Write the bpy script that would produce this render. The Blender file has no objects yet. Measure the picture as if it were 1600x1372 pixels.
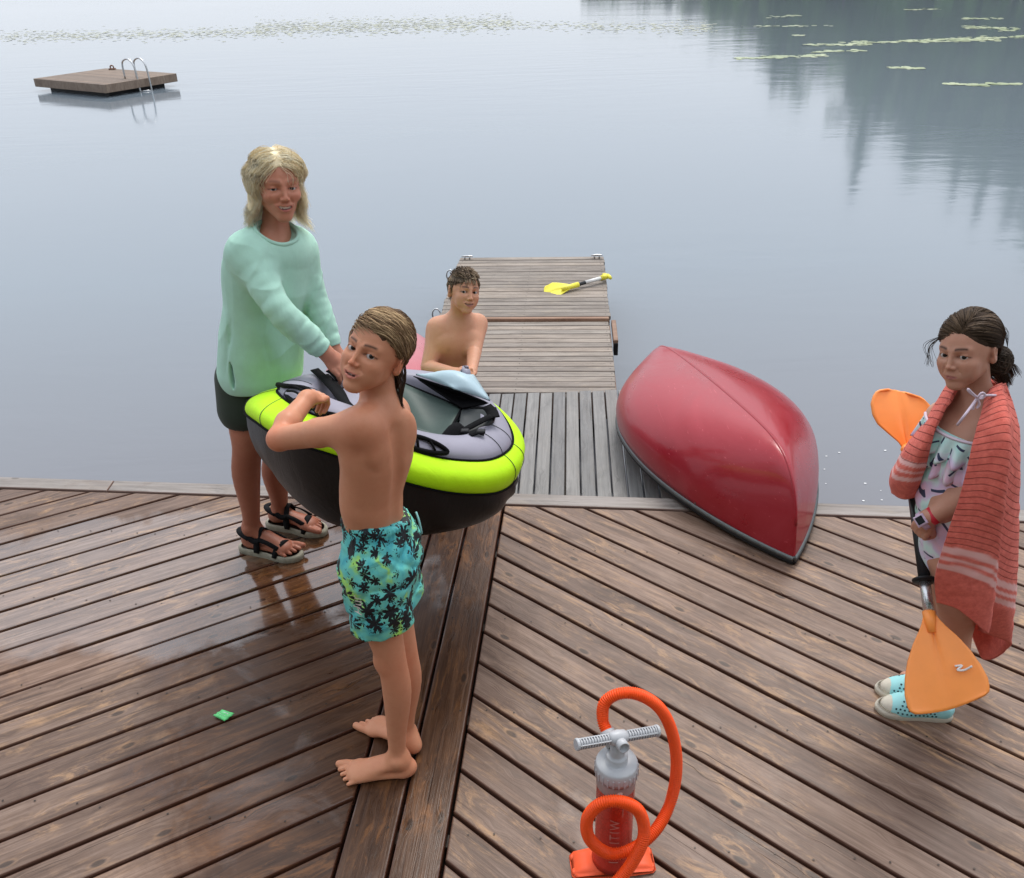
import bpy, math, random
import numpy as np
from mathutils import Vector, Matrix

random.seed(7)
RNG = np.random.default_rng(11)
scene = bpy.context.scene
COL = scene.collection

# ------------------------------------------------------------------ camera, sky, sun, exposure
FOCAL, PITCH, ROLL, EYE = 1383.0 / 1600.0, math.radians(29.54), math.radians(-1.78), 2.2
cp, sp = math.cos(PITCH), math.sin(PITCH)
FWD = np.array([0, cp, -sp])
_u0 = np.array([0, sp, cp])
_x0 = np.array([1.0, 0, 0])
RIGHT = math.cos(ROLL) * _x0 + math.sin(ROLL) * _u0
UPV = -math.sin(ROLL) * _x0 + math.cos(ROLL) * _u0
CAMP = np.array([0, 0, EYE])
cam_data = bpy.data.cameras.new("camera")
cam = bpy.data.objects.new("camera", cam_data)
COL.objects.link(cam)
cam_data.sensor_width = 36.0
cam_data.sensor_fit = 'HORIZONTAL'
cam_data.lens = 36.0 * FOCAL
cam_data.clip_start = 0.05
cam_data.clip_end = 3000
m = Matrix.Identity(4)
for i in range(3):
    m[i][0], m[i][1], m[i][2], m[i][3] = RIGHT[i], UPV[i], -FWD[i], CAMP[i]
cam.matrix_world = m
scene.camera = cam

SUN_EL, SUN_AZ = math.radians(58), math.radians(20)      # azimuth from +Y towards +X
world = bpy.data.worlds.new("World")
scene.world = world
world.use_nodes = True
wn = world.node_tree
wn.nodes.clear()
w_out = wn.nodes.new("ShaderNodeOutputWorld")
w_bg = wn.nodes.new("ShaderNodeBackground")
w_sky = wn.nodes.new("ShaderNodeTexSky")
w_sky.sky_type = 'NISHITA'
w_sky.sun_disc = False
w_sky.sun_elevation = SUN_EL
w_sky.sun_rotation = SUN_AZ
w_sky.air_density = 1.0
w_sky.dust_density = 4.0
w_sky.ozone_density = 1.0
w_mix = wn.nodes.new("ShaderNodeMix")
w_mix.data_type = 'RGBA'
w_mix.inputs[0].default_value = 0.88                      # high thin overcast veils the blue sky
w_tc = wn.nodes.new("ShaderNodeTexCoord")                 # an overcast sky is darker towards the horizon
w_sep = wn.nodes.new("ShaderNodeSeparateXYZ")
wn.links.new(w_tc.outputs["Generated"], w_sep.inputs[0])
w_mr = wn.nodes.new("ShaderNodeMapRange")
w_mr.inputs[3].default_value = 0.68
w_mr.inputs[4].default_value = 1.0
wn.links.new(w_sep.outputs[2], w_mr.inputs[0])
w_vm = wn.nodes.new("ShaderNodeVectorMath")
w_vm.operation = 'SCALE'
w_vm.inputs[0].default_value = (7.9, 8.3, 9.0)
wn.links.new(w_mr.outputs[0], w_vm.inputs["Scale"])
wn.links.new(w_vm.outputs[0], w_mix.inputs[7])
wn.links.new(w_sky.outputs[0], w_mix.inputs[6])
wn.links.new(w_mix.outputs[2], w_bg.inputs[0])
w_bg.inputs[1].default_value = 0.10
wn.links.new(w_bg.outputs[0], w_out.inputs[0])

sun_data = bpy.data.lights.new("sun", 'SUN')
sun_data.energy = 1.2
sun_data.angle = math.radians(24)
sun_data.color = (1.0, 0.96, 0.90)
sun = bpy.data.objects.new("sun", sun_data)
COL.objects.link(sun)
sd = Vector((math.sin(SUN_AZ) * math.cos(SUN_EL), math.cos(SUN_AZ) * math.cos(SUN_EL), math.sin(SUN_EL)))
sun.rotation_euler = sd.to_track_quat('Z', 'Y').to_euler()
scene.view_settings.view_transform = 'Standard'
scene.view_settings.look = 'None'
scene.view_settings.gamma = 1.0
scene.view_settings.use_curve_mapping = False
scene.view_settings.exposure = 0.85

# ------------------------------------------------------------------ general helpers
def ray(px, py):
    return FWD + RIGHT * (px - 800) / 1383.0 - UPV * (py - 686) / 1383.0
def atY(px, py, y):
    """world point seen at photo pixel (px, py) at the distance y"""
    d = ray(px, py)
    return CAMP + d * (y / d[1])
def atZ(px, py, z):
    d = ray(px, py)
    return CAMP + d * ((z - EYE) / d[2])
def V(*a):
    return np.array(a, float)
def unit(v):
    v = np.asarray(v, float)
    return v / max(np.linalg.norm(v), 1e-9)

def mesh_obj(name, verts, faces, mat=None, parent=None, smooth=True, col=None, loc=None, mat_idx=None, uv=None):
    """faces: list of tuples, or an (n,4)/(n,3) int array"""
    verts = np.asarray(verts, np.float32).reshape(-1, 3)
    if loc is not None:
        verts = verts - np.asarray(loc, np.float32)
    me = bpy.data.meshes.new(name)
    if isinstance(faces, np.ndarray):
        k = faces.shape[1]
        nf = len(faces)
        me.vertices.add(len(verts))
        me.vertices.foreach_set("co", verts.ravel())
        me.loops.add(nf * k)
        me.loops.foreach_set("vertex_index", faces.astype(np.int32).ravel())
        me.polygons.add(nf)
        me.polygons.foreach_set("loop_start", np.arange(0, nf * k, k, dtype=np.int32))
        me.update(calc_edges=True)
    else:
        me.from_pydata([tuple(map(float, v)) for v in verts], [], faces)
    if smooth:
        me.polygons.foreach_set("use_smooth", np.ones(len(me.polygons), bool))
    if col is not None:
        a = me.attributes.new("Col", 'FLOAT_COLOR', 'POINT')
        c = np.ones((len(verts), 4), np.float32)
        c[:, :3] = col
        a.data.foreach_set("color", c.ravel())
    if uv is not None:
        a = me.attributes.new("surf", 'FLOAT_VECTOR', 'POINT')
        c = np.zeros((len(verts), 3), np.float32)
        c[:, :uv.shape[1]] = uv
        a.data.foreach_set("vector", c.ravel())
    mats = mat if isinstance(mat, (list, tuple)) else [mat]
    for mm in mats:
        if mm:
            me.materials.append(mm)
    if mat_idx is not None:
        me.polygons.foreach_set("material_index", np.asarray(mat_idx, np.int32))
    me.update()
    o = bpy.data.objects.new(name, me)
    COL.objects.link(o)
    if loc is not None:
        o.location = [float(x) for x in loc]
    if parent:
        # parents are never rotated, so the child only subtracts the places of its ancestors
        off = Vector((0, 0, 0))
        p = parent
        while p:
            off += p.location
            p = p.parent
        o.parent = parent
        o.location = Vector(o.location) - off
    return o

def tag(o, label=None, cat=None, group=None, kind=None):
    if label: o["label"] = label
    if cat: o["category"] = cat
    if group: o["group"] = group
    if kind: o["kind"] = kind
    return o
def thing(name, label, cat, loc, group=None):
    o = bpy.data.objects.new(name, None)
    o.empty_display_size = 0.1
    COL.objects.link(o)
    o.location = [float(x) for x in loc]
    return tag(o, label, cat, group)

class MB:
    """collects pieces of one mesh"""
    def __init__(s):
        s.v, s.f, s.n = [], [], 0
    def add(s, v, f):
        v = np.asarray(v, float).reshape(-1, 3)
        s.v.append(v)
        s.f += [tuple(int(i) + s.n for i in q) for q in f]
        s.n += len(v)
    def box(s, c, size, R=None, bev=0.0):
        hx, hy, hz = [q / 2 for q in size]
        if bev <= 0:
            v = np.array([[x, y, z] for x in (-hx, hx) for y in (-hy, hy) for z in (-hz, hz)])
            f = [(0, 1, 3, 2), (4, 6, 7, 5), (0, 4, 5, 1), (2, 3, 7, 6), (0, 2, 6, 4), (1, 5, 7, 3)]
        else:
            b = min(bev, hx, hy, hz)
            ring = []
            for z, i in ((-hz, b), (-hz + b, 0), (hz - b, 0), (hz, b)):
                x, y = hx - i, hy - i
                c1 = 0 if i else b * 0
                ring.append([[-x, -y, z], [x, -y, z], [x, y, z], [-x, y, z]])
            v = np.array(ring).reshape(-1, 3)
            f = [(3, 2, 1, 0), (12, 13, 14, 15)]
            for r in range(3):
                for q in range(4):
                    a = r * 4 + q; b2 = r * 4 + (q + 1) % 4
                    f.append((a, b2, b2 + 4, a + 4))
        if R is not None:
            v = v @ np.asarray(R).T
        s.add(v + np.asarray(c), f)
    def tube(s, pts, rad, n=8, cap=True, closed=False):
        v, f = tube_vf(np.asarray(pts, float), rad, n, cap, closed)
        s.add(v, f)
    def build(s, name, mat, parent=None, smooth=True, loc=None):
        return mesh_obj(name, np.concatenate(s.v), s.f, mat, parent, smooth, loc=loc)

def frames_along(p, closed=False):
    n = len(p)
    t = np.gradient(p, axis=0)
    if closed:
        t = np.roll(p, -1, 0) - np.roll(p, 1, 0)
    t /= np.linalg.norm(t, axis=1)[:, None] + 1e-12
    a = V(0, 0, 1) if abs(t[0][2]) < 0.9 else V(1, 0, 0)
    u = [unit(np.cross(t[0], a))]
    for i in range(1, n):
        q = u[-1] - t[i] * (u[-1] @ t[i])
        u.append(unit(q))
    u = np.array(u)
    return t, u, np.cross(t, u)
def tube_vf(p, rad, n=8, cap=True, closed=False):
    m_ = len(p)
    r = np.broadcast_to(np.asarray(rad, float), (m_,))
    t, u, w = frames_along(p, closed)
    a = np.linspace(0, 2 * np.pi, n, endpoint=False)
    v = p[:, None] + r[:, None, None] * (np.cos(a)[None, :, None] * u[:, None] + np.sin(a)[None, :, None] * w[:, None])
    v = v.reshape(-1, 3)
    f = []
    for i in range(m_ if closed else m_ - 1):
        j = (i + 1) % m_
        for k in range(n):
            l = (k + 1) % n
            f.append((i * n + k, i * n + l, j * n + l, j * n + k))
    if cap and not closed:
        f.append(tuple(range(n - 1, -1, -1)))
        f.append(tuple((m_ - 1) * n + k for k in range(n)))
    return v, f
def spline(pts, n, closed=False):
    """Catmull-Rom through pts"""
    p = np.asarray(pts, float)
    if closed:
        q = np.concatenate([p[-1:], p, p[:2]])
        segs = len(p)
    else:
        q = np.concatenate([2 * p[:1] - p[1:2], p, 2 * p[-1:] - p[-2:-1]])
        segs = len(p) - 1
    t = np.linspace(0, segs, n, endpoint=not closed)
    i = np.minimum(t.astype(int), segs - 1)
    u = (t - i)[:, None]
    a, b, c, d = q[i], q[i + 1], q[i + 2], q[i + 3]
    return 0.5 * (2 * b + (c - a) * u + (2 * a - 5 * b + 4 * c - d) * u ** 2 + (3 * b - a - 3 * c + d) * u ** 3)
def lathe_vf(prof, n=32, axis=(0, 0, 1), o=(0, 0, 0)):
    """prof: list of (r, h) from bottom to top along axis"""
    ax = unit(axis)
    a = V(1, 0, 0) if abs(ax[0]) < 0.9 else V(0, 1, 0)
    u = unit(np.cross(ax, a)); w = np.cross(ax, u)
    th = np.linspace(0, 2 * np.pi, n, endpoint=False)
    v = []
    for r, h in prof:
        v.append(np.asarray(o) + ax * h + r * (np.cos(th)[:, None] * u + np.sin(th)[:, None] * w))
    v = np.concatenate(v)
    f = []
    for i in range(len(prof) - 1):
        for k in range(n):
            l = (k + 1) % n
            f.append((i * n + k, i * n + l, (i + 1) * n + l, (i + 1) * n + k))
    if prof[0][0] > 1e-6: f.append(tuple(range(n - 1, -1, -1)))
    if prof[-1][0] > 1e-6: f.append(tuple((len(prof) - 1) * n + k for k in range(n)))
    return v, f
def grid_faces(nu, nv, closed_u=False, closed_v=False):
    i = np.arange(nu if closed_u else nu - 1)
    j = np.arange(nv if closed_v else nv - 1)
    I, J = np.meshgrid(i, j, indexing='ij')
    I2, J2 = (I + 1) % nu, (J + 1) % nv
    return np.stack([I * nv + J, I2 * nv + J, I2 * nv + J2, I * nv + J2], -1).reshape(-1, 4)

# ------------------------------------------------------------------ material helpers
class NT:
    """small wrapper round a material's node tree"""
    def __init__(s, name, base=(0.5, 0.5, 0.5), rough=0.5, **kw):
        s.m = bpy.data.materials.new(name)
        s.m.use_nodes = True
        s.t = s.m.node_tree
        s.b = s.t.nodes["Principled BSDF"]
        s.out = s.t.nodes["Material Output"]
        s.set(base, rough)
        for k, v in kw.items():
            s.b.inputs[k.replace('_', ' ')].default_value = v
    def set(s, base, rough):
        if base is not None: s.b.inputs["Base Color"].default_value = (*base, 1)
        s.b.inputs["Roughness"].default_value = rough
    def n(s, typ, **kw):
        q = s.t.nodes.new("ShaderNode" + typ)
        for k, v in kw.items():
            setattr(q, k, v)
        return q
    def l(s, a, b):
        s.t.links.new(a, b)
    def val(s, q, i, v):
        if hasattr(v, 'is_output') or hasattr(v, 'links'):
            s.l(v, q.inputs[i])
        else:
            q.inputs[i].default_value = v
    def noise(s, vec, scale=5, detail=4, rough=0.5, dist=0.0):
        q = s.n("TexNoise")
        if vec is not None: s.l(vec, q.inputs["Vector"])
        q.inputs["Scale"].default_value = scale
        q.inputs["Detail"].default_value = detail
        q.inputs["Roughness"].default_value = rough
        q.inputs["Distortion"].default_value = dist
        return q.outputs[0]
    def ramp(s, fac, stops, interp='LINEAR'):
        q = s.n("ValToRGB")
        q.color_ramp.interpolation = interp
        e = q.color_ramp.elements
        while len(e) < len(stops): e.new(0.5)
        for x, (p, c) in zip(e, stops):
            x.position = p
            x.color = (*c, 1) if len(c) == 3 else c
        s.l(fac, q.inputs[0])
        return q.outputs[0]
    def mul(s, a, b, op='MULTIPLY', clamp=False):
        q = s.n("Math", operation=op, use_clamp=clamp)
        s.val(q, 0, a); s.val(q, 1, b)
        return q.outputs[0]
    def mix(s, fac, a, b, blend='MIX'):
        q = s.n("Mix", data_type='RGBA', blend_type=blend)
        s.val(q, 0, fac)
        for i, x in ((6, a), (7, b)):
            if isinstance(x, tuple): q.inputs[i].default_value = (*x, 1) if len(x) == 3 else x
            else: s.l(x, q.inputs[i])
        return q.outputs[2]
    def coord(s, which="Object"):
        return s.n("TexCoord").outputs[which]
    def attr(s, name):
        q = s.n("Attribute", attribute_name=name)
        return q
    def mapping(s, vec, scale=(1, 1, 1), loc=(0, 0, 0), rot=(0, 0, 0)):
        q = s.n("Mapping")
        if vec is not None: s.l(vec, q.inputs[0])
        s.val(q, 1, loc); q.inputs[2].default_value = rot; q.inputs[3].default_value = scale
        return q.outputs[0]
    def bump(s, h, strength=0.3, dist=0.01):
        q = s.n("Bump")
        q.inputs["Strength"].default_value = strength
        q.inputs["Distance"].default_value = dist
        s.l(h, q.inputs["Height"])
        s.l(q.outputs[0], s.b.inputs["Normal"])
        return q
    def base(s, c): s.l(c, s.b.inputs["Base Color"])
    def rough(s, c): s.l(c, s.b.inputs["Roughness"])

def plain(name, base, rough=0.5, **kw):
    q = NT(name, base, rough, **kw)
    return q.m
def varied(name, base, rough=0.5, amt=0.12, scale=30, bump=0.0, bscale=200, bdist=0.002, **kw):
    """a colour with faint blotches, uneven gloss and a fine grain"""
    q = NT(name, base, rough, **kw)
    co = q.coord()
    nz = q.noise(co, scale, 5, 0.6)
    lo = tuple(max(0, c * (1 - amt)) for c in base); hi = tuple(c * (1 + amt) for c in base)
    q.base(q.ramp(nz, [(0.3, lo), (0.7, hi)]))
    r = q.mul(q.mul(nz, 0.3), rough - 0.15, 'ADD')
    q.rough(r)
    if bump > 0:
        q.bump(q.noise(co, bscale, 3), bump, bdist)
    return q.m

# ------------------------------------------------------------------ signed distance bodies -> one continuous mesh
class Frame:
    def __init__(s, o, M, sc=1.0):
        s.o, s.M, s.s = np.asarray(o, float), np.asarray(M, float), sc
    def p(s, *l):
        return s.o + s.M @ (np.asarray(l, float) * s.s)
    def inv(s, P):
        return (P - s.o) @ s.M / s.s
    def d(s, *l):
        return s.M @ np.asarray(l, float)
def facing(az, pitch=0.0, roll=0.0):
    """columns: person's right, forward, up. az in degrees, 0 = towards the camera side (-Y), positive turns to +X"""
    a, p, r = map(math.radians, (az, pitch, roll))
    f = V(math.sin(a) * math.cos(p), -math.cos(a) * math.cos(p), math.sin(p))
    x = unit(np.cross(f, V(0, 0, 1)))
    u = np.cross(x, f)
    x2 = math.cos(r) * x + math.sin(r) * u
    u2 = -math.sin(r) * x + math.cos(r) * u
    return np.stack([x2, f, u2], 1)

def smin(a, b, k):
    if k <= 0: return np.minimum(a, b)
    h = np.maximum(k - np.abs(a - b), 0) / k
    return np.minimum(a, b) - h * h * k * 0.25

class Sdf:
    def __init__(s): s.ops = []
    def op(s, f, c, r, k=0.02, sub=False):
        s.ops.append((f, np.asarray(c, float), float(r), k, sub))
    def rc(s, a, b, ra, rb, k=0.02, sub=False):
        a, b = np.asarray(a, float), np.asarray(b, float)
        ab = b - a; L = ab @ ab + 1e-12
        def f(P):
            q = P - a
            h = np.clip(q @ ab / L, 0, 1)
            return np.sqrt(((q - h[:, None] * ab) ** 2).sum(1)) - (ra + (rb - ra) * h)
        s.op(f, (a + b) / 2, np.sqrt(L) / 2 + max(ra, rb), k, sub)
    def ch(s, pts, rad, k=0.02, sub=False, ki=0.0):
        """a jointed chain of tapered limbs, blended into the body as one piece"""
        T = Sdf()
        for i in range(len(pts) - 1):
            T.rc(pts[i], pts[i + 1], rad[i], rad[i + 1], ki)
        s.group(T, k, sub)
    def limb(s, pts, rad, k=0.02, n=4):
        """smoothly curved limb through pts"""
        m_ = (len(pts) - 1) * n + 1
        q = spline(np.concatenate([np.asarray(pts, float), np.asarray(rad, float)[:, None]], 1), m_)
        s.ch(q[:, :3], q[:, 3], k)
    def group(s, T, k=0.02, sub=False):
        c = np.array([o[1] for o in T.ops if not o[4]]); r = np.array([o[2] for o in T.ops if not o[4]])
        lo = (c - r[:, None]).min(0); hi = (c + r[:, None]).max(0)
        cen = np.array([o[1] for o in T.ops]); rad = np.array([o[2] + o[3] for o in T.ops])
        def f(P):
            c = (P.min(0) + P.max(0)) / 2
            R = np.sqrt(((P - c) ** 2).sum(1).max())
            near = np.sqrt(((cen - c) ** 2).sum(1)) < rad + R + k + 0.012
            return T.ev(P, [o for o, q in zip(T.ops, near) if q])
        s.op(f, (lo + hi) / 2, np.linalg.norm(hi - lo) / 2, k, sub)
    def el(s, c, r, R=None, k=0.02, sub=False, wob=None):
        c = np.asarray(c, float); r = np.asarray(r, float)
        R = np.eye(3) if R is None else R
        def f(P):
            q = (P - c) @ R
            k0 = np.sqrt(((q / r) ** 2).sum(1)); k1 = np.sqrt(((q / r ** 2) ** 2).sum(1)) + 1e-9
            d = k0 * (k0 - 1) / k1
            return d if wob is None else d + wob(P)
        s.op(f, c, max(r), k, sub)
    def ecap(s, a, b, ra, rb, fl, side, k=0.02, sub=False, wob=None, flat=False):
        """tapered limb whose cross-section is flattened by fl along the direction 'side'; flat = cut square at both ends"""
        a, b = np.asarray(a, float), np.asarray(b, float)
        ab = b - a; Ln = np.linalg.norm(ab); z = ab / Ln
        sd = np.asarray(side, float); sd = unit(sd - z * (sd @ z)); x = np.cross(sd, z)
        def f(P):
            q = P - a
            t = q @ z
            h = np.clip(t / Ln, 0, 1)
            X = q @ x; Y = (q @ sd) / fl; T = t - h * Ln
            r = ra + (rb - ra) * h
            rad = np.sqrt(X * X + Y * Y)
            if flat:
                d = np.maximum((rad - r) * min(1, fl) , np.abs(t - Ln / 2) - Ln / 2)
            else:
                d = (np.sqrt(rad * rad + T * T) - r) * min(1, fl)
            return d if wob is None else d + wob(P)
        s.op(f, (a + b) / 2, Ln / 2 + max(ra, rb) * max(1, fl), k, sub)
    def cut(s, p, nrm, k=0.004):
        """remove everything on the side the normal points to"""
        p = np.asarray(p, float); nrm = unit(nrm)
        s.op(lambda P: -((P - p) @ nrm), p, 1e6, k, True)
    def cut_local(s, p, nrm, R, k=0.003):
        """trim square across, but only within R of p"""
        p = np.asarray(p, float); n = unit(nrm)
        def f(P):
            q = P - p
            return np.maximum(-(q @ n), np.sqrt((q ** 2).sum(1)) - R)
        s.op(f, p, R, k, True)
    def ev(s, P, ops=None):
        d = np.full(len(P), 10.0)
        for f, c, r, k, sub in (s.ops if ops is None else ops):
            e = f(P)
            d = -smin(-d, e, k) if sub else smin(d, e, k)
        return d
    def mesh(s, h=0.004, B=16):
        add = [o for o in s.ops if not o[4]]
        lo = np.min([o[1] - o[2] for o in add], 0) - 4 * h
        hi = np.max([o[1] + o[2] for o in add], 0) + 4 * h
        nb = np.ceil((hi - lo) / (h * B)).astype(int)
        N = nb * B + 1
        G = np.full(N, 1.0, np.float32)
        cen = np.array([o[1] for o in s.ops]); rad = np.array([o[2] + o[3] for o in s.ops])
        hb = h * B
        half = hb * math.sqrt(3) / 2
        ax = np.arange(B + 1) * h
        loc = np.stack(np.meshgrid(ax, ax, ax, indexing='ij'), -1).reshape(-1, 3)
        for bi in range(nb[0]):
            for bj in range(nb[1]):
                for bk in range(nb[2]):
                    b0 = lo + np.array([bi, bj, bk]) * hb
                    c = b0 + hb / 2
                    near = np.sqrt(((cen - c) ** 2).sum(1)) < rad + half + 0.01
                    ops = [o for o, q in zip(s.ops, near) if q]
                    if not any(not o[4] for o in ops): continue
                    d0 = s.ev(c[None], ops)[0]
                    if d0 > half * 1.6 + 0.01: continue
                    if d0 < -half * 2.2 - 0.02:
                        val = -1.0
                    else:
                        val = s.ev(b0 + loc, ops).reshape(B + 1, B + 1, B + 1)
                    G[bi * B:(bi + 1) * B + 1, bj * B:(bj + 1) * B + 1, bk * B:(bk + 1) * B + 1] = val
        return surface_nets(G, lo, h)

def surface_nets(G, lo, h):
    S = G < 0
    n0, n1, n2 = np.array(G.shape) - 1
    cnt = np.zeros((n0, n1, n2), np.int8)
    for a in (0, 1):
        for b in (0, 1):
            for c in (0, 1):
                cnt += S[a:a + n0, b:b + n1, c:c + n2]
    act = np.argwhere((cnt > 0) & (cnt < 8))
    idx = np.full((n0, n1, n2), -1, np.int32)
    idx[act[:, 0], act[:, 1], act[:, 2]] = np.arange(len(act))
    acc = np.zeros((len(act), 3)); num = np.zeros(len(act))
    for d in range(3):
        o = [x for x in range(3) if x != d]
        for a in (0, 1):
            for b in (0, 1):
                q = act.copy(); q[:, o[0]] += a; q[:, o[1]] += b
                r = q.copy(); r[:, d] += 1
                ga = G[q[:, 0], q[:, 1], q[:, 2]]; gb = G[r[:, 0], r[:, 1], r[:, 2]]
                x = (ga < 0) != (gb < 0)
                t = np.where(x, ga / np.where(ga == gb, 1, ga - gb), 0)
                off = (q - act).astype(float)
                off[:, d] = t
                acc[x] += off[x]; num[x] += 1
    P = (act + acc / num[:, None]) * h + lo
    F = []
    for d in range(3):
        o = [(d + 1) % 3, (d + 2) % 3]
        sl0 = [slice(None)] * 3; sl1 = [slice(None)] * 3
        sl0[d] = slice(0, -1); sl1[d] = slice(1, None)
        e = np.argwhere(S[tuple(sl0)] != S[tuple(sl1)])
        ok = (e[:, o[0]] > 0) & (e[:, o[1]] > 0) & (e[:, o[0]] < G.shape[o[0]] - 1) & (e[:, o[1]] < G.shape[o[1]] - 1)
        e = e[ok]
        if not len(e): continue
        q = []
        for a, b in ((1, 1), (0, 1), (0, 0), (1, 0)):
            r = e.copy(); r[:, o[0]] -= a; r[:, o[1]] -= b
            q.append(idx[r[:, 0], r[:, 1], r[:, 2]])
        q = np.stack(q, 1)
        inside = S[e[:, 0], e[:, 1], e[:, 2]]
        q[~inside] = q[~inside][:, ::-1]
        F.append(q)
    F = np.concatenate(F)
    F = F[(F >= 0).all(1)]
    return P, F

def vnoise(P, scale, seed=0):
    """cheap smooth 3-D noise in about -1..1 (sum of sines)"""
    r = np.random.default_rng(seed)
    out = np.zeros(len(P))
    for i in range(5):
        k = unit(r.normal(size=3)) * scale * (0.7 + 0.6 * r.random())
        out += np.sin(P @ k + r.random() * 6.28 + 1.5 * np.sin(P @ (unit(r.normal(size=3)) * scale * 0.6)))
    return out / 3.0
def sstep(a, b, x):
    t = np.clip((x - a) / (b - a), 0, 1)
    return t * t * (3 - 2 * t)

def strand_mesh(name, S, r0, r1, mat, parent=None, col=None, sides=3, loc=None):
    """S: (strands, points, 3) polylines -> one mesh of thin tapering tubes"""
    ns, n, _ = S.shape
    t = np.gradient(S, axis=1)
    t /= np.linalg.norm(t, axis=2, keepdims=True) + 1e-9
    ref = np.where(np.abs(t[:, :, 2:3]) < 0.8, V(0, 0, 1), V(1, 0.3, 0))
    u = np.cross(t, ref); u /= np.linalg.norm(u, axis=2, keepdims=True) + 1e-9
    w = np.cross(t, u)
    rr = np.asarray(r0)[..., None] * np.ones((ns, 1)) if np.ndim(r0) == 0 else np.asarray(r0)[:, None]
    prof = rr + (r1 - rr) * (np.linspace(0, 1, n)[None] ** 1.5)
    a = np.linspace(0, 2 * np.pi, sides, endpoint=False)
    P = S[:, :, None] + prof[:, :, None, None] * (np.cos(a)[None, None, :, None] * u[:, :, None] + np.sin(a)[None, None, :, None] * w[:, :, None])
    P = P.reshape(-1, 3)
    base = np.arange(ns)[:, None, None] * n * sides
    i = np.arange(n - 1)[None, :, None] * sides
    k = np.arange(sides)[None, None, :]; l = (k + 1) % sides
    F = np.stack(np.broadcast_arrays(base + i + k, base + i + l, base + i + sides + l, base + i + sides + k), -1).reshape(-1, 4)
    c = None
    if col is not None:
        c = np.repeat(col, n * sides, axis=0)
    return mesh_obj(name, P, F, mat, parent, True, c, loc)
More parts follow.
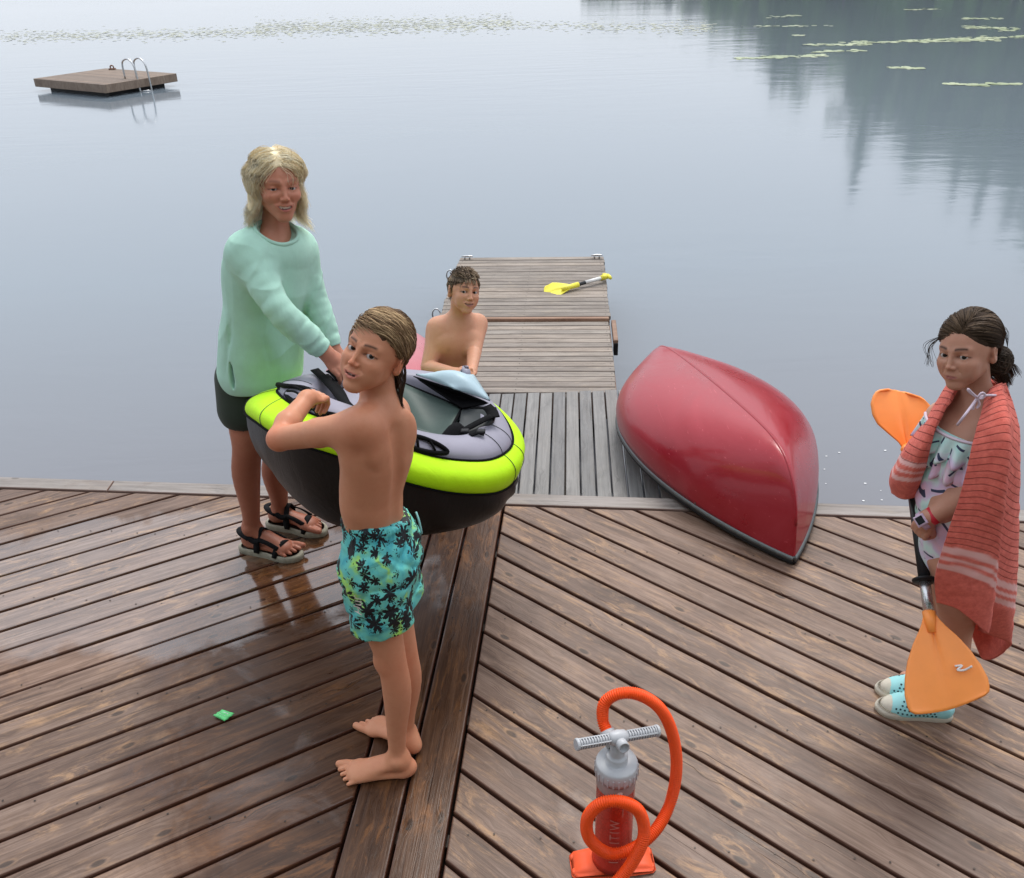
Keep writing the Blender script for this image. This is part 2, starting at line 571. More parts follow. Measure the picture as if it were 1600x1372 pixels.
# ------------------------------------------------------------------ wood
def wood(name, dark, mid, light, tan, rough=0.42, wet=True, tan_amt=0.5, knot=1.0, grain=1.0):
    q = NT(name, mid, rough)
    oi = q.n("ObjectInfo")
    rnd = oi.outputs["Random"]
    geo = q.n("NewGeometry").outputs["Position"]
    off = q.n("CombineXYZ")
    q.l(q.mul(rnd, 37.0), off.inputs[0]); q.l(q.mul(rnd, 91.0), off.inputs[1]); q.l(q.mul(rnd, 53.0), off.inputs[2])
    va = q.n("VectorMath", operation='ADD')
    q.l(q.coord(), va.inputs[0]); q.l(off.outputs[0], va.inputs[1])
    co = va.outputs[0]
    # knots bend the grain round themselves
    kv = q.n("TexVoronoi", feature='F1', voronoi_dimensions='2D')
    q.l(q.mapping(co, (5.6, 12.5, 1.0)), kv.inputs["Vector"])
    kv.inputs["Scale"].default_value = 1.0
    kd = kv.outputs["Distance"]
    kring = q.mul(q.mul(0.26, kd, 'SUBTRACT'), 4.0, 'MULTIPLY', True)
    warp = q.n("CombineXYZ"); q.l(q.mul(kring, 0.014), warp.inputs[1])
    vb = q.n("VectorMath", operation='ADD'); q.l(co, vb.inputs[0]); q.l(warp.outputs[0], vb.inputs[1])
    gr = q.noise(q.mapping(vb.outputs[0], (2.2, 60, 8)), 1.0, 8, 0.62, 0.5)
    gr2 = q.noise(q.mapping(vb.outputs[0], (5.0, 260, 30)), 1.0, 4, 0.6, 0.2)
    big = q.noise(q.mapping(co, (2.4, 9.0, 2)), 1.0, 7, 0.68, 0.9)
    blot = q.noise(q.mapping(geo, (2.3, 2.3, 2.3)), 1.0, 6, 0.68, 0.4)
    g = q.mul(q.mul(gr, 0.40 * grain), q.mul(q.mul(gr2, 0.22 * grain), q.mul(big, 0.40), 'ADD'), 'ADD')
    c = q.ramp(g, [(0.34, dark), (0.49, mid), (0.66, light)])
    # every board has a tone of its own
    c = q.mix(1.0, c, q.ramp(rnd, [(0.0, (0.78, 0.76, 0.76)), (0.5, (1.0, 1.0, 1.0)), (1.0, (1.16, 1.10, 1.05))]), 'MULTIPLY')
    # worn tan streaks where the stain has gone
    ts = q.noise(q.mapping(co, (4.0, 17, 4)), 1.0, 8, 0.75, 1.6)
    tm = q.mul(q.ramp(ts, [(0.50, (0, 0, 0)), (0.62, (1, 1, 1))]), q.ramp(blot, [(0.42, (0, 0, 0)), (0.58, (1, 1, 1))]))
    c = q.mix(q.mul(tm, tan_amt), c, tan)
    # dark stains, cracks along the grain, knots
    st = q.ramp(q.noise(q.mapping(geo, (5, 5, 5)), 1.0, 6, 0.7, 0.5), [(0.60, (0, 0, 0)), (0.75, (1, 1, 1))])
    c = q.mix(q.mul(st, 0.35), c, tuple(x * 0.55 for x in dark))
    cr = q.ramp(q.noise(q.mapping(vb.outputs[0], (0.9, 130, 3)), 1.0, 3, 0.5, 0.3), [(0.27, (1, 1, 1)), (0.31, (0, 0, 0))])
    c = q.mix(q.mul(cr, 0.6), c, tuple(x * 0.3 for x in dark))
    kn = q.ramp(kd, [(0.085, (1, 1, 1)), (0.125, (0, 0, 0))])
    kr = q.ramp(kd, [(0.12, (0, 0, 0)), (0.15, (1, 1, 1)), (0.20, (0, 0, 0))])
    has = q.ramp(q.n("Separate" + "XYZ").outputs[0] if False else kv.outputs["Color"], [(0.0, (0, 0, 0)), (0.80, (1, 1, 1))], 'CONSTANT')
    c = q.mix(q.mul(q.mul(kn, has), 0.68 * knot), c, (0.034, 0.024, 0.019))
    c = q.mix(q.mul(q.mul(kr, has), 0.16 * knot), c, tan)
    r = q.mul(q.mul(gr, 0.35), rough - 0.12, 'ADD')
    h = q.mul(q.mul(gr, 0.5), q.mul(gr2, 0.35), 'ADD')
    h = q.mul(h, q.mul(cr, -0.8), 'ADD')
    if wet:
        sx = q.n("SeparateXYZ"); q.l(geo, sx.inputs[0])
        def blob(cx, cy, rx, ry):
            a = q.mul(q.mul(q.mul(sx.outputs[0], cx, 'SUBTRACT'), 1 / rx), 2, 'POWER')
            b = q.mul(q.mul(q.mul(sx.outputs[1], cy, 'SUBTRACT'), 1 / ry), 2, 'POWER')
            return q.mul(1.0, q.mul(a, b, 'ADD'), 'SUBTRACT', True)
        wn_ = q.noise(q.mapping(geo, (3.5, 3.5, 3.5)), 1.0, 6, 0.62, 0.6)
        soak_shade = q.mul(blob(-0.45, 2.35, 0.95, 1.45), q.mul(q.mul(wn_, 1.5), -0.35, 'ADD'), 'ADD')
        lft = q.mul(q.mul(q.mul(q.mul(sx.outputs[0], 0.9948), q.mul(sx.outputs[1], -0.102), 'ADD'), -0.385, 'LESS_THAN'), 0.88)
        soak_shade = q.mul(q.ramp(soak_shade, [(0.50, (0, 0, 0)), (0.90, (1, 1, 1))]), q.mul(lft, 0.12, 'ADD'))
        # soaked boards by the boat are browner, its shade painted in as extra dark
        c = q.mix(q.mul(soak_shade, 0.90), c, q.mix(1.0, c, (0.42, 0.26, 0.13), 'MULTIPLY'))
        film = q.ramp(wn_, [(0.52, (0, 0, 0)), (0.64, (1, 1, 1))])
        pud = q.ramp(q.mul(blob(-1.45, 2.85, 1.3, 0.62), q.mul(wn_, 0.9), 'ADD'), [(0.86, (0, 0, 0)), (1.0, (1, 1, 1))])
        r = q.mul(r, q.mul(film, -0.08), 'ADD')
        r = q.mul(r, q.mul(soak_shade, -0.12), 'ADD')
        r = q.mul(q.mul(r, q.mul(pud, -0.28), 'ADD'), 0.06, 'MAXIMUM')
        q.t.nodes.new("ShaderNodeValue")
        q.b.inputs["Coat Weight"].default_value = 0.0
        q.l(q.mul(q.mul(pud, 0.9), q.mul(q.mul(film, soak_shade), 0.35), 'ADD'), q.b.inputs["Coat Weight"])
        q.b.inputs["Coat Roughness"].default_value = 0.07
        q.b.inputs["Coat IOR"].default_value = 1.9
        h = q.mul(h, q.mul(1.0, q.mul(pud, 0.7), 'SUBTRACT'))
    q.b.inputs["Specular IOR Level"].default_value = 0.32
    so = q.n("SeparateXYZ"); q.l(q.coord(), so.inputs[0])
    if wet: c = q.mix(q.mul(q.mul(so.outputs[2], -0.0009, "LESS_THAN"), 0.75), c, (dark[0] * 1.7, dark[1] * 1.05, dark[2] * 0.85))     # unworn stain on the rounded edges
    q.base(c)
    q.rough(r)
    q.bump(h, 0.6, 0.004)
    return q.m
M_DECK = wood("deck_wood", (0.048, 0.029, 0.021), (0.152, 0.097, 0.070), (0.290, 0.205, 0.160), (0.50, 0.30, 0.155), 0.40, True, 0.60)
M_TRIM = wood("trim_wood", (0.10, 0.09, 0.085), (0.20, 0.185, 0.175), (0.30, 0.28, 0.27), (0.32, 0.25, 0.18), 0.38, True, 0.25, 0.7)
M_RAMP = wood("ramp_wood", (0.095, 0.095, 0.092), (0.175, 0.175, 0.172), (0.26, 0.26, 0.255), (0.25, 0.22, 0.18), 0.4, False, 0.2, 0.3)
M_DOCK = wood("dock_wood", (0.10, 0.085, 0.07), (0.215, 0.185, 0.16), (0.36, 0.32, 0.28), (0.42, 0.34, 0.25), 0.6, False, 0.25, 0.15)
M_RAFT = wood("raft_wood", (0.12, 0.085, 0.06), (0.20, 0.15, 0.115), (0.30, 0.24, 0.19), (0.30, 0.22, 0.15), 0.55, False, 0.2, 0.3)
M_STR = wood("stringer_wood", (0.13, 0.075, 0.05), (0.24, 0.145, 0.10), (0.34, 0.23, 0.17), (0.4, 0.28, 0.18), 0.6, False, 0.2, 0.2)
M_JOIST = plain("joist_wood", (0.06, 0.045, 0.035), 0.7)
M_STEEL = varied("galvanised_steel", (0.55, 0.56, 0.57), 0.3, 0.1, 40, Metallic=1.0)
M_SCREW = plain("screw_head", (0.05, 0.04, 0.035), 0.45, Metallic=0.7)
M_BLACKPL = varied("black_plastic", (0.014, 0.014, 0.015), 0.45, 0.2, 60, Specular_IOR_Level=0.2)

# ------------------------------------------------------------------ planks clipped to the shape of the deck
def clip(poly, n, d):
    """keep n.p <= d"""
    out = []
    for i in range(len(poly)):
        a, b = poly[i], poly[(i + 1) % len(poly)]
        da, db = a @ n - d, b @ n - d
        if da <= 0: out.append(a)
        if (da < 0) != (db < 0) and abs(da - db) > 1e-12:
            out.append(a + (b - a) * da / (da - db))
    return out
def plank(name, planes, ang, mat, parent, z=0.0, th=0.036, bev=0.0045, smooth=False):
    """convex board from half planes [(normal, offset)], long axis at angle ang"""
    big = [V(-9, -9), V(9, -9), V(9, 9), V(-9, 9)]
    ring = []
    for ins, dz in ((bev * 1.3, 0.0), (bev * 0.45, -bev * 0.35), (0.0, -bev * 1.2), (0.0, -th)):
        p = [q.copy() for q in big]
        for n, d in planes:
            p = clip(p, n, d - ins)
            if len(p) < 3: return None
        ring.append((p, dz))
    m_ = len(ring[0][0])
    if any(len(r[0]) != m_ for r in ring): ring = [ring[2], ring[3]] if len(ring[2][0]) == len(ring[3][0]) else None
    if not ring: return None
    m_ = len(ring[0][0])
    c = np.mean(ring[0][0], 0)
    if np.ptp(np.array(ring[0][0]) @ planes[0][0]) < 0.012: return None
    ca, sa = math.cos(-ang), math.sin(-ang)
    v = []
    for p, dz in ring:
        for q in p:
            d = q - c
            v.append((d[0] * ca - d[1] * sa, d[0] * sa + d[1] * ca, dz))
    f = [tuple(range(m_)), tuple(range(len(v) - 1, len(v) - m_ - 1, -1))]
    for r in range(len(ring) - 1):
        for i in range(m_):
            j = (i + 1) % m_
            f.append((r * m_ + i, (r + 1) * m_ + i, (r + 1) * m_ + j, r * m_ + j))
    o = mesh_obj(name, v, f, mat, None, smooth)
    o.rotation_euler.z = ang
    o.location = (c[0], c[1], z)
    if parent:
        o.parent = parent
        o.location = o.location - parent.location
    return o

A_S, A_L, A_R, A_E, A_D = map(math.radians, (84.15, 28.21, -41.99, -6.6, 85.89))
nS = V(math.sin(A_S), -math.cos(A_S)); nL = V(-math.sin(A_L), math.cos(A_L)); nR = V(-math.sin(A_R), math.cos(A_R))
nE = V(-math.sin(A_E), math.cos(A_E)); nD = V(math.sin(A_D), -math.cos(A_D)); dD = V(math.cos(A_D), math.sin(A_D))
GAP = 0.0098
SP = 0.1246
deck = thing("deck", None, None, (0, 0, 0))
tag(deck, "weathered brown plank deck with two board rows meeting at a double centre seam", None, None, "structure")
XW, YN = 4.6, -1.6
bounds = [(V(1, 0), XW), (V(-1, 0), XW), (V(0, -1), -YN)]
for i in range(-14, 60):
    o_ = 3.7809 - i * SP
    dz = random.uniform(-0.0016, 0.0012)
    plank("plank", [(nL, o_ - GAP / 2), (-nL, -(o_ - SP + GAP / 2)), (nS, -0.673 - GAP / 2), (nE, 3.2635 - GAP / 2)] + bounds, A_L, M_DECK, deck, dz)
for i in range(-22, 50):
    o_ = 2.4966 - i * SP
    dz = random.uniform(-0.0016, 0.0012)
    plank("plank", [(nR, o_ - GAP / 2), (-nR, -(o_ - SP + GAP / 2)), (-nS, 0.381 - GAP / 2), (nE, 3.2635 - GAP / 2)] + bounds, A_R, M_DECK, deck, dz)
for a, b in ((-0.673, -0.527), (-0.527, -0.381)):
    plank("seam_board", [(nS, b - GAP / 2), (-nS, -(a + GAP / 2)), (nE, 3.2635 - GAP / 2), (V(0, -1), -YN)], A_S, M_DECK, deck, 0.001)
xs_ = [-4.6, -1.9, 1.75, 4.6]
for a, b in zip(xs_[:-1], xs_[1:]):
    plank("edge_board", [(nE, 3.358), (-nE, -(3.2635 + GAP / 2)), (V(1, 0), b - 0.002), (V(-1, 0), -(a + 0.002))], A_E, M_TRIM, deck, 0.002)
# frame under the boards and the face board towards the lake
fb = MB()
Re = np.array(Matrix.Rotation(A_E, 3, 'Z'))
fb.box(Re @ V(0, 3.330, -0.13), (9.4, 0.036, 0.18), Re)
fb.build("fascia_board", M_JOIST, deck, False)
for k in range(10):
    jb = MB(); jb.box(Re @ V(0, 2.95 - 0.45 * k, -0.115), (9.4, 0.04, 0.15), Re)
    jb.build("joist", M_JOIST, deck, False)
jb = MB(); jb.box(V(-0.36, 0.8, -0.115), (0.10, 4.6, 0.14), np.array(Matrix.Rotation(A_S - math.pi / 2, 3, 'Z')))
jb.build("joist", M_JOIST, deck, False)
for x in (-4, -2.6, -1.2, 0.2, 1.6, 3.0, 4.2):
    for y in (3.0, 1.4, -0.4):
        v, f = lathe_vf([(0.07, -2.2), (0.07, -0.19)], 10, o=(x, y - 0.115 * x, 0))
        mesh_obj("post", v, f, M_JOIST, deck, True, loc=V(x, y - 0.115 * x, -1))
# screw heads in pairs where the boards cross the joists
sb = MB()
th8 = np.linspace(0, 2 * np.pi, 7)[:-1]
disc = np.stack([np.cos(th8) * 0.0034, np.sin(th8) * 0.0034, np.zeros(6)], 1)
for nn, o0, rng_, side in ((nL, 3.7809, range(-14, 40), -1), (nR, 2.4966, range(-22, 34), 1)):
    for i in rng_:
        for fr_ in (0.2, 0.8):
            oo = o0 - (i + fr_) * SP
            for k in range(0, 9):
                e_ = 2.95 - 0.45 * k + random.uniform(-0.008, 0.008)
                Mx = np.array([nn, nE])
                p = np.linalg.solve(Mx, V(oo, e_))
                if abs(p[0]) > 3.4 or p[1] < 0.9: continue
                s_ = p @ nS
                if side < 0 and s_ > -0.69 or side > 0 and s_ < -0.365: continue
                sb.add(disc + V(p[0], p[1], 0.0016), [tuple(range(6))])
for s_ in (-0.645, -0.555, -0.500, -0.408):
    for k in range(0, 9):
        p = np.linalg.solve(np.array([nS, nE]), V(s_, 2.95 - 0.45 * k))
        sb.add(disc * 1.2 + V(p[0], p[1], 0.0018), [tuple(range(6))])
tag(sb.build("screw_heads", M_SCREW, deck, False), kind="stuff")

# ------------------------------------------------------------------ ramp and floating dock
RZ, DZ, WZ = -0.10, -0.16, -0.52
rl0, rl1 = atZ(760, 606, RZ)[:2] @ dD, None
ramp = tag(thing("ramp", None, None, (0.3, 4.0, RZ)), "grey plank ramp of lengthwise boards between the deck and the floating dock", "ramp", None)
e_far = 4.60
cR = atZ(906, 690, RZ)[:2] @ nD          # a gap line of the ramp
y0 = 3.362
for k in range(-10, 8):
    a = cR + k * 0.0745
    plank("plank", [(nD, a + 0.0745 - 0.004), (-nD, -(a + 0.004)), (V(0, 1), e_far + random.uniform(-0.012, 0.004)), (-nE, -3.364)], A_D, M_RAMP, ramp, RZ + random.uniform(-0.001, 0.001), 0.03, 0.003)
for k in (-9.5, -1, 7.5):
    rb_ = MB()
    c2 = nD * (cR + k * 0.0745) + dD * 4.0
    rb_.box(V(c2[0], c2[1], RZ - 0.10), (0.04, 1.3, 0.13), np.array(Matrix.Rotation(A_D - math.pi / 2, 3, 'Z')))
    rb_.build("stringer", M_JOIST, ramp, False)

dock = tag(thing("floating_dock", None, None, (0.2, 5.9, DZ)), "floating dock of narrow crosswise boards reaching out into the lake", "dock", None)
pR1 = [atZ(943, 404, DZ)[:2], atZ(954, 499, DZ)[:2], atZ(971, 603, DZ)[:2]]
pL1 = [atZ(718.5, 404, DZ)[:2], atZ(692, 485.6, DZ)[:2]]
xr1 = np.mean([p @ nD for p in pR1[:2]]); xr2 = xr1 - 0.01; xl = np.mean([p @ nD for p in pL1])
t_far = pR1[0] @ dD; t_mid = pR1[1] @ dD; t_near = pR1[2] @ dD
for (t0, t1, lift, xr) in ((t_mid + 0.012, t_far, 0.018, xr1), (t_near - 0.09, t_mid - 0.035, 0.0, xr2)):
    n_ = int(round((t1 - t0) / 0.074))
    w_ = (t1 - t0) / n_
    for k in range(n_):
        a = t0 + k * w_
        plank("plank", [(dD, a + w_ - 0.0035), (-dD, -(a + 0.0035)), (nD, xr + random.uniform(-0.006, 0.006)), (-nD, -xl + random.uniform(-0.006, 0.006))], A_D - math.pi / 2, M_DOCK, dock, DZ + lift + random.uniform(-0.0015, 0.0015), 0.028, 0.003)
def dk(s_, t_, z):
    p = nD * s_ + dD * t_
    return V(p[0], p[1], z)
Rd = np.array(Matrix.Rotation(A_D - math.pi / 2, 3, 'Z'))
for (t0, t1, lift) in ((t_mid + 0.012, t_far, 0.018), (t_near - 0.09, t_mid - 0.035, 0.0)):
    for s_ in (xl + 0.02, xr1 - 0.02):
        fbk = MB(); fbk.box(dk(s_, (t0 + t1) / 2, DZ + lift - 0.105), (0.034, t1 - t0 - 0.01, 0.15), Rd)
        fbk.build("stringer", M_STR, dock, False)
    for t_ in (t0 + 0.02, t1 - 0.02):
        fbk = MB(); fbk.box(dk((xl + xr1) / 2, t_, DZ + lift - 0.105), (xr1 - xl - 0.075, 0.034, 0.15), Rd)
        fbk.build("end_board", M_STR, dock, False)
    for s_ in (xl + 0.28, xr1 - 0.28):
        fl = MB(); fl.box(dk(s_, (t0 + t1) / 2, DZ - 0.33), (0.42, t1 - t0 - 0.2, 0.28), Rd, 0.04)
        fl.build("float", M_BLACKPL, dock, False)
rail = MB(); rail.box(dk((xl + xr1) / 2, t_mid - 0.010, DZ + 0.004), (xr1 - xl - 0.02, 0.034, 0.03), Rd, 0.004)
rail.build("joint_board", M_STR, dock, False)
sidep = MB(); sidep.box(dk(xr1 + 0.024, t_mid - 0.17, DZ - 0.03), (0.032, 0.36, 0.045), Rd, 0.004)
sidep.build("hinge_board", M_STR, dock, False)
hp = MB(); hp.box(dk(xr1 + 0.026, t_mid - 0.31, DZ - 0.075), (0.028, 0.09, 0.09), Rd, 0.004)
hp.build("bracket", M_BLACKPL, dock, False)
def cleat(s_, t_, z):
    mb = MB()
    c = dk(s_, t_, z)
    u = V(nD[0], nD[1], 0)
    mb.tube(spline([c - u * 0.05 + V(0, 0, 0.024), c - u * 0.025 + V(0, 0, 0.028), c + u * 0.025 + V(0, 0, 0.028), c + u * 0.05 + V(0, 0, 0.024)], 10), [0.004, 0.006, 0.007, 0.008, 0.008, 0.008, 0.008, 0.007, 0.006, 0.004], 8)
    for sg in (-1, 1):
        mb.tube([c + u * 0.02 * sg, c + u * 0.02 * sg + V(0, 0, 0.028)], 0.007, 8)
    mb.build("cleat", M_STEEL, dock, True, loc=c)
cleat(xr1 - 0.06, t_far - 0.05, DZ + 0.018); cleat(xl + 0.07, t_far - 0.05, DZ + 0.018)
for t_ in (t_far - 0.40, t_far - 1.25):
    mb = MB(); c = dk(xl - 0.004, t_, DZ - 0.04); u = V(nD[0], nD[1], 0)
    a_ = np.linspace(0, 2 * np.pi, 18, endpoint=False)
    mb.tube([c - u * 0.03 + u * 0.03 * math.cos(x) + V(0, 0, 0.04 + 0.045 * math.sin(x)) for x in a_], 0.006, 6, False, True)
    mb.build("mooring_ring", M_STEEL, dock, True, loc=c)
sb = MB()
for (t0, t1, lift) in ((t_mid + 0.012, t_far, 0.0186), (t_near - 0.09, t_mid - 0.035, 0.0006)):
    n_ = int(round((t1 - t0) / 0.074)); w_ = (t1 - t0) / n_
    for k in range(n_):
        for s_ in (xl + 0.03, (xl + xr1) / 2, xr1 - 0.03):
            sb.add(disc + dk(s_ + random.uniform(-.006, .006), t0 + (k + 0.5) * w_, DZ + lift + 0.0018), [tuple(range(6))])
tag(sb.build("screw_heads", M_SCREW, dock, False), kind="stuff")

# ------------------------------------------------------------------ lake
def water_material():
    q = NT("lake_water", (0.175, 0.205, 0.232), 0.085)
    q.b.inputs["IOR"].default_value = 1.52
    geo = q.n("NewGeometry").outputs["Position"]
    n1 = q.noise(q.mapping(geo, (0.55, 1.7, 1)), 1.0, 5, 0.55, 0.5)
    n2 = q.noise(q.mapping(geo, (2.2, 6.5, 1), rot=(0, 0, 0.12)), 1.0, 4, 0.5, 0.3)
    calm = q.ramp(q.noise(q.mapping(geo, (0.045, 0.085, 1)), 1.0, 4, 0.6, 0.7), [(0.40, (0.25, 0.25, 0.25)), (0.62, (1, 1, 1))])
    h = q.mul(q.mul(n1, q.mul(n2, 0.22), 'ADD'), calm)
    q.bump(h, 1.0, 0.009)
    # silt shows brown close to the shore
    sx = q.n("SeparateXYZ"); q.l(geo, sx.inputs[0])
    sh = q.mul(q.mul(8.0, sx.outputs[1], 'SUBTRACT'), 0.25, 'MULTIPLY', True)
    q.base(q.mix(sh, (0.172, 0.208, 0.240), (0.168, 0.173, 0.192)))
    return q.m
xs = np.concatenate([[-2500, -800, -250], np.linspace(-80, 80, 9), [250, 800, 2500]])
ys = np.concatenate([[-2500, -400, -60], np.linspace(-10, 120, 10), [300, 900, 2500]])
gv = np.array([[x, y, WZ] for x in xs for y in ys])
water = mesh_obj("lake_water", gv, grid_faces(len(xs), len(ys)), water_material(), None, True)
tag(water, "calm pale grey lake surface mirroring the overcast sky", None, None, "structure")
bed = mesh_obj("lake_bed", [(-2500, -2500, -3.2), (2500, -2500, -3.2), (2500, 2500, -3.2), (-2500, 2500, -3.2)], [(0, 1, 2, 3)], plain("silt", (0.07, 0.06, 0.045), 0.9))
tag(bed, "silty lake bed under the water", None, None, "structure")

# lily pads
def pad_mat(name, a, b):
    q = NT(name, a, 0.4)
    q.base(q.ramp(q.noise(q.coord(), 1.3, 3), [(0.35, a), (0.65, b)]))
    return q.m
def pads(name, strips, mat, label, rmin, rmax, seed):
    r = np.random.default_rng(seed)
    v, f, n = [], [], 0
    for (x0, yy0, x1, yy1, cnt, thick) in strips:
        for k in range(cnt):
            t = r.random()
            px = x0 + (x1 - x0) * t; py = yy0 + (yy1 - yy0) * t + thick * r.normal() * 0.5
            c = atZ(px, py, WZ + 0.004 + 0.0006 * (k % 9))
            R_ = rmin + (rmax - rmin) * r.random()
            a = np.linspace(0.15, 6.13, 9) + r.random() * 6.28
            ring = c + R_ * np.stack([np.cos(a), np.sin(a), np.zeros(9)], 1) * (0.9 + 0.2 * r.random((9, 1)))
            tilt = r.normal(size=2) * 0.02
            ring[:, 2] += np.clip((ring[:, 0] - c[0]) * tilt[0] + (ring[:, 1] - c[1]) * tilt[1], -0.003, 0.02)
            v += [c[None], ring]
            f += [(n, n + 1 + i, n + 2 + i) for i in range(8)]
            n += 10
    o = mesh_obj(name, np.concatenate(v), np.array(f), mat, None, False)
    return tag(o, label, None, None, "stuff")
M_PAD = pad_mat("lily_pad_pale", (0.25, 0.31, 0.16), (0.40, 0.45, 0.27))
M_PAD2 = pad_mat("lily_pad_faint", (0.36, 0.38, 0.27), (0.44, 0.45, 0.33))
pads("lily_pads", [(1335, 66, 1560, 62, 150, 2), (1400, 64, 1600, 57, 90, 2), (1150, 91, 1290, 86, 90, 2), (1270, 81, 1350, 78, 40, 1.5), (1260, 70, 1360, 69, 60, 2),
                   (1390, 105, 1445, 107, 34, 1.2), (1478, 131, 1540, 133, 42, 1.4), (1545, 131, 1595, 131, 34, 1.4), (1505, 41, 1590, 46, 70, 3), (1505, 29, 1565, 29, 30, 1.5),
                   (1200, 26, 1250, 24, 26, 1.5), (1410, 15, 1470, 14, 26, 1.0), (1160, 41, 1300, 40, 26, 1.0), (1240, 55, 1256, 55, 8, 1)], M_PAD,
     "pale green lily pads floating in thin strings at the far right of the lake", 0.05, 0.11, 5)
pads("lily_pads", [(0, 57, 420, 50, 1100, 9), (400, 44, 800, 36, 2200, 13), (780, 38, 1120, 44, 500, 9)], M_PAD2,
     "broad faint band of yellowish lily pads across the far water", 0.03, 0.08, 6)

# foam flecks near the deck
r_ = np.random.default_rng(4)
fv, ff, n_ = [], [], 0
for k in range(14):
    px, py = (r_.uniform(1278, 1420), r_.uniform(700, 786)) if k < 11 else (r_.uniform(300, 1250), r_.uniform(380, 740))
    c = atZ(px, py, WZ + 0.003); R_ = r_.uniform(0.002, 0.006)
    a = np.linspace(0, 6.283, 8)[:-1]
    fv.append(c + np.stack([np.cos(a) * R_ * 1.6, np.sin(a) * R_, 0 * a], 1) * r_.uniform(0.6, 1.2, (7, 1)))
    ff.append(tuple(range(n_, n_ + 7))); n_ += 7
tag(mesh_obj("foam_flecks", np.concatenate(fv), ff, plain("foam", (0.75, 0.76, 0.76), 0.6), None, False), "tiny white foam flecks drifting beside the deck", None, None, "stuff")

# swimming raft
TZ = -0.26
rc_ = [atZ(45, 121, TZ), atZ(152, 129, TZ), atZ(284, 117.5, TZ), atZ(176, 108.5, TZ)]
RC = np.mean(rc_, 0)
raft = thing("swim_raft", "square wooden swim raft with a steel ladder anchored out on the lake", "raft", RC)
ex = (rc_[1] - rc_[0] + rc_[2] - rc_[3]) / 2; ey = (rc_[3] - rc_[0] + rc_[2] - rc_[1]) / 2
Lx, Ly = np.linalg.norm(ex), np.linalg.norm(ey)
ang = math.atan2(ex[1], ex[0])
ux = ex / Lx; uy = V(-ux[1], ux[0], 0) * (1 if V(-ux[1], ux[0], 0) @ ey > 0 else -1)
Rr = np.array(Matrix.Rotation(ang, 3, 'Z'))
nb_ = 20
for k in range(nb_):
    a = -Ly / 2 + Ly * k / nb_
    mb = MB(); mb.box(RC + uy * (a + Ly / nb_ / 2) + V(0, 0, -0.018), (Lx - 0.005, Ly / nb_ - 0.012, 0.035), Rr, 0.004)
    mb.build("plank", M_RAFT, raft, False, loc=RC + uy * (a + Ly / nb_ / 2))
for sg, (l, dirv, u) in ((-1, (Lx + 0.07, uy, ux)), (1, (Lx + 0.07, uy, ux)), (-1, (Ly, ux, uy)), (1, (Ly, ux, uy))):
    mb = MB(); hw = (Ly if dirv is uy else Lx) / 2 + 0.019
    R2 = Rr if dirv is uy else np.array(Matrix.Rotation(ang + math.pi / 2, 3, 'Z'))
    mb.box(RC + dirv * sg * hw + V(0, 0, -0.085), (l, 0.038, 0.17), R2, 0.005)
    mb.build("skirt_board", M_RAFT, raft, False, loc=RC + dirv * sg * hw)
mb = MB(); mb.box(RC + V(0, 0, -0.27), (Lx - 0.35, Ly - 0.35, 0.24), Rr, 0.03); mb.build("float", M_BLACKPL, raft, False, loc=RC)
ld = thing("ladder", None, None, RC); ld.parent = raft; ld.location = (0, 0, 0)
c0 = atZ(219, 125, TZ)
# hooped handrails at the near right side
sgn = -1 if uy[1] > 0 else 1
edge = RC + uy * sgn * (Ly / 2 + 0.05) if (RC + uy * sgn * Ly / 2)[1] < RC[1] else RC
side_pts = [atZ(211, 123.5, TZ), atZ(229, 122, TZ)]
lat = unit((rc_[2] - rc_[1])); outw = unit(np.cross(lat, (0, 0, 1)))
outw = unit(V(0.88, -0.47, 0))
for k, c in enumerate(side_pts):
    mb = MB()
    pts = [c - outw * 0.30, c - outw * 0.30 + V(0, 0, 0.26), c - outw * 0.25 + V(0, 0, 0.36), c - outw * 0.10 + V(0, 0, 0.40), c + outw * 0.03 + V(0, 0, 0.30), c + outw * 0.07 + V(0, 0, 0.1), c + outw * 0.08 - V(0, 0, 0.3), c + outw * 0.08 - V(0, 0, 0.9)]
    mb.tube(spline(pts, 40), 0.020, 10)
    mb.build("handrail", M_STEEL, raft, True, loc=c)
for z in (-0.25, -0.55, -0.85):
    mb = MB(); mb.tube([side_pts[0] + outw * 0.08 + V(0, 0, z), side_pts[1] + outw * 0.08 + V(0, 0, z)], 0.018, 8)
    mb.build("rung", M_STEEL, raft, True, loc=side_pts[0])
bpy.data.objects.remove(ld)
mb = MB(); c = rc_[3] * 0.97 + RC * 0.03
a_ = np.linspace(0, 2 * np.pi, 16, endpoint=False)
mb.tube([c + V(0.04 * math.cos(x), 0, 0.05 + 0.04 * math.sin(x)) for x in a_], 0.016, 8, False, True)
mb.box(c + V(0, 0, 0.015), (0.14, 0.1, 0.03))
mb.build("mooring_ring", plain("rusty_iron", (0.18, 0.09, 0.06), 0.7), raft, True, loc=c)

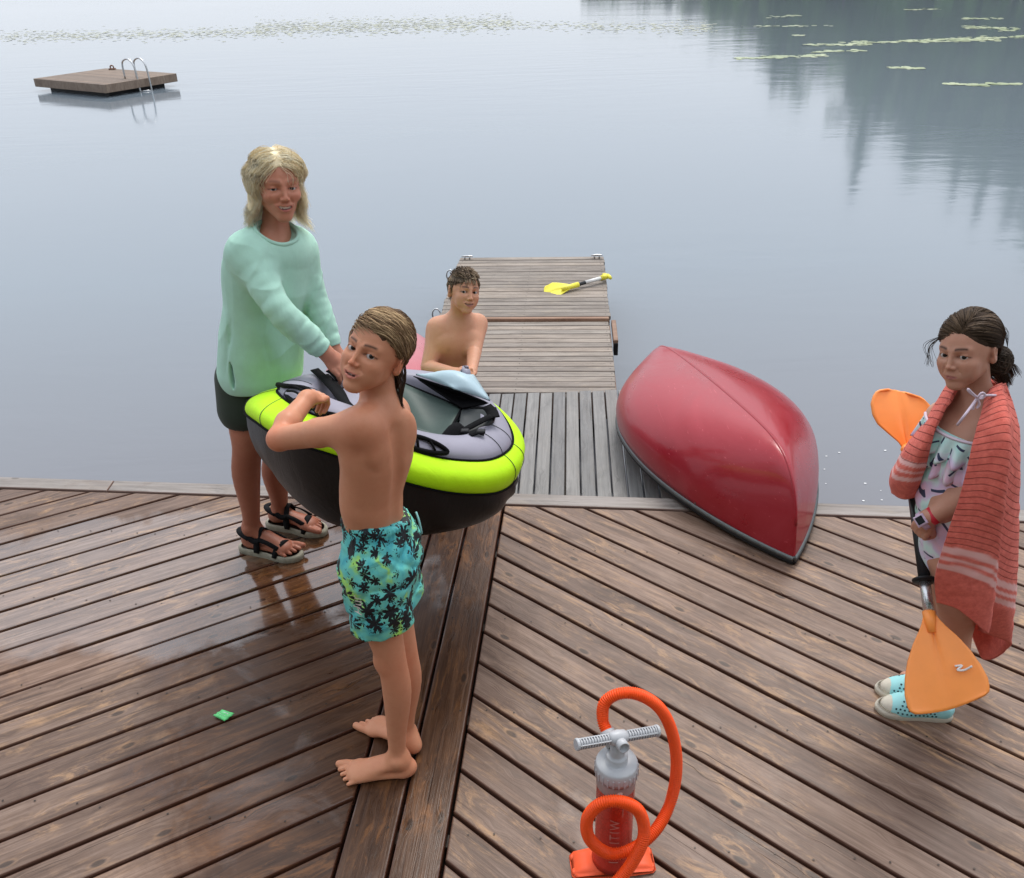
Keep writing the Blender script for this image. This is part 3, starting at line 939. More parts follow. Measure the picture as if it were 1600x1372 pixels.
# ------------------------------------------------------------------ wooded shores: the far bank (seen mirrored in the lake) and the bank behind the deck
def leaf_mat(name, a, b):
    q = NT(name, a, 0.6)
    rn = q.attr("Col").outputs["Color"]
    q.base(q.mix(0.5, q.ramp(q.noise(q.coord(), 0.35, 3), [(0.35, a), (0.65, b)]), q.mix(1.0, a, rn, 'MULTIPLY')))
    q.b.inputs["Specular IOR Level"].default_value = 0.2
    return q.m
def forest(name, trees, label, seed, leaf=0.5, dens=1.0):
    """trees: (x, y, ground z, height, radius, kind) -> one mass of separate leaf clumps and trunks"""
    r = np.random.default_rng(seed)
    V_, F_, Cc, n = [], [], [], 0
    tv = MB()
    for (x, y, z, h, rad, kind) in trees:
        k = int(230 * dens)
        if kind == 0:      # conifer
            t = r.random(k) ** 0.8
            zz = z + h * (0.10 + 0.90 * t)
            rr = rad * (1.02 - t) * np.sqrt(r.random(k)) * (0.75 + 0.35 * np.sin(t * 40))
            sz = leaf * (0.55 + 0.8 * (1 - t)) * (0.7 + 0.6 * r.random(k))
            a = r.random(k) * 6.283
            c = np.stack([x + rr * np.cos(a), y + rr * np.sin(a), zz - 0.15 * rr], 1)
            tone = (0.55 + 0.5 * r.random(k))[:, None] * V(0.80, 0.95, 0.95)
        else:
            nc = 9
            cc = r.normal(size=(nc, 3)) * V(0.42, 0.42, 0.24) * V(rad, rad, h)
            i = r.integers(0, nc, k)
            q = r.normal(size=(k, 3)); q /= np.linalg.norm(q, axis=1)[:, None]
            c = V(x, y, z + h * 0.60) + cc[i] + q * (rad * 0.45 * r.random(k)[:, None] ** 0.4) * V(1, 1, 0.9)
            sz = leaf * (0.7 + 0.7 * r.random(k))
            tone = (0.65 + 0.6 * r.random(k))[:, None] * V(1.05, 1.15, 0.8)
        nn = r.normal(size=(k, 3)); nn[:, 2] += 0.7; nn /= np.linalg.norm(nn, axis=1)[:, None]
        u = np.cross(nn, r.normal(size=(k, 3))); u /= np.linalg.norm(u, axis=1)[:, None]
        w = np.cross(nn, u)
        s_ = sz[:, None]
        quad = np.stack([c + u * s_, c + w * s_ * 0.6, c - u * s_, c - w * s_ * 0.6], 1).reshape(-1, 3)
        V_.append(quad); Cc.append(np.repeat(tone, 4, 0))
        F_.append(np.arange(n, n + 4 * k).reshape(-1, 4)); n += 4 * k
        tv.tube([V(x, y, z - 0.5), V(x + r.normal() * 0.2, y, z + h * 0.45), V(x, y, z + h * 0.85)], [h * 0.016, h * 0.011, h * 0.004], 6)
    tq = np.concatenate(tv.v)
    o = mesh_obj(name, np.concatenate(V_), np.concatenate(F_), leaf_mat(name + "_leaves", (0.060, 0.130, 0.022), (0.105, 0.180, 0.032)), None, False, np.concatenate(Cc))
    t = mesh_obj("trunks", tq, tv.f, plain("bark", (0.10, 0.08, 0.065), 0.9), None, True)
    t.parent = o
    tag(t, kind="stuff")
    return tag(o, label, None, None, "stuff")
r_ = np.random.default_rng(21)
tr = []
for k in range(230):
    az = math.radians(r_.uniform(5, 40))
    D = r_.uniform(78, 112)
    base = np.interp(math.degrees(az), [4, 8, 11.5, 14, 16.2, 18, 19.4, 22, 24.4, 27, 28.5, 30.5, 40], [1.2, 2.0, 3.2, 5.8, 7.6, 9.0, 8.4, 10.6, 12.6, 15.2, 16.4, 16.0, 18])
    h = (base * (D / 82) - (D - 78) * 0.10) * r_.uniform(0.66, 1.0)
    tr.append((D * math.sin(az), D * math.cos(az), WZ + 0.4 + (D - 78) * 0.10, h, h * r_.uniform(0.20, 0.34), 0 if r_.random() < 0.35 else 1))
for azd, hh in ((21.4, 15.8), (28.3, 17.0), (26.9, 15.8), (24.2, 13.6), (16.2, 8.2)):
    D = 78; az = math.radians(azd)
    tr.append((D * math.sin(az), D * math.cos(az), WZ + 0.4, hh, hh * 0.22, 0))
forest("far_woods", tr, "wooded far bank mirrored in the water at the right", 8, 0.75, 1.0)
tr = []
for k in range(46):
    x = r_.uniform(-26, 26); y = r_.uniform(-22, -9)
    h = r_.uniform(9, 15)
    tr.append((x, y, WZ + 0.8, h, h * r_.uniform(0.22, 0.32), 0 if r_.random() < 0.4 else 1))
forest("shore_woods", tr, "wooded bank behind the deck", 9, 0.6, 1.3)
bank = mesh_obj("bank", [(-60, -60, 0.9), (60, -60, 0.9), (60, -6, 0.2), (-60, -6, 0.2), (-60, -2.4, -0.9), (60, -2.4, -0.9)], [(0, 1, 2, 3), (3, 2, 5, 4)], varied("earth", (0.09, 0.075, 0.05), 0.9, 0.3, 2))
tag(bank, "earthy lake bank behind the deck", None, None, "structure")
sh = []
for azd in np.linspace(4, 60, 27):
    a = math.radians(azd)
    for D, z in ((76, WZ - 0.3), (80, WZ + 0.3), (140, WZ + 1.0 + 0.2 * max(0, azd - 10))):
        sh.append((D * math.sin(a), D * math.cos(a), z))
fb_ = mesh_obj("far_bank", sh, grid_faces(27, 3), varied("far_earth", (0.07, 0.075, 0.04), 0.9, 0.3, 0.3))
tag(fb_, "green far bank below the woods", None, None, "structure")
# ------------------------------------------------------------------ inflatable kayak
def fabric(name, base, rough=0.55, fine=900, bump=0.25, amt=0.10, crease=0.0, spec=0.3):
    q = NT(name, base, rough)
    co = q.coord()
    nz = q.noise(co, 9, 5, 0.6)
    q.base(q.ramp(nz, [(0.3, tuple(c * (1 - amt) for c in base)), (0.7, tuple(min(1, c * (1 + amt)) for c in base))]))
    q.b.inputs["Specular IOR Level"].default_value = spec
    h = q.noise(co, fine, 2)
    if crease:
        h = q.mul(q.mul(h, 0.15), q.mul(q.noise(q.mapping(co, (1, 1, 0.5)), 16, 5, 0.6, 1.2), crease), 'ADD')
    q.bump(h, bump, 0.004)
    return q.m
M_LIME = fabric("lime_fabric", (0.50, 0.86, 0.010), 0.55, 700, 0.3, 0.06, 2.0, 0.2)
M_KGREY = fabric("lilac_grey_fabric", (0.285, 0.275, 0.335), 0.45, 700, 0.2, 0.08, 0.9)
M_KBLACK = fabric("black_hull_fabric", (0.0055, 0.0055, 0.006), 0.40, 700, 0.35, 0.2, 1.6, 0.25)
M_KGREEN = fabric("green_grey_fabric", (0.060, 0.088, 0.078), 0.5, 700, 0.2, 0.1, 1.2)
M_KDARK = fabric("dark_grey_fabric", (0.050, 0.056, 0.058), 0.5, 700, 0.2, 0.1, 1.0)
M_WEB = fabric("black_webbing", (0.005, 0.005, 0.006), 0.85, 500, 0.4, 0.2, 0.0, 0.12)
M_KBLUE = fabric("pale_blue_fabric", (0.40, 0.53, 0.59), 0.4, 700, 0.15, 0.05, 0.8)
def sheet(name, grid, mat, parent, th=0.004, loc=None, mat_idx=None):
    """a cloth or panel with real thickness from an (nu, nv, 3) grid"""
    g = np.asarray(grid, float)
    nu, nv, _ = g.shape
    du = np.gradient(g, axis=0); dv = np.gradient(g, axis=1)
    n = np.cross(du, dv); n /= np.linalg.norm(n, axis=2, keepdims=True) + 1e-12
    a = (g + n * th / 2).reshape(-1, 3); b = (g - n * th / 2).reshape(-1, 3)
    f = grid_faces(nu, nv); k = nu * nv
    rim = []
    def edge(idx):
        for i in range(len(idx) - 1):
            rim.append((idx[i], idx[i + 1], idx[i + 1] + k, idx[i] + k))
    I = np.arange(k).reshape(nu, nv)
    edge(I[:, 0][::-1]); edge(I[:, -1]); edge(I[0]); edge(I[-1][::-1])
    F = np.concatenate([f, f[:, ::-1] + k, np.array(rim)])
    return mesh_obj(name, np.concatenate([a, b]), F, mat, parent, True, loc=loc)
def patch(corners, nu=8, nv=8, bulge=None):
    """bilinear patch through 4 corners (a b / d c) with an optional bulge vector"""
    a, b, c, d = [np.asarray(x, float) for x in corners]
    u = np.linspace(0, 1, nu)[:, None, None]; v = np.linspace(0, 1, nv)[None, :, None]
    g = a * (1 - u) * (1 - v) + b * u * (1 - v) + c * u * v + d * (1 - u) * v
    if bulge is not None:
        g = g + 16 * u * (1 - u) * v * (1 - v) * np.asarray(bulge)
    return g

def kayak():
    Gp = [(800, 686, 2.62), (788, 707, 2.50), (752, 719, 2.40), (681, 713, 2.32), (610, 690, 2.27), (540, 664, 2.27), (475, 640, 2.36), (438, 616, 2.55),
          (440, 606, 2.75), (475, 595, 2.92), (530, 588, 3.02), (600, 586, 3.10), (670, 590, 3.12), (724, 601, 3.08), (762, 626, 2.95), (788, 655, 2.78)]
    Kp = {0: (806, 735, 2.63), 1: (798, 757, 2.50), 2: (767, 771, 2.37), 3: (700, 769, 2.28), 4: (612, 747, 2.21), 5: (531, 714, 2.20), 6: (450, 688, 2.29), 7: (405, 662, 2.47), 8: (388, 642, 2.72)}
    G = np.array([atY(*p) for p in Gp])
    c = G.mean(0)
    K = []
    for i, g in enumerate(G):
        o = unit((g - c) * V(1, 1, 0))
        K.append(atY(*Kp[i]) if i in Kp else g + o * 0.050 - V(0, 0, 0.16))
    K = np.array(K)
    n = 128
    Gs, Ks = spline(G, n, True), spline(K, n, True)
    out = (Gs - c) * V(1, 1, 0); out /= np.linalg.norm(out, axis=1)[:, None]
    up = V(0, 0, 1)
    loc = V(c[0], c[1], 0)
    bot = V(c[0] + 0.02, c[1] + 0.02, c[2] - 0.35)
    kay = thing("inflatable_kayak", "lime and grey inflatable kayak with black bottom, held up by the woman and two boys", "kayak", loc)
    def rows(L):
        g = np.stack(L, 1)
        return g
    def part(name, L, mat, closed=True):
        g = rows(L)
        f = grid_faces(n, g.shape[1], True)
        return mesh_obj(name, g.reshape(-1, 3), f[:, ::-1], mat, kay, True, loc=loc)
    ta = np.linspace(0, 1, 11)
    # lime side band, bulging between its two seams
    lime = [Gs * (1 - t) + Ks * t + out * (0.036 * math.sin(math.pi * t) ** 0.8 + 0.0) + up * (0.012 * math.sin(math.pi * t)) for t in ta]
    part("side_band", lime, M_LIME)
    # black bottom, tucked under with slack folds
    th = np.linspace(0, 2 * np.pi, n, endpoint=False)
    hull = []
    for t in np.linspace(0, 1, 16):
        a = t * math.pi / 2
        w = math.cos(a) ** 0.75
        h_ = math.sin(a) ** 0.85
        p = bot + (Ks - bot) * V(w, w, 0) + (Ks - bot) * V(0, 0, 1) * (1 - h_)
        slack = 0.007 * np.sin(th * 5 + 4 * t + 1.5 * np.sin(th * 3)) * math.sin(math.pi * t) + 0.0035 * np.sin(th * 17 + 9 * t + 2 * np.sin(th * 4)) * math.sin(math.pi * min(1, t * 2.2)) 
        bul = 0.02 * math.sin(math.pi * min(1, t * 1.25)) if t < 0.8 else 0.0
        hull.append(p + out * (bul + slack)[:, None])
    part("hull_bottom", hull, M_KBLACK)
    for c_ in (Gs, Ks):
        piping = MB(); piping.tube(c_ + out * 0.004, 0.0042, 6, False, True)
        piping.build("piping", M_WEB, kay, True, loc=loc)
    # grey deck tube rolling inwards to the cockpit
    inner = []
    depth = 0.26
    for t in np.linspace(0, 1, 15):
        a = t * math.pi * 1.02
        sh = 1 - 0.33 * (1 - math.cos(min(a, math.pi))) / 2
        hgt = 0.045 * math.sin(min(a * 0.95, math.pi)) - (0.10 * max(0, (t - 0.72) / 0.28) ** 1.5)
        p = c + (Gs - c) * sh + up * hgt
        inner.append(p)
    part("deck_tube", inner, M_KGREY)
    last = inner[-1]
    well = [last, c + (last - c) * 0.99 - up * 0.06, c + (last - c) * 0.93 - up * 0.15, c + (last - c) * 0.80 - up * 0.19, c + (last - c) * 0.4 - up * 0.20, c + (last - c) * 0.02 - up * 0.20]
    part("floor", well, M_KGREEN)
    cm = MB(); cm.tube(inner[-1] + up * 0.006, 0.008, 8, False, True); cm.build("cockpit_rim", M_WEB, kay, True, loc=loc)
    # radial seams of the panels
    for i in (2, 9, 54, 62, 100):
        sm = MB(); L = [lime[k][i] + out[i] * 0.002 for k in range(11)]
        sm.tube(L, 0.0012, 5)
        L = [inner[k][i] + up * 0.002 for k in range(0, 11)]
        sm.tube(L, 0.0012, 5)
        sm.build("seam", M_KDARK, kay, True, loc=loc)
    # seat: tall green grey back panel and a darker side panel with piped edges
    q = lambda x, y, Y: atY(x, y, Y - 0.05)
    sb = patch([q(618, 596, 2.98), q(722, 640, 2.83), q(696, 688, 2.60), q(622, 662, 2.62)], 12, 12, V(0.0, -0.02, -0.05))
    seat = sheet("seat_back", sb, M_KGREEN, kay, 0.018, loc)
    e = MB(); e.tube(np.concatenate([sb[:, 0], sb[-1, 1:]]) + V(0, 0, 0.006), 0.0055, 6); e.build("piping", M_WEB, seat, True, loc=loc)
    sb2 = patch([q(722, 640, 2.83), q(774, 641, 2.74), q(770, 658, 2.66), q(712, 688, 2.58)], 10, 10, V(0, 0, -0.02))
    s2 = sheet("seat_side", sb2, M_KDARK, kay, 0.016, loc)
    e = MB(); e.tube(np.concatenate([sb2[:, 0], sb2[-1, 1:]]) + V(0, 0, 0.006), 0.006, 6); e.build("piping", M_WEB, s2, True, loc=loc)
    # inner side pad at the left of the well
    sb3 = patch([q(520, 612, 2.80), q(585, 606, 2.86), q(588, 650, 2.62), q(540, 652, 2.58)], 8, 8, V(0, 0, -0.01))
    sp_ = sheet("seat_pad", sb3, M_KGREY, kay, 0.02, loc)
    e = MB(); e.tube(np.concatenate([sb3[:, 0], sb3[-1, 1:]]) + V(0, 0, 0.008), 0.005, 6); e.build("piping", M_WEB, sp_, True, loc=loc)
    # pale blue spray cover over the bow; black sheet paints the dark gap below
    cv = patch([q(650, 585, 2.96), q(740, 586, 2.98), q(766, 626, 2.80), q(709, 607, 2.82)], 12, 10, V(0, -0.01, 0.05))
    sheet("spray_cover", cv, M_KBLUE, kay, 0.006, loc)
    cv2 = patch([q(646, 588, 2.98), q(709, 609, 2.83), q(764, 630, 2.805), q(722, 638, 2.80)], 10, 8, V(0, 0.04, -0.02))
    sheet("cover_gap_dark", cv2, M_WEB, kay, 0.006, loc)
    # bow handle
    def strap(name, pts, w, mat, lift=0.004, par=kay, th=0.004, nrm=V(0, 0, 1)):
        p = spline(pts, 18)
        t = np.gradient(p, axis=0); t /= np.linalg.norm(t, axis=1)[:, None]
        s_ = np.cross(t, nrm); s_ /= np.linalg.norm(s_, axis=1)[:, None] + 1e-9
        g = np.stack([p - s_ * w / 2, p + s_ * w / 2], 1) + nrm * lift
        return sheet(name, g, mat, par, th, loc)
    strap("bow_handle", [q(731, 598, 2.99), q(730, 592, 2.98), q(728, 578, 3.0), q(726, 577, 3.03), q(724, 588, 3.06)], 0.030, M_KGREY, 0.0, kay, 0.006, unit(V(0.3, -1, 0.3)))
    # coaming strap at the left, buckles and webbing
    strap("webbing_strap", [q(492, 582, 2.93), q(505, 594, 2.86), q(522, 612, 2.74), q(536, 630, 2.60), q(552, 647, 2.48)], 0.030, M_WEB, 0.012)
    strap("webbing_strap", [q(508, 594, 2.90), q(520, 606, 2.84), q(532, 620, 2.74), q(541, 638, 2.62)], 0.030, M_WEB, 0.02)
    strap("webbing_strap", [q(517, 583, 2.95), q(528, 590, 2.93), q(536, 600, 2.88)], 0.045, M_WEB, 0.016)
    strap("webbing_strap", [q(700, 686, 2.60), q(725, 676, 2.60), q(748, 664, 2.62), q(768, 654, 2.64)], 0.028, M_WEB, 0.010)
    strap("webbing_strap", [q(734, 684, 2.54), q(746, 680, 2.55), q(757, 682, 2.55)], 0.030, M_WEB, 0.012)
    strap("webbing_strap", [q(760, 640, 2.70), q(768, 648, 2.68), q(772, 658, 2.64)], 0.040, M_WEB, 0.014)
    for px in ((513, 600, 2.86), (727, 680, 2.58), (752, 681, 2.55)):
        bk = MB(); bk.box(q(*px) + V(0, 0, 0.016), (0.028, 0.020, 0.010), None, 0.003)
        bk.build("buckle", M_BLACKPL, kay, False, loc=loc)
    sc_ = patch([q(706, 664, 2.66), q(724, 668, 2.66), q(722, 690, 2.56), q(684, 690, 2.56)], 8, 8, V(0.01, 0, 0.03))
    sheet("seat_clip_cover", sc_, M_WEB, kay, 0.012, loc)
    # black-edged lacing patches on the near side of the deck tube
    def lacing(pts, cords):
        p = spline(pts, 40, True)
        mb = MB(); mb.tube(p + V(0, 0, 0.010), 0.0075, 6, False, True)
        for a, b in cords:
            mid = (a + b) / 2 + V(0, 0, 0.018)
            mb.tube(spline([a + V(0, 0, 0.01), mid, b + V(0, 0, 0.01)], 8), 0.0038, 6)
        mb.build("deck_lacing", M_WEB, kay, True, loc=loc)
    # positions follow the tube's own surface
    def on(i, k):
        return inner[k][int(i) % n]
    def at_i(px, py):
        P = np.stack(inner, 1)[:, :9].reshape(-1, 3)
        d = P - CAMP; kk = d @ FWD
        sx = 800 + 1383 * (d @ RIGHT) / kk; sy = 686 - 1383 * (d @ UPV) / kk
        return P[np.argmin((sx - px) ** 2 + (sy - py) ** 2)]
    A = [at_i(*p) for p in ((426, 603), (446, 608), (480, 612), (498, 628), (484, 648), (456, 636))]
    lacing(A, [(at_i(438, 606), at_i(478, 616)), (at_i(447, 616), at_i(474, 624)), (at_i(455, 628), at_i(476, 632))])
    A = [at_i(*p) for p in ((644, 690), (662, 690), (684, 702), (699, 713), (672, 711), (648, 702))]
    lacing(A, [(at_i(650, 690), at_i(658, 706)), (at_i(668, 692), at_i(680, 708))])
    A = [at_i(*p) for p in ((495, 650), (520, 652), (545, 662), (550, 668), (520, 664), (500, 656))]
    lacing(A, [(at_i(512, 652), at_i(520, 660))])
    hp = patch([q(488, 640, 2.36), q(506, 634, 2.40), q(510, 650, 2.32), q(500, 652, 2.30)], 6, 6, V(0, 0, 0.02))
    sheet("carry_handle", hp, M_WEB, kay, 0.008, loc)
    return kay
kayak()

# ------------------------------------------------------------------ upturned canoes
def canoe_red(name, base, pale):
    q = NT(name, base, 0.3)
    co = q.coord()
    up = q.n("NewGeometry").outputs["Position"]
    cl = q.noise(q.mapping(co, (3.5, 1.2, 3.5)), 1.3, 6, 0.65, 0.6)
    c = q.mix(q.mul(q.ramp(cl, [(0.42, (0, 0, 0)), (0.72, (1, 1, 1))]), 0.55), base, pale)
    sc = q.ramp(q.noise(q.mapping(co, (110, 1.6, 110), rot=(0.06, 0.0, 0.10)), 1.0, 4, 0.6, 0.3), [(0.66, (0, 0, 0)), (0.70, (1, 1, 1))])
    c = q.mix(q.mul(sc, 0.40), c, tuple(min(1, x * 1.6 + 0.1) for x in pale))
    dk = q.ramp(q.noise(co, 26, 5, 0.7, 0.6), [(0.66, (0, 0, 0)), (0.74, (1, 1, 1))])
    c = q.mix(q.mul(dk, 0.35), c, (0.10, 0.02, 0.02))
    q.base(c)
    q.rough(q.ramp(cl, [(0.3, (0.20, 0.20, 0.20)), (0.7, (0.48, 0.48, 0.48))]))
    q.b.inputs["Coat Weight"].default_value = 0.35
    q.b.inputs["Coat Roughness"].default_value = 0.12
    q.b.inputs["Specular IOR Level"].default_value = 0.35
    q.bump(q.noise(co, 7, 3, 0.5), 0.12, 0.01)
    return q.m
M_CANOE = canoe_red("canoe_red_gelcoat", (0.30, 0.006, 0.016), (0.40, 0.034, 0.052))
M_CANOE2 = canoe_red("canoe_faded_gelcoat", (0.42, 0.07, 0.09), (0.60, 0.22, 0.24))
M_ALU = varied("dull_aluminium", (0.13, 0.14, 0.14), 0.45, 0.15, 40, Metallic=0.8)
def canoe(near, far, halfw, hk, label, mat, group, hf=None, sheer=0.10):
    near, far = np.asarray(near, float), np.asarray(far, float)
    L = np.linalg.norm(far - near)
    d = (far - near) / L
    side = unit(np.cross(d, (0, 0, 1))); up = np.cross(side, d)
    loc = (near + far) / 2
    t = thing("canoe", label, "canoe", loc, group)
    nu, nv = 72, 41
    s_ = 0.5 * (1 - np.cos(np.linspace(0, np.pi, nu)))         # 0 near .. 1 far
    x = 2 * s_ - 1
    w = halfw * np.clip(1 - np.abs(x) ** 2.0, 0, 1) ** 0.95
    sh = sheer * (1 - np.abs(x) ** 1.6)                          # rail lifts off the ground between its tips
    hh = (hk + (0 if hf is None else (hf - hk) * s_))
    keel = hh * np.clip(1 - np.abs(x) ** 9, 0, 1) ** 0.42 * (0.93 + 0.07 * (1 - x * x))
    full = np.clip(1.25 - np.abs(x) ** 1.3, 0, 1)
    g = np.zeros((nu, nv, 3))
    a = np.linspace(-1, 1, nv)
    for i in range(nu):
        e = 1.05 + 1.5 * full[i]
        aa = np.sign(a) * np.abs(a) ** 1.0
        ph = (aa + 1) / 2 * np.pi
        cx = -np.sign(np.cos(ph)) * np.abs(np.cos(ph)) ** (2 / e)
        cz = np.abs(np.sin(ph)) ** (2 / (e * 0.92))
        tum = 1 + 0.045 * np.sin(np.clip(cz, 0, 1) * np.pi)
        z = sh[i] + np.maximum(keel[i] - sh[i], 0.0) * cz
        base = near + d * L * (s_[i] + 0.012 * (1 if x[i] > 0 else -1) * (np.abs(x[i]) ** 12) * 0)
        g[i] = base + side * (w[i] * cx * tum)[:, None] + up * z[:, None]
    hull = sheet("hull", g, mat, t, 0.008, loc)
    kb = MB(); kb.tube(g[3:-3, nv // 2] + up * 0.002, 0.0065, 6); kb.build("keel_strip", mat, hull, True, loc=loc)
    for j in (0, nv - 1):
        mb = MB()
        p = g[:, j] - up * 0.004
        mb.tube(p, 0.0135, 8)
        mb.build("gunwale", M_ALU, t, True, loc=loc)
        mb = MB()
        p2 = g[1:-1, j] - up * 0.020
        mb.tube(p2, 0.011, 8)
        mb.build("rubber_trim", M_BLACKPL, t, True, loc=loc)
    for i0, i1, b in ((1, 9, near), (nu - 10, nu - 2, far)):
        gg = np.stack([g[i0:i1, 0], (g[i0:i1, 0] + g[i0:i1, -1]) / 2 - up * 0.004, g[i0:i1, -1]], 1) + up * 0.010
        sheet("end_deck", gg, M_BLACKPL, t, 0.014, loc)
    rv = MB()
    for i in range(4, nu - 4, 3):
        for j in (0, nv - 1):
            q = g[i, j] * 0.93 + g[i, 2 if j == 0 else nv - 3] * 0.07 + up * 0.012
            v, f = lathe_vf([(0.0, 0.003), (0.0035, 0.002), (0.004, -0.002)], 6, side * (-1 if j == 0 else 1), q); rv.add(v, f)
    tag(rv.build("rivets", M_ALU, t, True, loc=loc), kind="stuff")
    for s0 in (0.3, 0.62):
        i = int(s0 * nu)
        mb = MB(); mb.tube([g[i, 0] + up * 0.01, g[i, -1] + up * 0.01], 0.018, 8); mb.build("thwart", M_ALU, t, True, loc=loc)
    return t
canoe(atZ(1240, 872, 0.035), atY(1018, 600, 4.80), 0.420, 0.440, "red upturned canoe lying from the deck over the ramp, right of the floating dock", M_CANOE, "upturned red canoes", 0.32)
canoe(V(-0.62, 3.34, 0.02), V(-0.70, 5.2, -0.22), 0.36, 0.48, "faded pink red upturned canoe mostly hidden behind the woman and the kayak", M_CANOE2, "upturned red canoes", 0.40)

# ------------------------------------------------------------------ hand pump with its hose
M_PORANGE = varied("pump_orange", (0.80, 0.105, 0.035), 0.42, 0.05, 30, Specular_IOR_Level=0.25)
M_HOSE = varied("hose_orange", (0.88, 0.085, 0.010), 0.40, 0.05, 60, Specular_IOR_Level=0.25)
M_PRED = varied("pump_red", (0.50, 0.030, 0.016), 0.26, 0.08, 40)
M_PGREY = varied("pump_grey", (0.43, 0.44, 0.46), 0.42, 0.06, 60)
M_PBAND = varied("pump_band", (0.30, 0.24, 0.23), 0.4, 0.08, 40)
M_PPINK = plain("print_pink", (0.62, 0.26, 0.22), 0.5)
M_WHITE = plain("print_white", (0.72, 0.68, 0.65), 0.5)
def pump():
    b = atZ(957, 1338, 0.03); b[2] = 0
    t = thing("hand_pump", "red and grey hand pump with orange ribbed hose standing on the deck", "pump", b)
    # foot plate: two sloping wings joined at the middle
    xa = unit(atZ(1020, 1330, 0.03) - atZ(892, 1340, 0.03)); ya = V(-xa[1], xa[0], 0)
    Rb = np.stack([xa, ya, V(0, 0, 1)], 1)
    W_ = np.linalg.norm(atZ(1020, 1330, 0.03) - atZ(892, 1340, 0.03)) / 2
    nu, nv = 25, 13
    u = np.linspace(-1, 1, nu); v = np.linspace(-1, 1, nv)
    top = np.zeros((nu, nv, 3)); bt = np.zeros((nu, nv, 3))
    for i, x in enumerate(u):
        hw = 0.046 * (1 - 0.18 * abs(x)) * (1 - max(0, abs(x) - 0.93) * 3)
        for j, y in enumerate(v):
            edge = max(abs(y) ** 6, abs(x) ** 14)
            z = 0.022 + 0.014 * (1 - abs(x)) - 0.014 * edge - 0.004 * (abs(x) > 0.5) * (1 - abs(y))
            p = V(x * W_, y * hw, 0)
            top[i, j] = b + Rb @ (p + V(0, 0, z)); bt[i, j] = b + Rb @ (p * V(1.02, 1.04, 1) + V(0, 0, 0.003))
    g = np.concatenate([top.reshape(-1, 3), bt.reshape(-1, 3)])
    f = grid_faces(nu, nv); k = nu * nv
    I = np.arange(k).reshape(nu, nv); loop = list(I[:, 0]) + list(I[-1, 1:]) + list(I[::-1, -1][1:]) + list(I[0, ::-1][1:-1])
    rim = [(loop[q], loop[(q + 1) % len(loop)], loop[(q + 1) % len(loop)] + k, loop[q] + k) for q in range(len(loop))]
    mesh_obj("foot_plate", g, np.concatenate([f, f[:, ::-1] + k, np.array(rim)]), M_PORANGE, t, True, loc=b)
    zt = 0.405
    v_, f_ = lathe_vf([(0.056, 0.028), (0.054, 0.05), (0.0490, 0.06), (0.0490, 0.328), (0.0495, 0.329)], 40, o=b)
    cyl = mesh_obj("cylinder", v_, f_, M_PRED, t, True, loc=b)
    v_, f_ = lathe_vf([(0.0497, 0.326), (0.0500, 0.328), (0.0500, 0.358), (0.0497, 0.359)], 40, o=b)
    mesh_obj("collar_band", v_, f_, M_PBAND, t, True, loc=b)
    v_, f_ = lathe_vf([(0.0490, 0.359), (0.0510, 0.360), (0.0510, 0.363), (0.0490, 0.364)], 40, o=b)
    mesh_obj("seal_ring", v_, f_, plain("dark_red_seal", (0.12, 0.01, 0.012), 0.4), t, True, loc=b)
    v_, f_ = lathe_vf([(0.050, 0.364), (0.0535, 0.365), (0.0540, 0.375), (0.0540, 0.392), (0.0525, 0.400), (0.050, 0.405), (0.028, 0.407), (0.027, 0.407), (0.027, 0.425), (0.0245, 0.428), (0.020, 0.429), (0.0185, 0.434), (0.017, 0.470), (0.0, 0.472)], 48, o=b)
    cap = mesh_obj("cap", v_, f_, M_PGREY, t, True, loc=b)
    mb = MB()
    for k_ in range(24):
        a = k_ * 2 * math.pi / 24
        mb.box(b + V(0.0542 * math.cos(a), 0.0542 * math.sin(a), 0.378), (0.003, 0.004, 0.026), np.array(Matrix.Rotation(a, 3, 'Z')), 0.001)
    tag(mb.build("grip_ribs", M_PGREY, cap, False, loc=b), kind="stuff")
    # T handle: hub and two ribbed grips
    hc = b + V(0, 0, 0.487)
    hl = unit(atY(1025, 1141, b[1] + 0.035) - atY(903, 1162, b[1] - 0.03))
    hd = thing("handle", None, None, hc); hd.parent = t; hd.location = Vector(hc) - t.location
    v_, f_ = lathe_vf([(0.0, -0.026), (0.012, -0.0255), (0.017, -0.018), (0.019, 0.0), (0.017, 0.018), (0.012, 0.0255), (0.0, 0.026)], 24, hl, hc)
    mesh_obj("hub", v_, f_, M_PGREY, hd, True, loc=hc)
    fr_ = unit(np.cross(hl, (0, 0, 1)));
    if fr_[1] > 0: fr_ = -fr_
    v_, f_ = lathe_vf([(0.015, 0.0), (0.015, 0.030), (0.0120, 0.031), (0.0115, 0.022), (0.0, 0.021)], 18, fr_ + V(0, 0, 0.15), hc + fr_ * 0.006 - V(0, 0, 0.004))
    mesh_obj("outlet_socket", v_, f_, M_PGREY, hd, True, loc=hc)
    for sg in (-1, 1):
        a = hc + hl * sg * 0.024; e = hc + hl * sg * 0.108
        mb = MB()
        prof = []
        nrib = 11
        core, f2 = lathe_vf([(0.0095, 0), (0.0095, 0.084)], 16, hl * sg, a); mb.add(core, f2)
        for k_ in range(nrib):
            h0 = 0.003 + k_ * 0.0073
            v2, f2 = lathe_vf([(0.008, h0), (0.0138, h0 + 0.0006), (0.0138, h0 + 0.0032), (0.008, h0 + 0.0038)], 20, hl * sg, a); mb.add(v2, f2)
        v2, f2 = lathe_vf([(0.0140, 0.081), (0.0152, 0.082), (0.0152, 0.087), (0.0135, 0.089), (0.0, 0.089)], 20, hl * sg, a); mb.add(v2, f2)
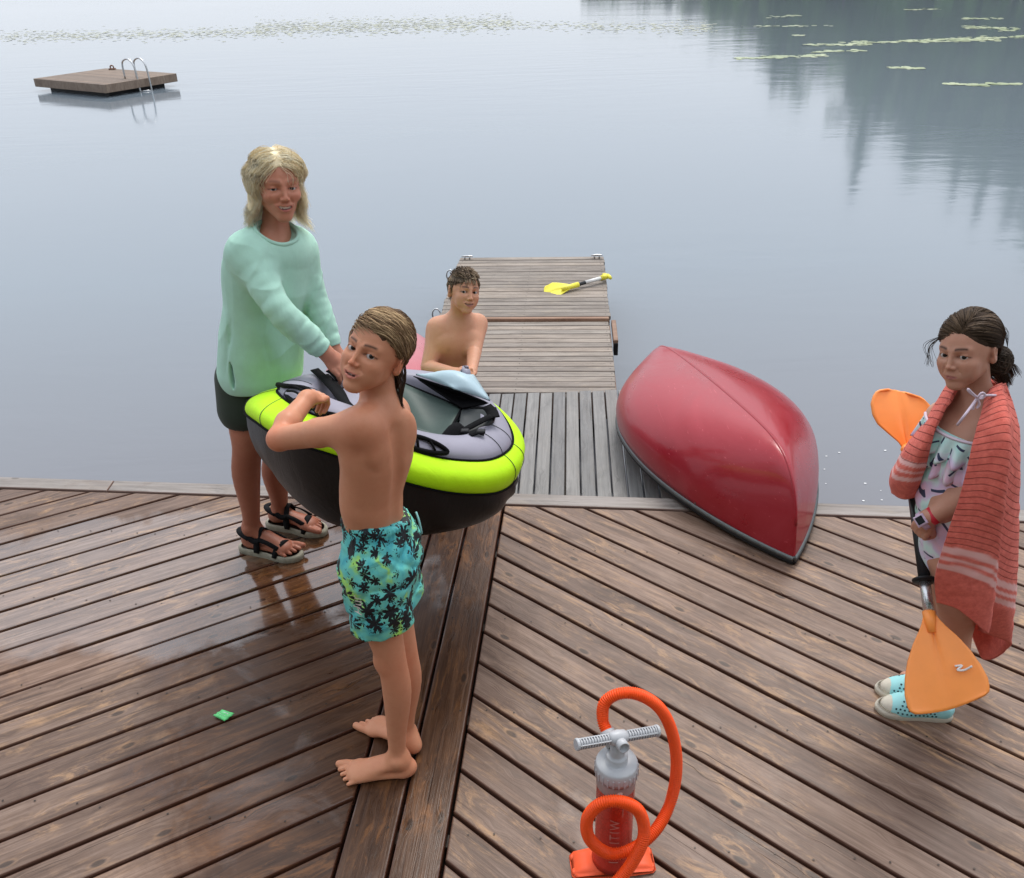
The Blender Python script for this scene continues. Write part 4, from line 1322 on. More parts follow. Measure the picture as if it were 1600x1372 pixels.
        for q in range(4):
            ang = q * math.pi / 2 + 0.4
            w1 = unit(np.cross(hl, (0, 0, 1))); w2 = np.cross(w1, hl)
            dv = (w1 * math.cos(ang) + w2 * math.sin(ang)) * 0.0126
            mb.tube([a + dv, a + hl * sg * 0.084 + dv], 0.0022, 5)
        mb.build("grip", M_PGREY, hd, False, loc=hc)
    # hose: ribbed, from a socket at the back of the cap, over in a loop and round the front
    Yb = b[1]
    hp = [(951, 1148, Yb + 0.045), (942, 1125, Yb + 0.075), (945, 1098, Yb + 0.095), (968, 1084, Yb + 0.10), (1000, 1086, Yb + 0.10), (1032, 1108, Yb + 0.095), (1051, 1148, Yb + 0.085), (1057, 1200, Yb + 0.06),
          (1047, 1255, Yb + 0.02), (1022, 1300, Yb - 0.045), (985, 1328, Yb - 0.085), (950, 1333, Yb - 0.09), (921, 1310, Yb - 0.085), (918, 1279, Yb - 0.085), (937, 1257, Yb - 0.085), (966, 1252, Yb - 0.085),
          (995, 1264, Yb - 0.085), (1006, 1290, Yb - 0.09), (1003, 1318, Yb - 0.11), (985, 1352, Yb - 0.13), (962, 1380, Yb - 0.15), (938, 1400, Yb - 0.17)]
    p = spline([atY(*q) for q in hp], 420)
    seg = np.concatenate([[0], np.cumsum(np.linalg.norm(np.diff(p, axis=0), axis=1))])
    nn = int(seg[-1] / 0.0013)
    s2 = np.linspace(0, seg[-1], nn)
    p = np.stack([np.interp(s2, seg, p[:, i]) for i in range(3)], 1)
    p[:, 2] = np.maximum(p[:, 2], 0.017)
    rad = 0.0146 + 0.0016 * np.sin(s2 * 2 * np.pi / 0.0052)
    v_, f_ = tube_vf(p, rad, 14)
    mesh_obj("hose", v_, f_, M_HOSE, t, True, loc=b)
    mb = MB(); mb.tube([p[0] - unit(p[6] - p[0]) * 0.03, p[0], p[8]], [0.019, 0.019, 0.0185], 18); mb.build("hose_socket", M_PGREY, t, True, loc=b)
    mb = MB(); mb.tube([p[-1], p[-1] + unit(p[-1] - p[-6]) * 0.05], 0.017, 14); mb.build("hose_nozzle", M_PGREY, t, True, loc=b)
    # lettering wrapped on the cylinder, reading upwards
    def wrap_text(txt, size, z0, az, rad_, mat, name, vertical=True, extra=None):
        cu = bpy.data.curves.new("t", 'FONT'); cu.body = txt; cu.size = size; cu.space_character = 1.25
        ob = bpy.data.objects.new("t", cu); COL.objects.link(ob)
        bpy.context.view_layer.update()
        me = bpy.data.meshes.new_from_object(ob.evaluated_get(bpy.context.evaluated_depsgraph_get()))
        bpy.data.objects.remove(ob)
        import bmesh
        bm = bmesh.new(); bm.from_mesh(me); bmesh.ops.triangulate(bm, faces=bm.faces[:])
        for _ in range(2):
            lng = [e for e in bm.edges if e.calc_length() > size * 0.16]
            bmesh.ops.subdivide_edges(bm, edges=lng, cuts=2); bmesh.ops.triangulate(bm, faces=bm.faces[:])
        bm.to_mesh(me); bm.free()
        vv = np.array([v.co[:] for v in me.vertices]); ff = [tuple(p_.vertices) for p_ in me.polygons]
        bpy.data.meshes.remove(me)
        if not len(vv): return
        X, Yy = vv[:, 0], vv[:, 1]
        if not vertical: X = X - X.mean()
        h_, w_ = (X, -(Yy - size * 0.35)) if vertical else (Yy, X)
        a = az + w_ / rad_
        P = b + np.stack([rad_ * np.cos(a), rad_ * np.sin(a), z0 + h_], 1)
        mesh_obj(name, P, ff, mat, t, False, loc=b)
    cdir = math.atan2(-b[1], -b[0]) + 0.05
    wrap_text("ITE ITIW", 0.037, 0.070, cdir, 0.0502, M_PPINK, "lettering")
    a_ = np.linspace(-0.016, 0.016, 2)
    und = [b + V(0.0499 * math.cos(cdir + 0.37 + 0.02 * k_), 0.0499 * math.sin(cdir + 0.37 + 0.02 * k_), z) for k_, z in ((0, 0.252), (2, 0.252), (2, 0.288), (0, 0.288))]
    mesh_obj("lettering", und, [(0, 1, 2, 3)], M_PPINK, t, False, loc=b)
    a_ = np.linspace(0, 2 * np.pi, 17)[:-1]
    dd = cdir + 0.18
    ds = [b + V(0.0506 * math.cos(dd + 0.0075 * math.cos(x) / 0.0506), 0.0506 * math.sin(dd + 0.0075 * math.cos(x) / 0.0506), 0.343 + 0.0065 * math.sin(x)) for x in a_]
    mesh_obj("emblem", ds, [tuple(range(16))], M_WHITE, t, False, loc=b)
    return t
pump()

# ------------------------------------------------------------------ paddles
def blade(o, along, across, L, W0, W1, mat, name, parent, loc, tip=1.0, dih=0.012, asym=0.12, rnd=0):
    """paddle blade: neck at o, widening along; spined and dished, with a rim thickness"""
    nrm = unit(np.cross(along, across)); along = unit(along); across = unit(across)
    nu, nv = 30, 21
    g = np.zeros((nu, nv, 3))
    for i in range(nu):
        s_ = i / (nu - 1)
        w = np.interp(s_, [0, 0.06, 0.14, 0.28, 0.45, 0.62, 0.80, 0.92, 0.97, 1.0], [0.018, 0.024, 0.036, 0.5 * W0 * 0.60, 0.5 * W0 * 0.84, 0.5 * W0, 0.5 * W1, 0.5 * W1 * 0.99, 0.5 * W1 * 0.95, 0.5 * W1 * 0.84])
        if rnd: w = np.interp(s_, [0, 0.08, 0.2, 0.35, 0.5, 0.7, 0.85, 0.94, 0.98, 1.0], [0.018, 0.026, 0.5 * W0 * 0.55, 0.5 * W0 * 0.88, 0.5 * W0, 0.5 * W0, 0.5 * W1 * 0.95, 0.5 * W1 * 0.80, 0.5 * W1 * 0.62, 0.5 * W1 * 0.42])
        for j in range(nv):
            u = -1 + 2 * j / (nv - 1)
            x = s_ * L - (asym * u + 0.10 * u * u) * L * max(0, s_ - 0.55) * 0.9
            z = dih * (math.exp(-(u / 0.10) ** 2) * (1 - s_ * 0.8)) + 0.030 * s_ * s_ - 0.10 * W1 * u * u * (s_ > 0) * s_
            g[i, j] = o + along * x + across * w * u + nrm * z
    return sheet(name, g, mat, parent, 0.006, loc)
M_PADDLE = varied("paddle_orange", (0.97, 0.31, 0.060), 0.42, 0.04, 14, 0.05, 300, 0.001)
M_PYELL = varied("paddle_yellow", (0.80, 0.72, 0.06), 0.42, 0.05, 14)
M_SHAFT = varied("shaft_black", (0.022, 0.023, 0.025), 0.36, 0.15, 80, Specular_IOR_Level=0.25)
M_SHAFT_ALU = varied("shaft_aluminium", (0.62, 0.63, 0.65), 0.28, 0.06, 80, Metallic=0.9)
GP_LOW, GP_HIGH = atY(1452, 962, 1.98), atY(1424, 745, 2.34)
def girl_paddle():
    low, high = GP_LOW, GP_HIGH
    d = unit(high - low)
    end = high + d * 0.10
    loc = low.copy()
    t = thing("paddle", "orange two-bladed paddle with black and silver shaft held by the girl", "paddle", loc, "paddles")
    L = np.linalg.norm(end - low)
    def seg(a, b_, r, m_, nm):
        mb = MB(); mb.tube([low + d * a, low + d * b_], r, 18); return mb.build(nm, m_, t, True, loc=low + d * a)
    seg(0.0, 0.13, 0.0155, M_SHAFT_ALU, "shaft")
    seg(0.10, 0.40, 0.0172, M_SHAFT, "grip_sleeve")
    seg(0.39, 0.46, 0.0150, M_SHAFT_ALU, "shaft")
    seg(0.44, L, 0.0172, M_SHAFT, "grip_sleeve")
    v, f = lathe_vf([(0.0165, -0.004), (0.034, -0.003), (0.036, 0.002), (0.034, 0.006), (0.022, 0.004), (0.0165, 0.010)], 28, d, low + d * 0.105)
    mesh_obj("drip_ring", v, f, M_BLACKPL, t, True, loc=loc)
    v, f = lathe_vf([(0.0165, -0.018), (0.026, -0.016), (0.027, 0.016), (0.0165, 0.018)], 20, d, low + d * 0.455)
    mesh_obj("ferrule", v, f, M_BLACKPL, t, True, loc=loc)
    sock = MB(); sock.tube([low + d * 0.012, low - d * 0.015, low - d * 0.05], [0.0185, 0.0175, 0.010], 18); sock.build("blade_socket", M_PADDLE, t, True, loc=loc)
    ac = unit(atY(1536, 1040, 1.96) - atY(1415, 1060, 1.98))
    bl = blade(low - d * 0.0, -d + V(0.10, -0.02, 0.0), -ac, 0.262, 0.205, 0.225, M_PADDLE, "blade", t, loc, asym=-0.10)
    # white scrawl of the maker's mark near the tip
    nrm = unit(np.cross(-d, -ac));
    if nrm[1] > 0: nrm = -nrm
    # upper blade, turned edge-on against the lake
    up0 = atY(1418, 700, 2.42); 
    mb = MB(); mb.tube([end - d * 0.05, (end + up0) / 2, up0, up0 + unit(up0 - end) * 0.06], [0.017, 0.017, 0.0165, 0.010], 16); mb.build("blade_socket", M_PADDLE, t, True, loc=loc)
    dd = unit(atY(1408, 615, 2.52) - up0)
    acr = unit(atY(1455, 655, 2.50) - atY(1370, 645, 2.52))
    blade(up0, dd, acr, 0.190, 0.20, 0.185, M_PADDLE, "blade", t, loc, asym=0.05, rnd=1)
    mk = MB()
    pts = [(1492, 1041), (1503, 1040), (1496, 1047), (1507, 1047), (1519, 1041)]
    Yk = []
    P0 = None
    # lay the mark just proud of the blade face
    me = bl.data; vv = np.array([v.co[:] for v in me.vertices]) + loc
    dv = vv - CAMP; kk = dv @ FWD
    sx = 800 + 1383 * (dv @ RIGHT) / kk; sy = 686 - 1383 * (dv @ UPV) / kk
    line = []
    for px, py in pts:
        i = np.argsort((sx - px) ** 2 + (sy - py) ** 2)[:6]
        yy = vv[i][:, 1].min() - 0.004
        line.append(atY(px, py, yy))
    mk.tube(spline(line, 24), 0.0032, 5)
    mk.build("maker_mark", M_WHITE, t, True, loc=loc)
    return t
girl_paddle()
def dock_paddle():
    a, b_ = atZ(895, 447, DZ + 0.05), atZ(948, 432, DZ + 0.06)
    d = unit(b_ - a); L = np.linalg.norm(b_ - a)
    t = thing("paddle", "yellow paddle with black and white shaft lying on the floating dock", "paddle", a, "paddles")
    def seg(x0, x1, r, m_, nm):
        mb = MB(); mb.tube([a + d * x0, a + d * x1], r, 14); mb.build(nm, m_, t, True, loc=a + d * x0)
    seg(-0.02, L * 0.38, 0.0140, M_SHAFT, "shaft")
    seg(L * 0.36, L * 0.84, 0.0145, plain("shaft_white", (0.72, 0.72, 0.70), 0.4), "grip_sleeve")
    g0 = a + d * L * 0.82
    mb = MB(); mb.tube([g0, g0 + d * 0.04, a + d * (L + 0.02)], [0.019, 0.022, 0.018], 14)
    s_ = unit(np.cross(d, (0, 0, 1))); e = a + d * (L + 0.01)
    mb.tube([e - s_ * 0.05 - d * 0.01, e - s_ * 0.02, e + s_ * 0.02, e + s_ * 0.05 - d * 0.01], [0.012, 0.016, 0.016, 0.012], 10)
    mb.build("grip", M_PYELL, t, True, loc=g0)
    mb = MB(); mb.tube([a + d * 0.05, a - d * 0.05, a - d * 0.10], [0.021, 0.020, 0.012], 14); mb.build("blade_socket", M_PYELL, t, True, loc=a)
    bd = unit(atZ(853, 455, DZ + 0.03) - a)
    blade(a - d * 0.01, bd, unit(unit(np.cross(bd, (0, 0, 1))) + V(0, 0, 0.35)), np.linalg.norm(atZ(851, 455, DZ + 0.03) - a) , 0.17, 0.15, M_PYELL, "blade", t, a)
dock_paddle()

# ------------------------------------------------------------------ small litter on the boards
def wrapper():
    c = atZ(349, 1118, 0.006)
    cs = [atZ(333, 1118, 0.006), atZ(347, 1109, 0.010), atZ(366, 1115, 0.012), atZ(351, 1127, 0.005)]
    g = patch(cs, 9, 9, V(0, 0, 0.006))
    g[:, :, 2] += 0.002 * np.sin(np.arange(9) * 1.9)[:, None]
    t = sheet("wrapper", g, varied("green_foil", (0.12, 0.62, 0.20), 0.3, 0.15, 60), None, 0.0015, c)
    tag(t, "small crumpled green foil wrapper lying on the left boards", "wrapper")
    q = patch([g[3, 2] + V(0, 0, .0022), g[6, 3] + V(0, 0, .0022), g[6, 6] + V(0, 0, .0022), g[3, 6] + V(0, 0, .0022)], 4, 4)
    sheet("print", q, varied("print_white_blot", (0.62, 0.72, 0.66), 0.4, 0.3, 200), t, 0.0008, c)
wrapper()
def shorts_material():
    q = NT("palm_print_nylon", (0.10, 0.52, 0.48), 0.55)
    co = q.attr("surf").outputs["Vector"]
    n1 = q.noise(co, 13, 4, 0.6, 0.4)
    c = q.ramp(n1, [(0.34, (0.050, 0.36, 0.42)), (0.46, (0.115, 0.52, 0.50)), (0.56, (0.17, 0.58, 0.46)), (0.62, (0.34, 0.70, 0.20)), (0.68, (0.44, 0.78, 0.13)), (0.74, (0.14, 0.54, 0.47))])
    def palms(scale, lobes, rad, thr, seed):
        m = q.mapping(co, (scale, scale, scale * 0.9), (seed, seed * 1.7, seed * 0.6))
        vo = q.n("TexVoronoi", feature='F1'); q.l(m, vo.inputs["Vector"]); vo.inputs["Scale"].default_value = 1.0; vo.inputs["Randomness"].default_value = 0.85
        su = q.n("VectorMath", operation='SUBTRACT'); q.l(m, su.inputs[0]); q.l(vo.outputs["Position"], su.inputs[1])
        sp = q.n("SeparateXYZ"); q.l(su.outputs[0], sp.inputs[0])
        h = q.mul(sp.outputs[0], q.mul(sp.outputs[1], 0.35), 'ADD')
        an = q.mul(sp.outputs[2], h, 'ARCTAN2')
        ln = q.n("VectorMath", operation='LENGTH'); q.l(su.outputs[0], ln.inputs[0])
        lob = q.mul(q.mul(q.mul(an, lobes), 0, 'COSINE'), 0, 'ABSOLUTE')
        nzz = q.noise(m, 7, 3)
        R = q.mul(q.mul(q.mul(lob, 0.62), 0.38, 'ADD'), q.mul(q.mul(nzz, 0.9), rad - 0.1, 'ADD'))
        cr = q.n("SeparateColor"); q.l(vo.outputs["Color"], cr.inputs[0])
        star = q.mul(q.mul(ln.outputs["Value"], R, 'LESS_THAN'), q.mul(cr.outputs[0], thr, 'GREATER_THAN'))
        trunk = q.mul(q.mul(q.mul(q.mul(h, q.mul(q.mul(sp.outputs[2], 0.35), 0.02, 'ADD'), 'ADD'), 0, 'ABSOLUTE'), 0.035, 'LESS_THAN'), q.mul(sp.outputs[2], 0.0, 'LESS_THAN'))
        trunk = q.mul(trunk, q.mul(ln.outputs["Value"], 0.62, 'LESS_THAN'))
        trunk = q.mul(trunk, q.mul(cr.outputs[0], thr, 'GREATER_THAN'))
        return q.mul(star, trunk, 'MAXIMUM')
    p = q.mul(palms(21, 3.5, 0.22, 0.25, 3.0), palms(33, 3.5, 0.20, 0.55, 7.7), 'MAXIMUM')
    st = q.ramp(q.noise(q.mapping(co, (9, 9, 60), rot=(0.1, 0.15, 0)), 1.0, 4, 0.6, 0.5), [(0.66, (0, 0, 0)), (0.68, (1, 1, 1))])
    p = q.mul(p, st, 'MAXIMUM')
    q.base(q.mix(p, c, (0.010, 0.013, 0.016)))
    q.b.inputs["Specular IOR Level"].default_value = 0.3
    q.bump(q.mul(q.noise(q.coord(), 26, 5, 0.6, 1.0), q.mul(q.noise(q.coord(), 600, 2), 0.1), 'ADD'), 0.4, 0.006)
    return q.m
M_SHORTS = shorts_material()
# ------------------------------------------------------------------ people: skin, heads, hands, hair
def skin_material(name, rough=0.5, sss=0.12):
    q = NT(name, (0.5, 0.3, 0.22), rough)
    at = q.attr("Col").outputs["Color"]
    nz = q.noise(q.coord(), 38, 6, 0.7)
    n2 = q.noise(q.coord(), 9, 4, 0.6)
    c = q.mix(q.mul(nz, 0.60), at, (0.80, 0.60, 0.54), 'MULTIPLY')
    c = q.mix(q.mul(q.ramp(n2, [(0.45, (0, 0, 0)), (0.70, (1, 1, 1))]), 0.12), c, (1.05, 0.80, 0.74), 'MULTIPLY')
    sp_ = q.ramp(q.noise(q.coord(), 260, 2), [(0.66, (0, 0, 0)), (0.74, (1, 1, 1))])
    c = q.mix(q.mul(sp_, 0.20), c, (0.62, 0.42, 0.34), 'MULTIPLY')
    q.base(c)
    q.rough(q.mul(q.mul(nz, 0.3), rough - 0.15, 'ADD'))
    q.b.inputs["Subsurface Weight"].default_value = sss
    q.b.inputs["Subsurface Radius"].default_value = (1.0, 0.35, 0.2)
    q.b.inputs["Subsurface Scale"].default_value = 0.008
    q.b.inputs["Specular IOR Level"].default_value = 0.28
    q.b.inputs["Coat Weight"].default_value = 0.10
    q.b.inputs["Coat Roughness"].default_value = 0.28
    q.bump(q.mul(q.noise(q.coord(), 420, 2), q.mul(q.noise(q.coord(), 60, 4, 0.6), 1.6), 'ADD'), 0.22, 0.0012)
    return q.m
M_SKIN = skin_material("skin")
def attr_material(name, rough=0.4, spec=0.5, nscale=0):
    q = NT(name, (0.5, 0.5, 0.5), rough)
    at = q.attr("Col").outputs["Color"]
    q.base(at)
    q.b.inputs["Specular IOR Level"].default_value = spec
    if nscale:
        q.bump(q.noise(q.coord(), nscale, 4), 0.3, 0.002)
    return q.m
M_EYE = attr_material("eye", 0.15, 0.25)
M_HAIR = attr_material("hair", 0.5, 0.18)
def hair_light(name):
    """pale hair lets light through"""
    q = NT(name, (0.8, 0.7, 0.5), 0.5)
    at = q.attr("Col").outputs["Color"]
    q.base(at); q.b.inputs["Specular IOR Level"].default_value = 0.25
    tr = q.n("BsdfTranslucent"); q.l(at, tr.inputs[0])
    mx = q.n("MixShader"); mx.inputs[0].default_value = 0.42
    q.l(q.b.outputs[0], mx.inputs[1]); q.l(tr.outputs[0], mx.inputs[2]); q.l(mx.outputs[0], q.out.inputs[0])
    return q.m
M_BLOND = hair_light("blonde_hair")
M_HAIRBASE = attr_material("hair_base", 0.6, 0.12, 300)

def head(B0, fr, mouth='smile', nose=1.0, jaw=1.0, eye=1.0, squint=1.0, cheek=1.0, lip=1.0, ear=1.0, brow=1.0, fold=1.0, lz=1.0, soft=0):
    s, M = fr.s, fr.M
    fr.lz = lz
    def p(x, y, z):
        return fr.p(x, y, z * lz if z < 0 else z)
    B = Sdf()
    def E(c, r, k=0.01, sub=False, R=None):
        q = lz if c[2] < -0.02 else 1.0
        B.el(p(*c), np.array(r) * s * V(1, 1, q), M if R is None else M @ R, k * s, sub)
    def C(a, b, ra, rb, k=0.01, sub=False):
        B.rc(p(*a), p(*b), ra * s, rb * s, k * s, sub)
    E((0, -0.016, 0.036), (0.0745, 0.094, 0.082), 0.02)
    E((0, 0.012, -0.005), (0.066, 0.072, 0.072), 0.03)
    E((0, 0.036, -0.042), (0.049 * jaw, 0.048, 0.070), 0.03)
    for g in (-1, 1):
        C((g * 0.047 * jaw, 0.004, -0.058), (g * 0.013, 0.062, -0.106), 0.015, 0.0125, 0.028)
        E((g * 0.038, 0.056, -0.030), (0.020 * cheek, 0.021, 0.018), 0.022)
        if soft: E((g * 0.034, 0.052, -0.060), (0.022, 0.020, 0.026), 0.026)
        C((g * 0.013, 0.0815, 0.020), (g * 0.043, 0.062, 0.021), 0.0085 * brow, 0.008, 0.014)
    E((0, 0.068, -0.108), (0.017, 0.014, 0.014), 0.022)
    E((0, 0.064, -0.068), (0.028, 0.022, 0.024), 0.02)
    for g in (-1, 1):
        E((g * 0.031, 0.088, 0.001), (0.0185 * eye, 0.017, 0.012), 0.012, True)
    # nose
    C((0, 0.0815, 0.012), (0, 0.1005 + 0.005 * (nose - 1), -0.029), 0.0058, 0.0072 * nose, 0.009)
    E((0, 0.1005 + 0.006 * (nose - 1), -0.034), (0.0092 * nose, 0.0095, 0.0080), 0.005)
    for g in (-1, 1):
        E((g * 0.0112 * nose, 0.0915, -0.038), (0.0066, 0.0088, 0.0064), 0.004)
    for g in (-1, 1):
        E((g * 0.0058 * nose, 0.0965, -0.0455), (0.0034, 0.0052, 0.0036), 0.002, True)
    # folds beside the nose
    for g in (-1, 1):
        C((g * 0.0205, 0.0865, -0.040), (g * 0.031, 0.076, -0.064), 0.0022 * fold, 0.0015 * fold, 0.008, True)
    # eyelids round each eyeball
    for g in (-1, 1):
        ec = (g * 0.0315, 0.0665, 0.0)
        E(ec, (0.0152 * eye, 0.0142, 0.0138 * eye), 0.005)
        Rz = np.array(Matrix.Rotation(math.radians(-18 * g), 3, 'Z'))
        E((g * 0.0325, 0.0800, -0.0004), (0.0142 * eye, 0.016, 0.0052 * eye * squint), 0.002, True, Rz)
    # mouth
    w = {'smile': 0.0285, 'grin': 0.0300, 'closed': 0.0225}[mouth]
    up = {'smile': 0.0110, 'grin': 0.0105, 'closed': 0.0005}[mouth]
    gap = {'smile': 0.0040, 'grin': 0.0026, 'closed': 0.0}[mouth]
    xs = np.linspace(-1, 1, 9)
    cz = -0.072
    def arc(dz, dy, bow, ww=1.0):
        return [p(x * w * ww, 0.0865 + dy - 13 * (x * w) ** 2, cz + dz * (1 - abs(x) ** 1.8) + up * x * x - bow * math.exp(-(x * 3.3) ** 2)) for x in xs]
    def chn(pts, rr, k, sub):
        T = Sdf()
        for i in range(len(pts) - 1): T.rc(pts[i], pts[i + 1], rr[i], rr[i + 1], 0)
        B.group(T, k, sub)
    rr = [(0.0018 + 0.0028 * (1 - abs(x) ** 1.8)) * s * lip for x in xs]
    chn(arc(0.0044 + gap, 0.0012, 0.0012), rr, 0.009 * s, False)
    chn(arc(-0.0052 - gap, 0.0, -0.001), [r * 1.15 for r in rr], 0.009 * s, False)
    if gap > 0:
        for k_ in (0.3, -0.3):
            chn(arc(0.001 + k_ * gap, 0.003, 0, 0.95), [(0.0007 + (gap * 0.95) * (1 - x ** 4)) * s for x in xs], 0.002 * s, True)
        E((0, 0.0715, cz + 0.003), (w * 0.86, 0.0125, 0.0085), 0.0005)
    else:
        chn(arc(0.0, 0.0052, 0.0008, 1.04), [0.0016 * s] * 9, 0.0025 * s, True)
    # ears
    for g in (-1, 1):
        Re = np.array(Matrix.Rotation(math.radians(-28 * g), 3, 'Z') @ Matrix.Rotation(math.radians(-12), 3, 'X'))
        E((g * 0.0775, -0.016, -0.010), (0.0080 * ear, 0.0185 * ear, 0.029 * ear), 0.006, False, Re)
        E((g * 0.0750, -0.008, -0.032), (0.0060 * ear, 0.0085 * ear, 0.012 * ear), 0.006, False, Re)
        E((g * 0.0850 * (1 + 0.03 * (ear - 1)), -0.013, -0.007), (0.0060, 0.0120 * ear, 0.0195 * ear), 0.003, True, Re)
        C((g * 0.0800, -0.020, 0.004), (g * 0.0800, -0.014, -0.022), 0.0032, 0.0032, 0.004)
    B0.group(B, 0.014)
    fr.mouth = (w, up, gap, cz)
    fr.eyek = (eye, squint)

def face_colour(P, fr, base, lipc, browc, blush=(1.12, 0.86, 0.82), dark_brow=0.75, brow_z=0.0225):
    """skin, lips, brows, lashes and teeth: what each part of a face is coloured by itself"""
    c = np.tile(np.asarray(base, float), (len(P), 1))
    l = fr.inv(P)
    l[:, 2] = np.where(l[:, 2] < 0, l[:, 2] / fr.lz, l[:, 2])
    front = (l[:, 1] > 0.035) & (np.abs(l[:, 0]) < 0.075) & (l[:, 2] > -0.14) & (l[:, 2] < 0.1)
    x, y, z = np.abs(l[:, 0]), l[:, 1], l[:, 2]
    def blend(w, col):
        nonlocal c
        w = np.clip(w, 0, 1)[:, None] * front[:, None]
        c = c * (1 - w) + np.asarray(col) * w
    ck = np.exp(-(((x - 0.042) / 0.018) ** 2 + ((z + 0.034) / 0.018) ** 2))
    blend(0.22 * ck, np.asarray(base) * blush)
    blend(0.25 * np.exp(-((x / 0.013) ** 2 + ((z + 0.036) / 0.012) ** 2)), np.asarray(base) * blush)
    w, up, gap, cz = fr.mouth
    xm = x / w
    zc = cz + up * xm * xm
    top = zc + (0.0085 + gap) * (1 - np.clip(xm, 0, 1) ** 1.8); bot = zc - (0.0100 + gap) * (1 - np.clip(xm, 0, 1) ** 1.8)
    inl = sstep(0.0, 0.0015, top - z) * sstep(0.0, 0.0015, z - bot) * (xm < 1.05)
    blend(inl * 0.9, lipc)
    if gap > 0:
        inside = (np.abs(z - zc - 0.001) < (gap * 1.25 + 0.0012) * (1 - np.clip(xm, 0, 1) ** 4)) & (y < 0.0893 - 13 * x * x) & (xm < 0.97)
        th = inside & (z > zc + 0.0005 - gap * (0.55 if gap > 0.003 else -0.25)) & (xm < (0.84 if gap > 0.003 else 0.62))
        blend(inside * 1.0, (0.10, 0.02, 0.02))
        blend(th * 1.0, (0.92, 0.87, 0.80) if gap > 0.003 else (0.46, 0.38, 0.33))
    zb = brow_z + 0.0015 + 0.0032 * np.sin(np.clip((x - 0.008) / 0.044, 0, 1) * 3.0)
    wb = sstep(0.010, 0.014, x) * (1 - sstep(0.042, 0.050, x)) * np.exp(-((z - zb) / (0.0042 - 0.03 * np.clip(x - 0.02, 0, .04))) ** 2)
    blend(wb * dark_brow, browc)
    ek, sq = fr.eyek
    ex = (x - 0.0325) / (0.0150 * ek); ez = z / (0.0062 * ek * sq)
    re = np.sqrt(ex ** 2 + ez ** 2)
    lash = np.exp(-((re - 1.05) / 0.22) ** 2) * (y > 0.06)
    blend(lash * np.where(z > -0.001, 0.95, 0.40), np.asarray(browc) * 0.35)
    blend(0.25 * np.exp(-((re - 1.5) / 0.6) ** 2), np.asarray(base) * (0.80, 0.66, 0.66))
    return c

def eyes(fr, target, iris, parent, loc):
    for g in (-1, 1):
        c = fr.p(g * 0.0315, 0.0665, 0.0)
        r = 0.0126 * fr.s * fr.eyek[0]
        f = unit(np.asarray(target) - c)
        u, w = unit(np.cross(f, (0, 0, 1))), None
        w = np.cross(f, u)
        th = np.array([0, 5, 9, 12, 15, 19, 24, 27, 29, 32, 36, 44, 60, 90, 130, 180.0]) * math.pi / 180
        n = 20
        a = np.linspace(0, 2 * np.pi, n, endpoint=False)
        v, col = [], []
        for t in th:
            bulge = 1 + 0.05 * max(0, 1 - (t / 0.5) ** 2)
            v.append(c + r * bulge * (math.cos(t) * f + math.sin(t) * (np.cos(a)[:, None] * u + np.sin(a)[:, None] * w)))
            d = math.degrees(t)
            k = (0.006, 0.005, 0.005) if d < 12.5 else (tuple(np.array(iris)) if d < 28 else ((0.02, 0.015, 0.012) if d < 31 else (0.46, 0.42, 0.40)))
            col += [k] * n
        F = grid_faces(len(th), n, False, True)
        mesh_obj("eye", np.concatenate(v), F, M_EYE, parent, True, np.array(col), loc=c)

def hand(B, wrist, d, n, L=0.165, side=1, curl=(0.3, 0.5, 0.4), spread=0.10, thumb=(0.8, 0.4), r=1.0, curls=None, k=0.006):
    """palm + five jointed fingers. d = direction from wrist to knuckles, n = back of the hand, side=+1: thumb on the cross(d,n) side"""
    d = unit(d); n = unit(np.asarray(n) - d * (np.asarray(n) @ d)); t = np.cross(d, n) * side
    wrist = np.asarray(wrist, float)
    pl = L * 0.50; pw = L * 0.21
    Mx = np.stack([t, d, n], 1)
    B.el(wrist + d * pl * 0.52 - n * 0.002, (pw * 1.0, pl * 0.60, L * 0.085), Mx, 0.012)
    B.el(wrist + d * pl * 0.40 + t * pw * 0.55 - n * L * 0.05, (pw * 0.42, pl * 0.42, L * 0.075), Mx, 0.010)
    B.rc(wrist - d * 0.01, wrist + d * pl * 0.3, L * 0.135, L * 0.125, 0.015)
    fl = [0.42, 0.46, 0.43, 0.34]
    for i in range(4):
        u = (1.5 - i) / 1.5
        kb = wrist + d * pl * (0.98 - 0.05 * abs(u - 0.3)) + t * pw * 0.74 * u + n * L * 0.012
        f = unit(d + t * spread * u)
        ln = fl[i] * L
        rad = L * (0.053 if i < 3 else 0.046) * r
        pts = [kb - d * pl * 0.25, kb]
        ang = 0.0
        cu = curls[i] if curls else curl
        for seg, part in enumerate((0.45, 0.31, 0.24)):
            ang += cu[seg]
            q = f * math.cos(ang) - n * math.sin(ang)
            pts.append(pts[-1] + q * ln * part)
        B.ch(pts, [rad * 1.1, rad * 1.12, rad * 1.0, rad * 0.92, rad * 0.78], k)
    b = wrist + d * pl * 0.22 + t * pw * 0.62 - n * L * 0.03
    q1 = unit(d * math.cos(thumb[0]) + t * math.sin(thumb[0]) - n * 0.35)
    q2 = unit(d * math.cos(thumb[0] - thumb[1]) + t * math.sin(thumb[0] - thumb[1]) - n * 0.45)
    p1 = b + q1 * L * 0.22; p2 = p1 + q2 * L * 0.17; p3 = p2 + unit(q2 + 0.25 * d - 0.1 * n) * L * 0.13
    B.ch([b, p1, p2, p3], [L * 0.075 * r, L * 0.066 * r, L * 0.058 * r, L * 0.046 * r], k)

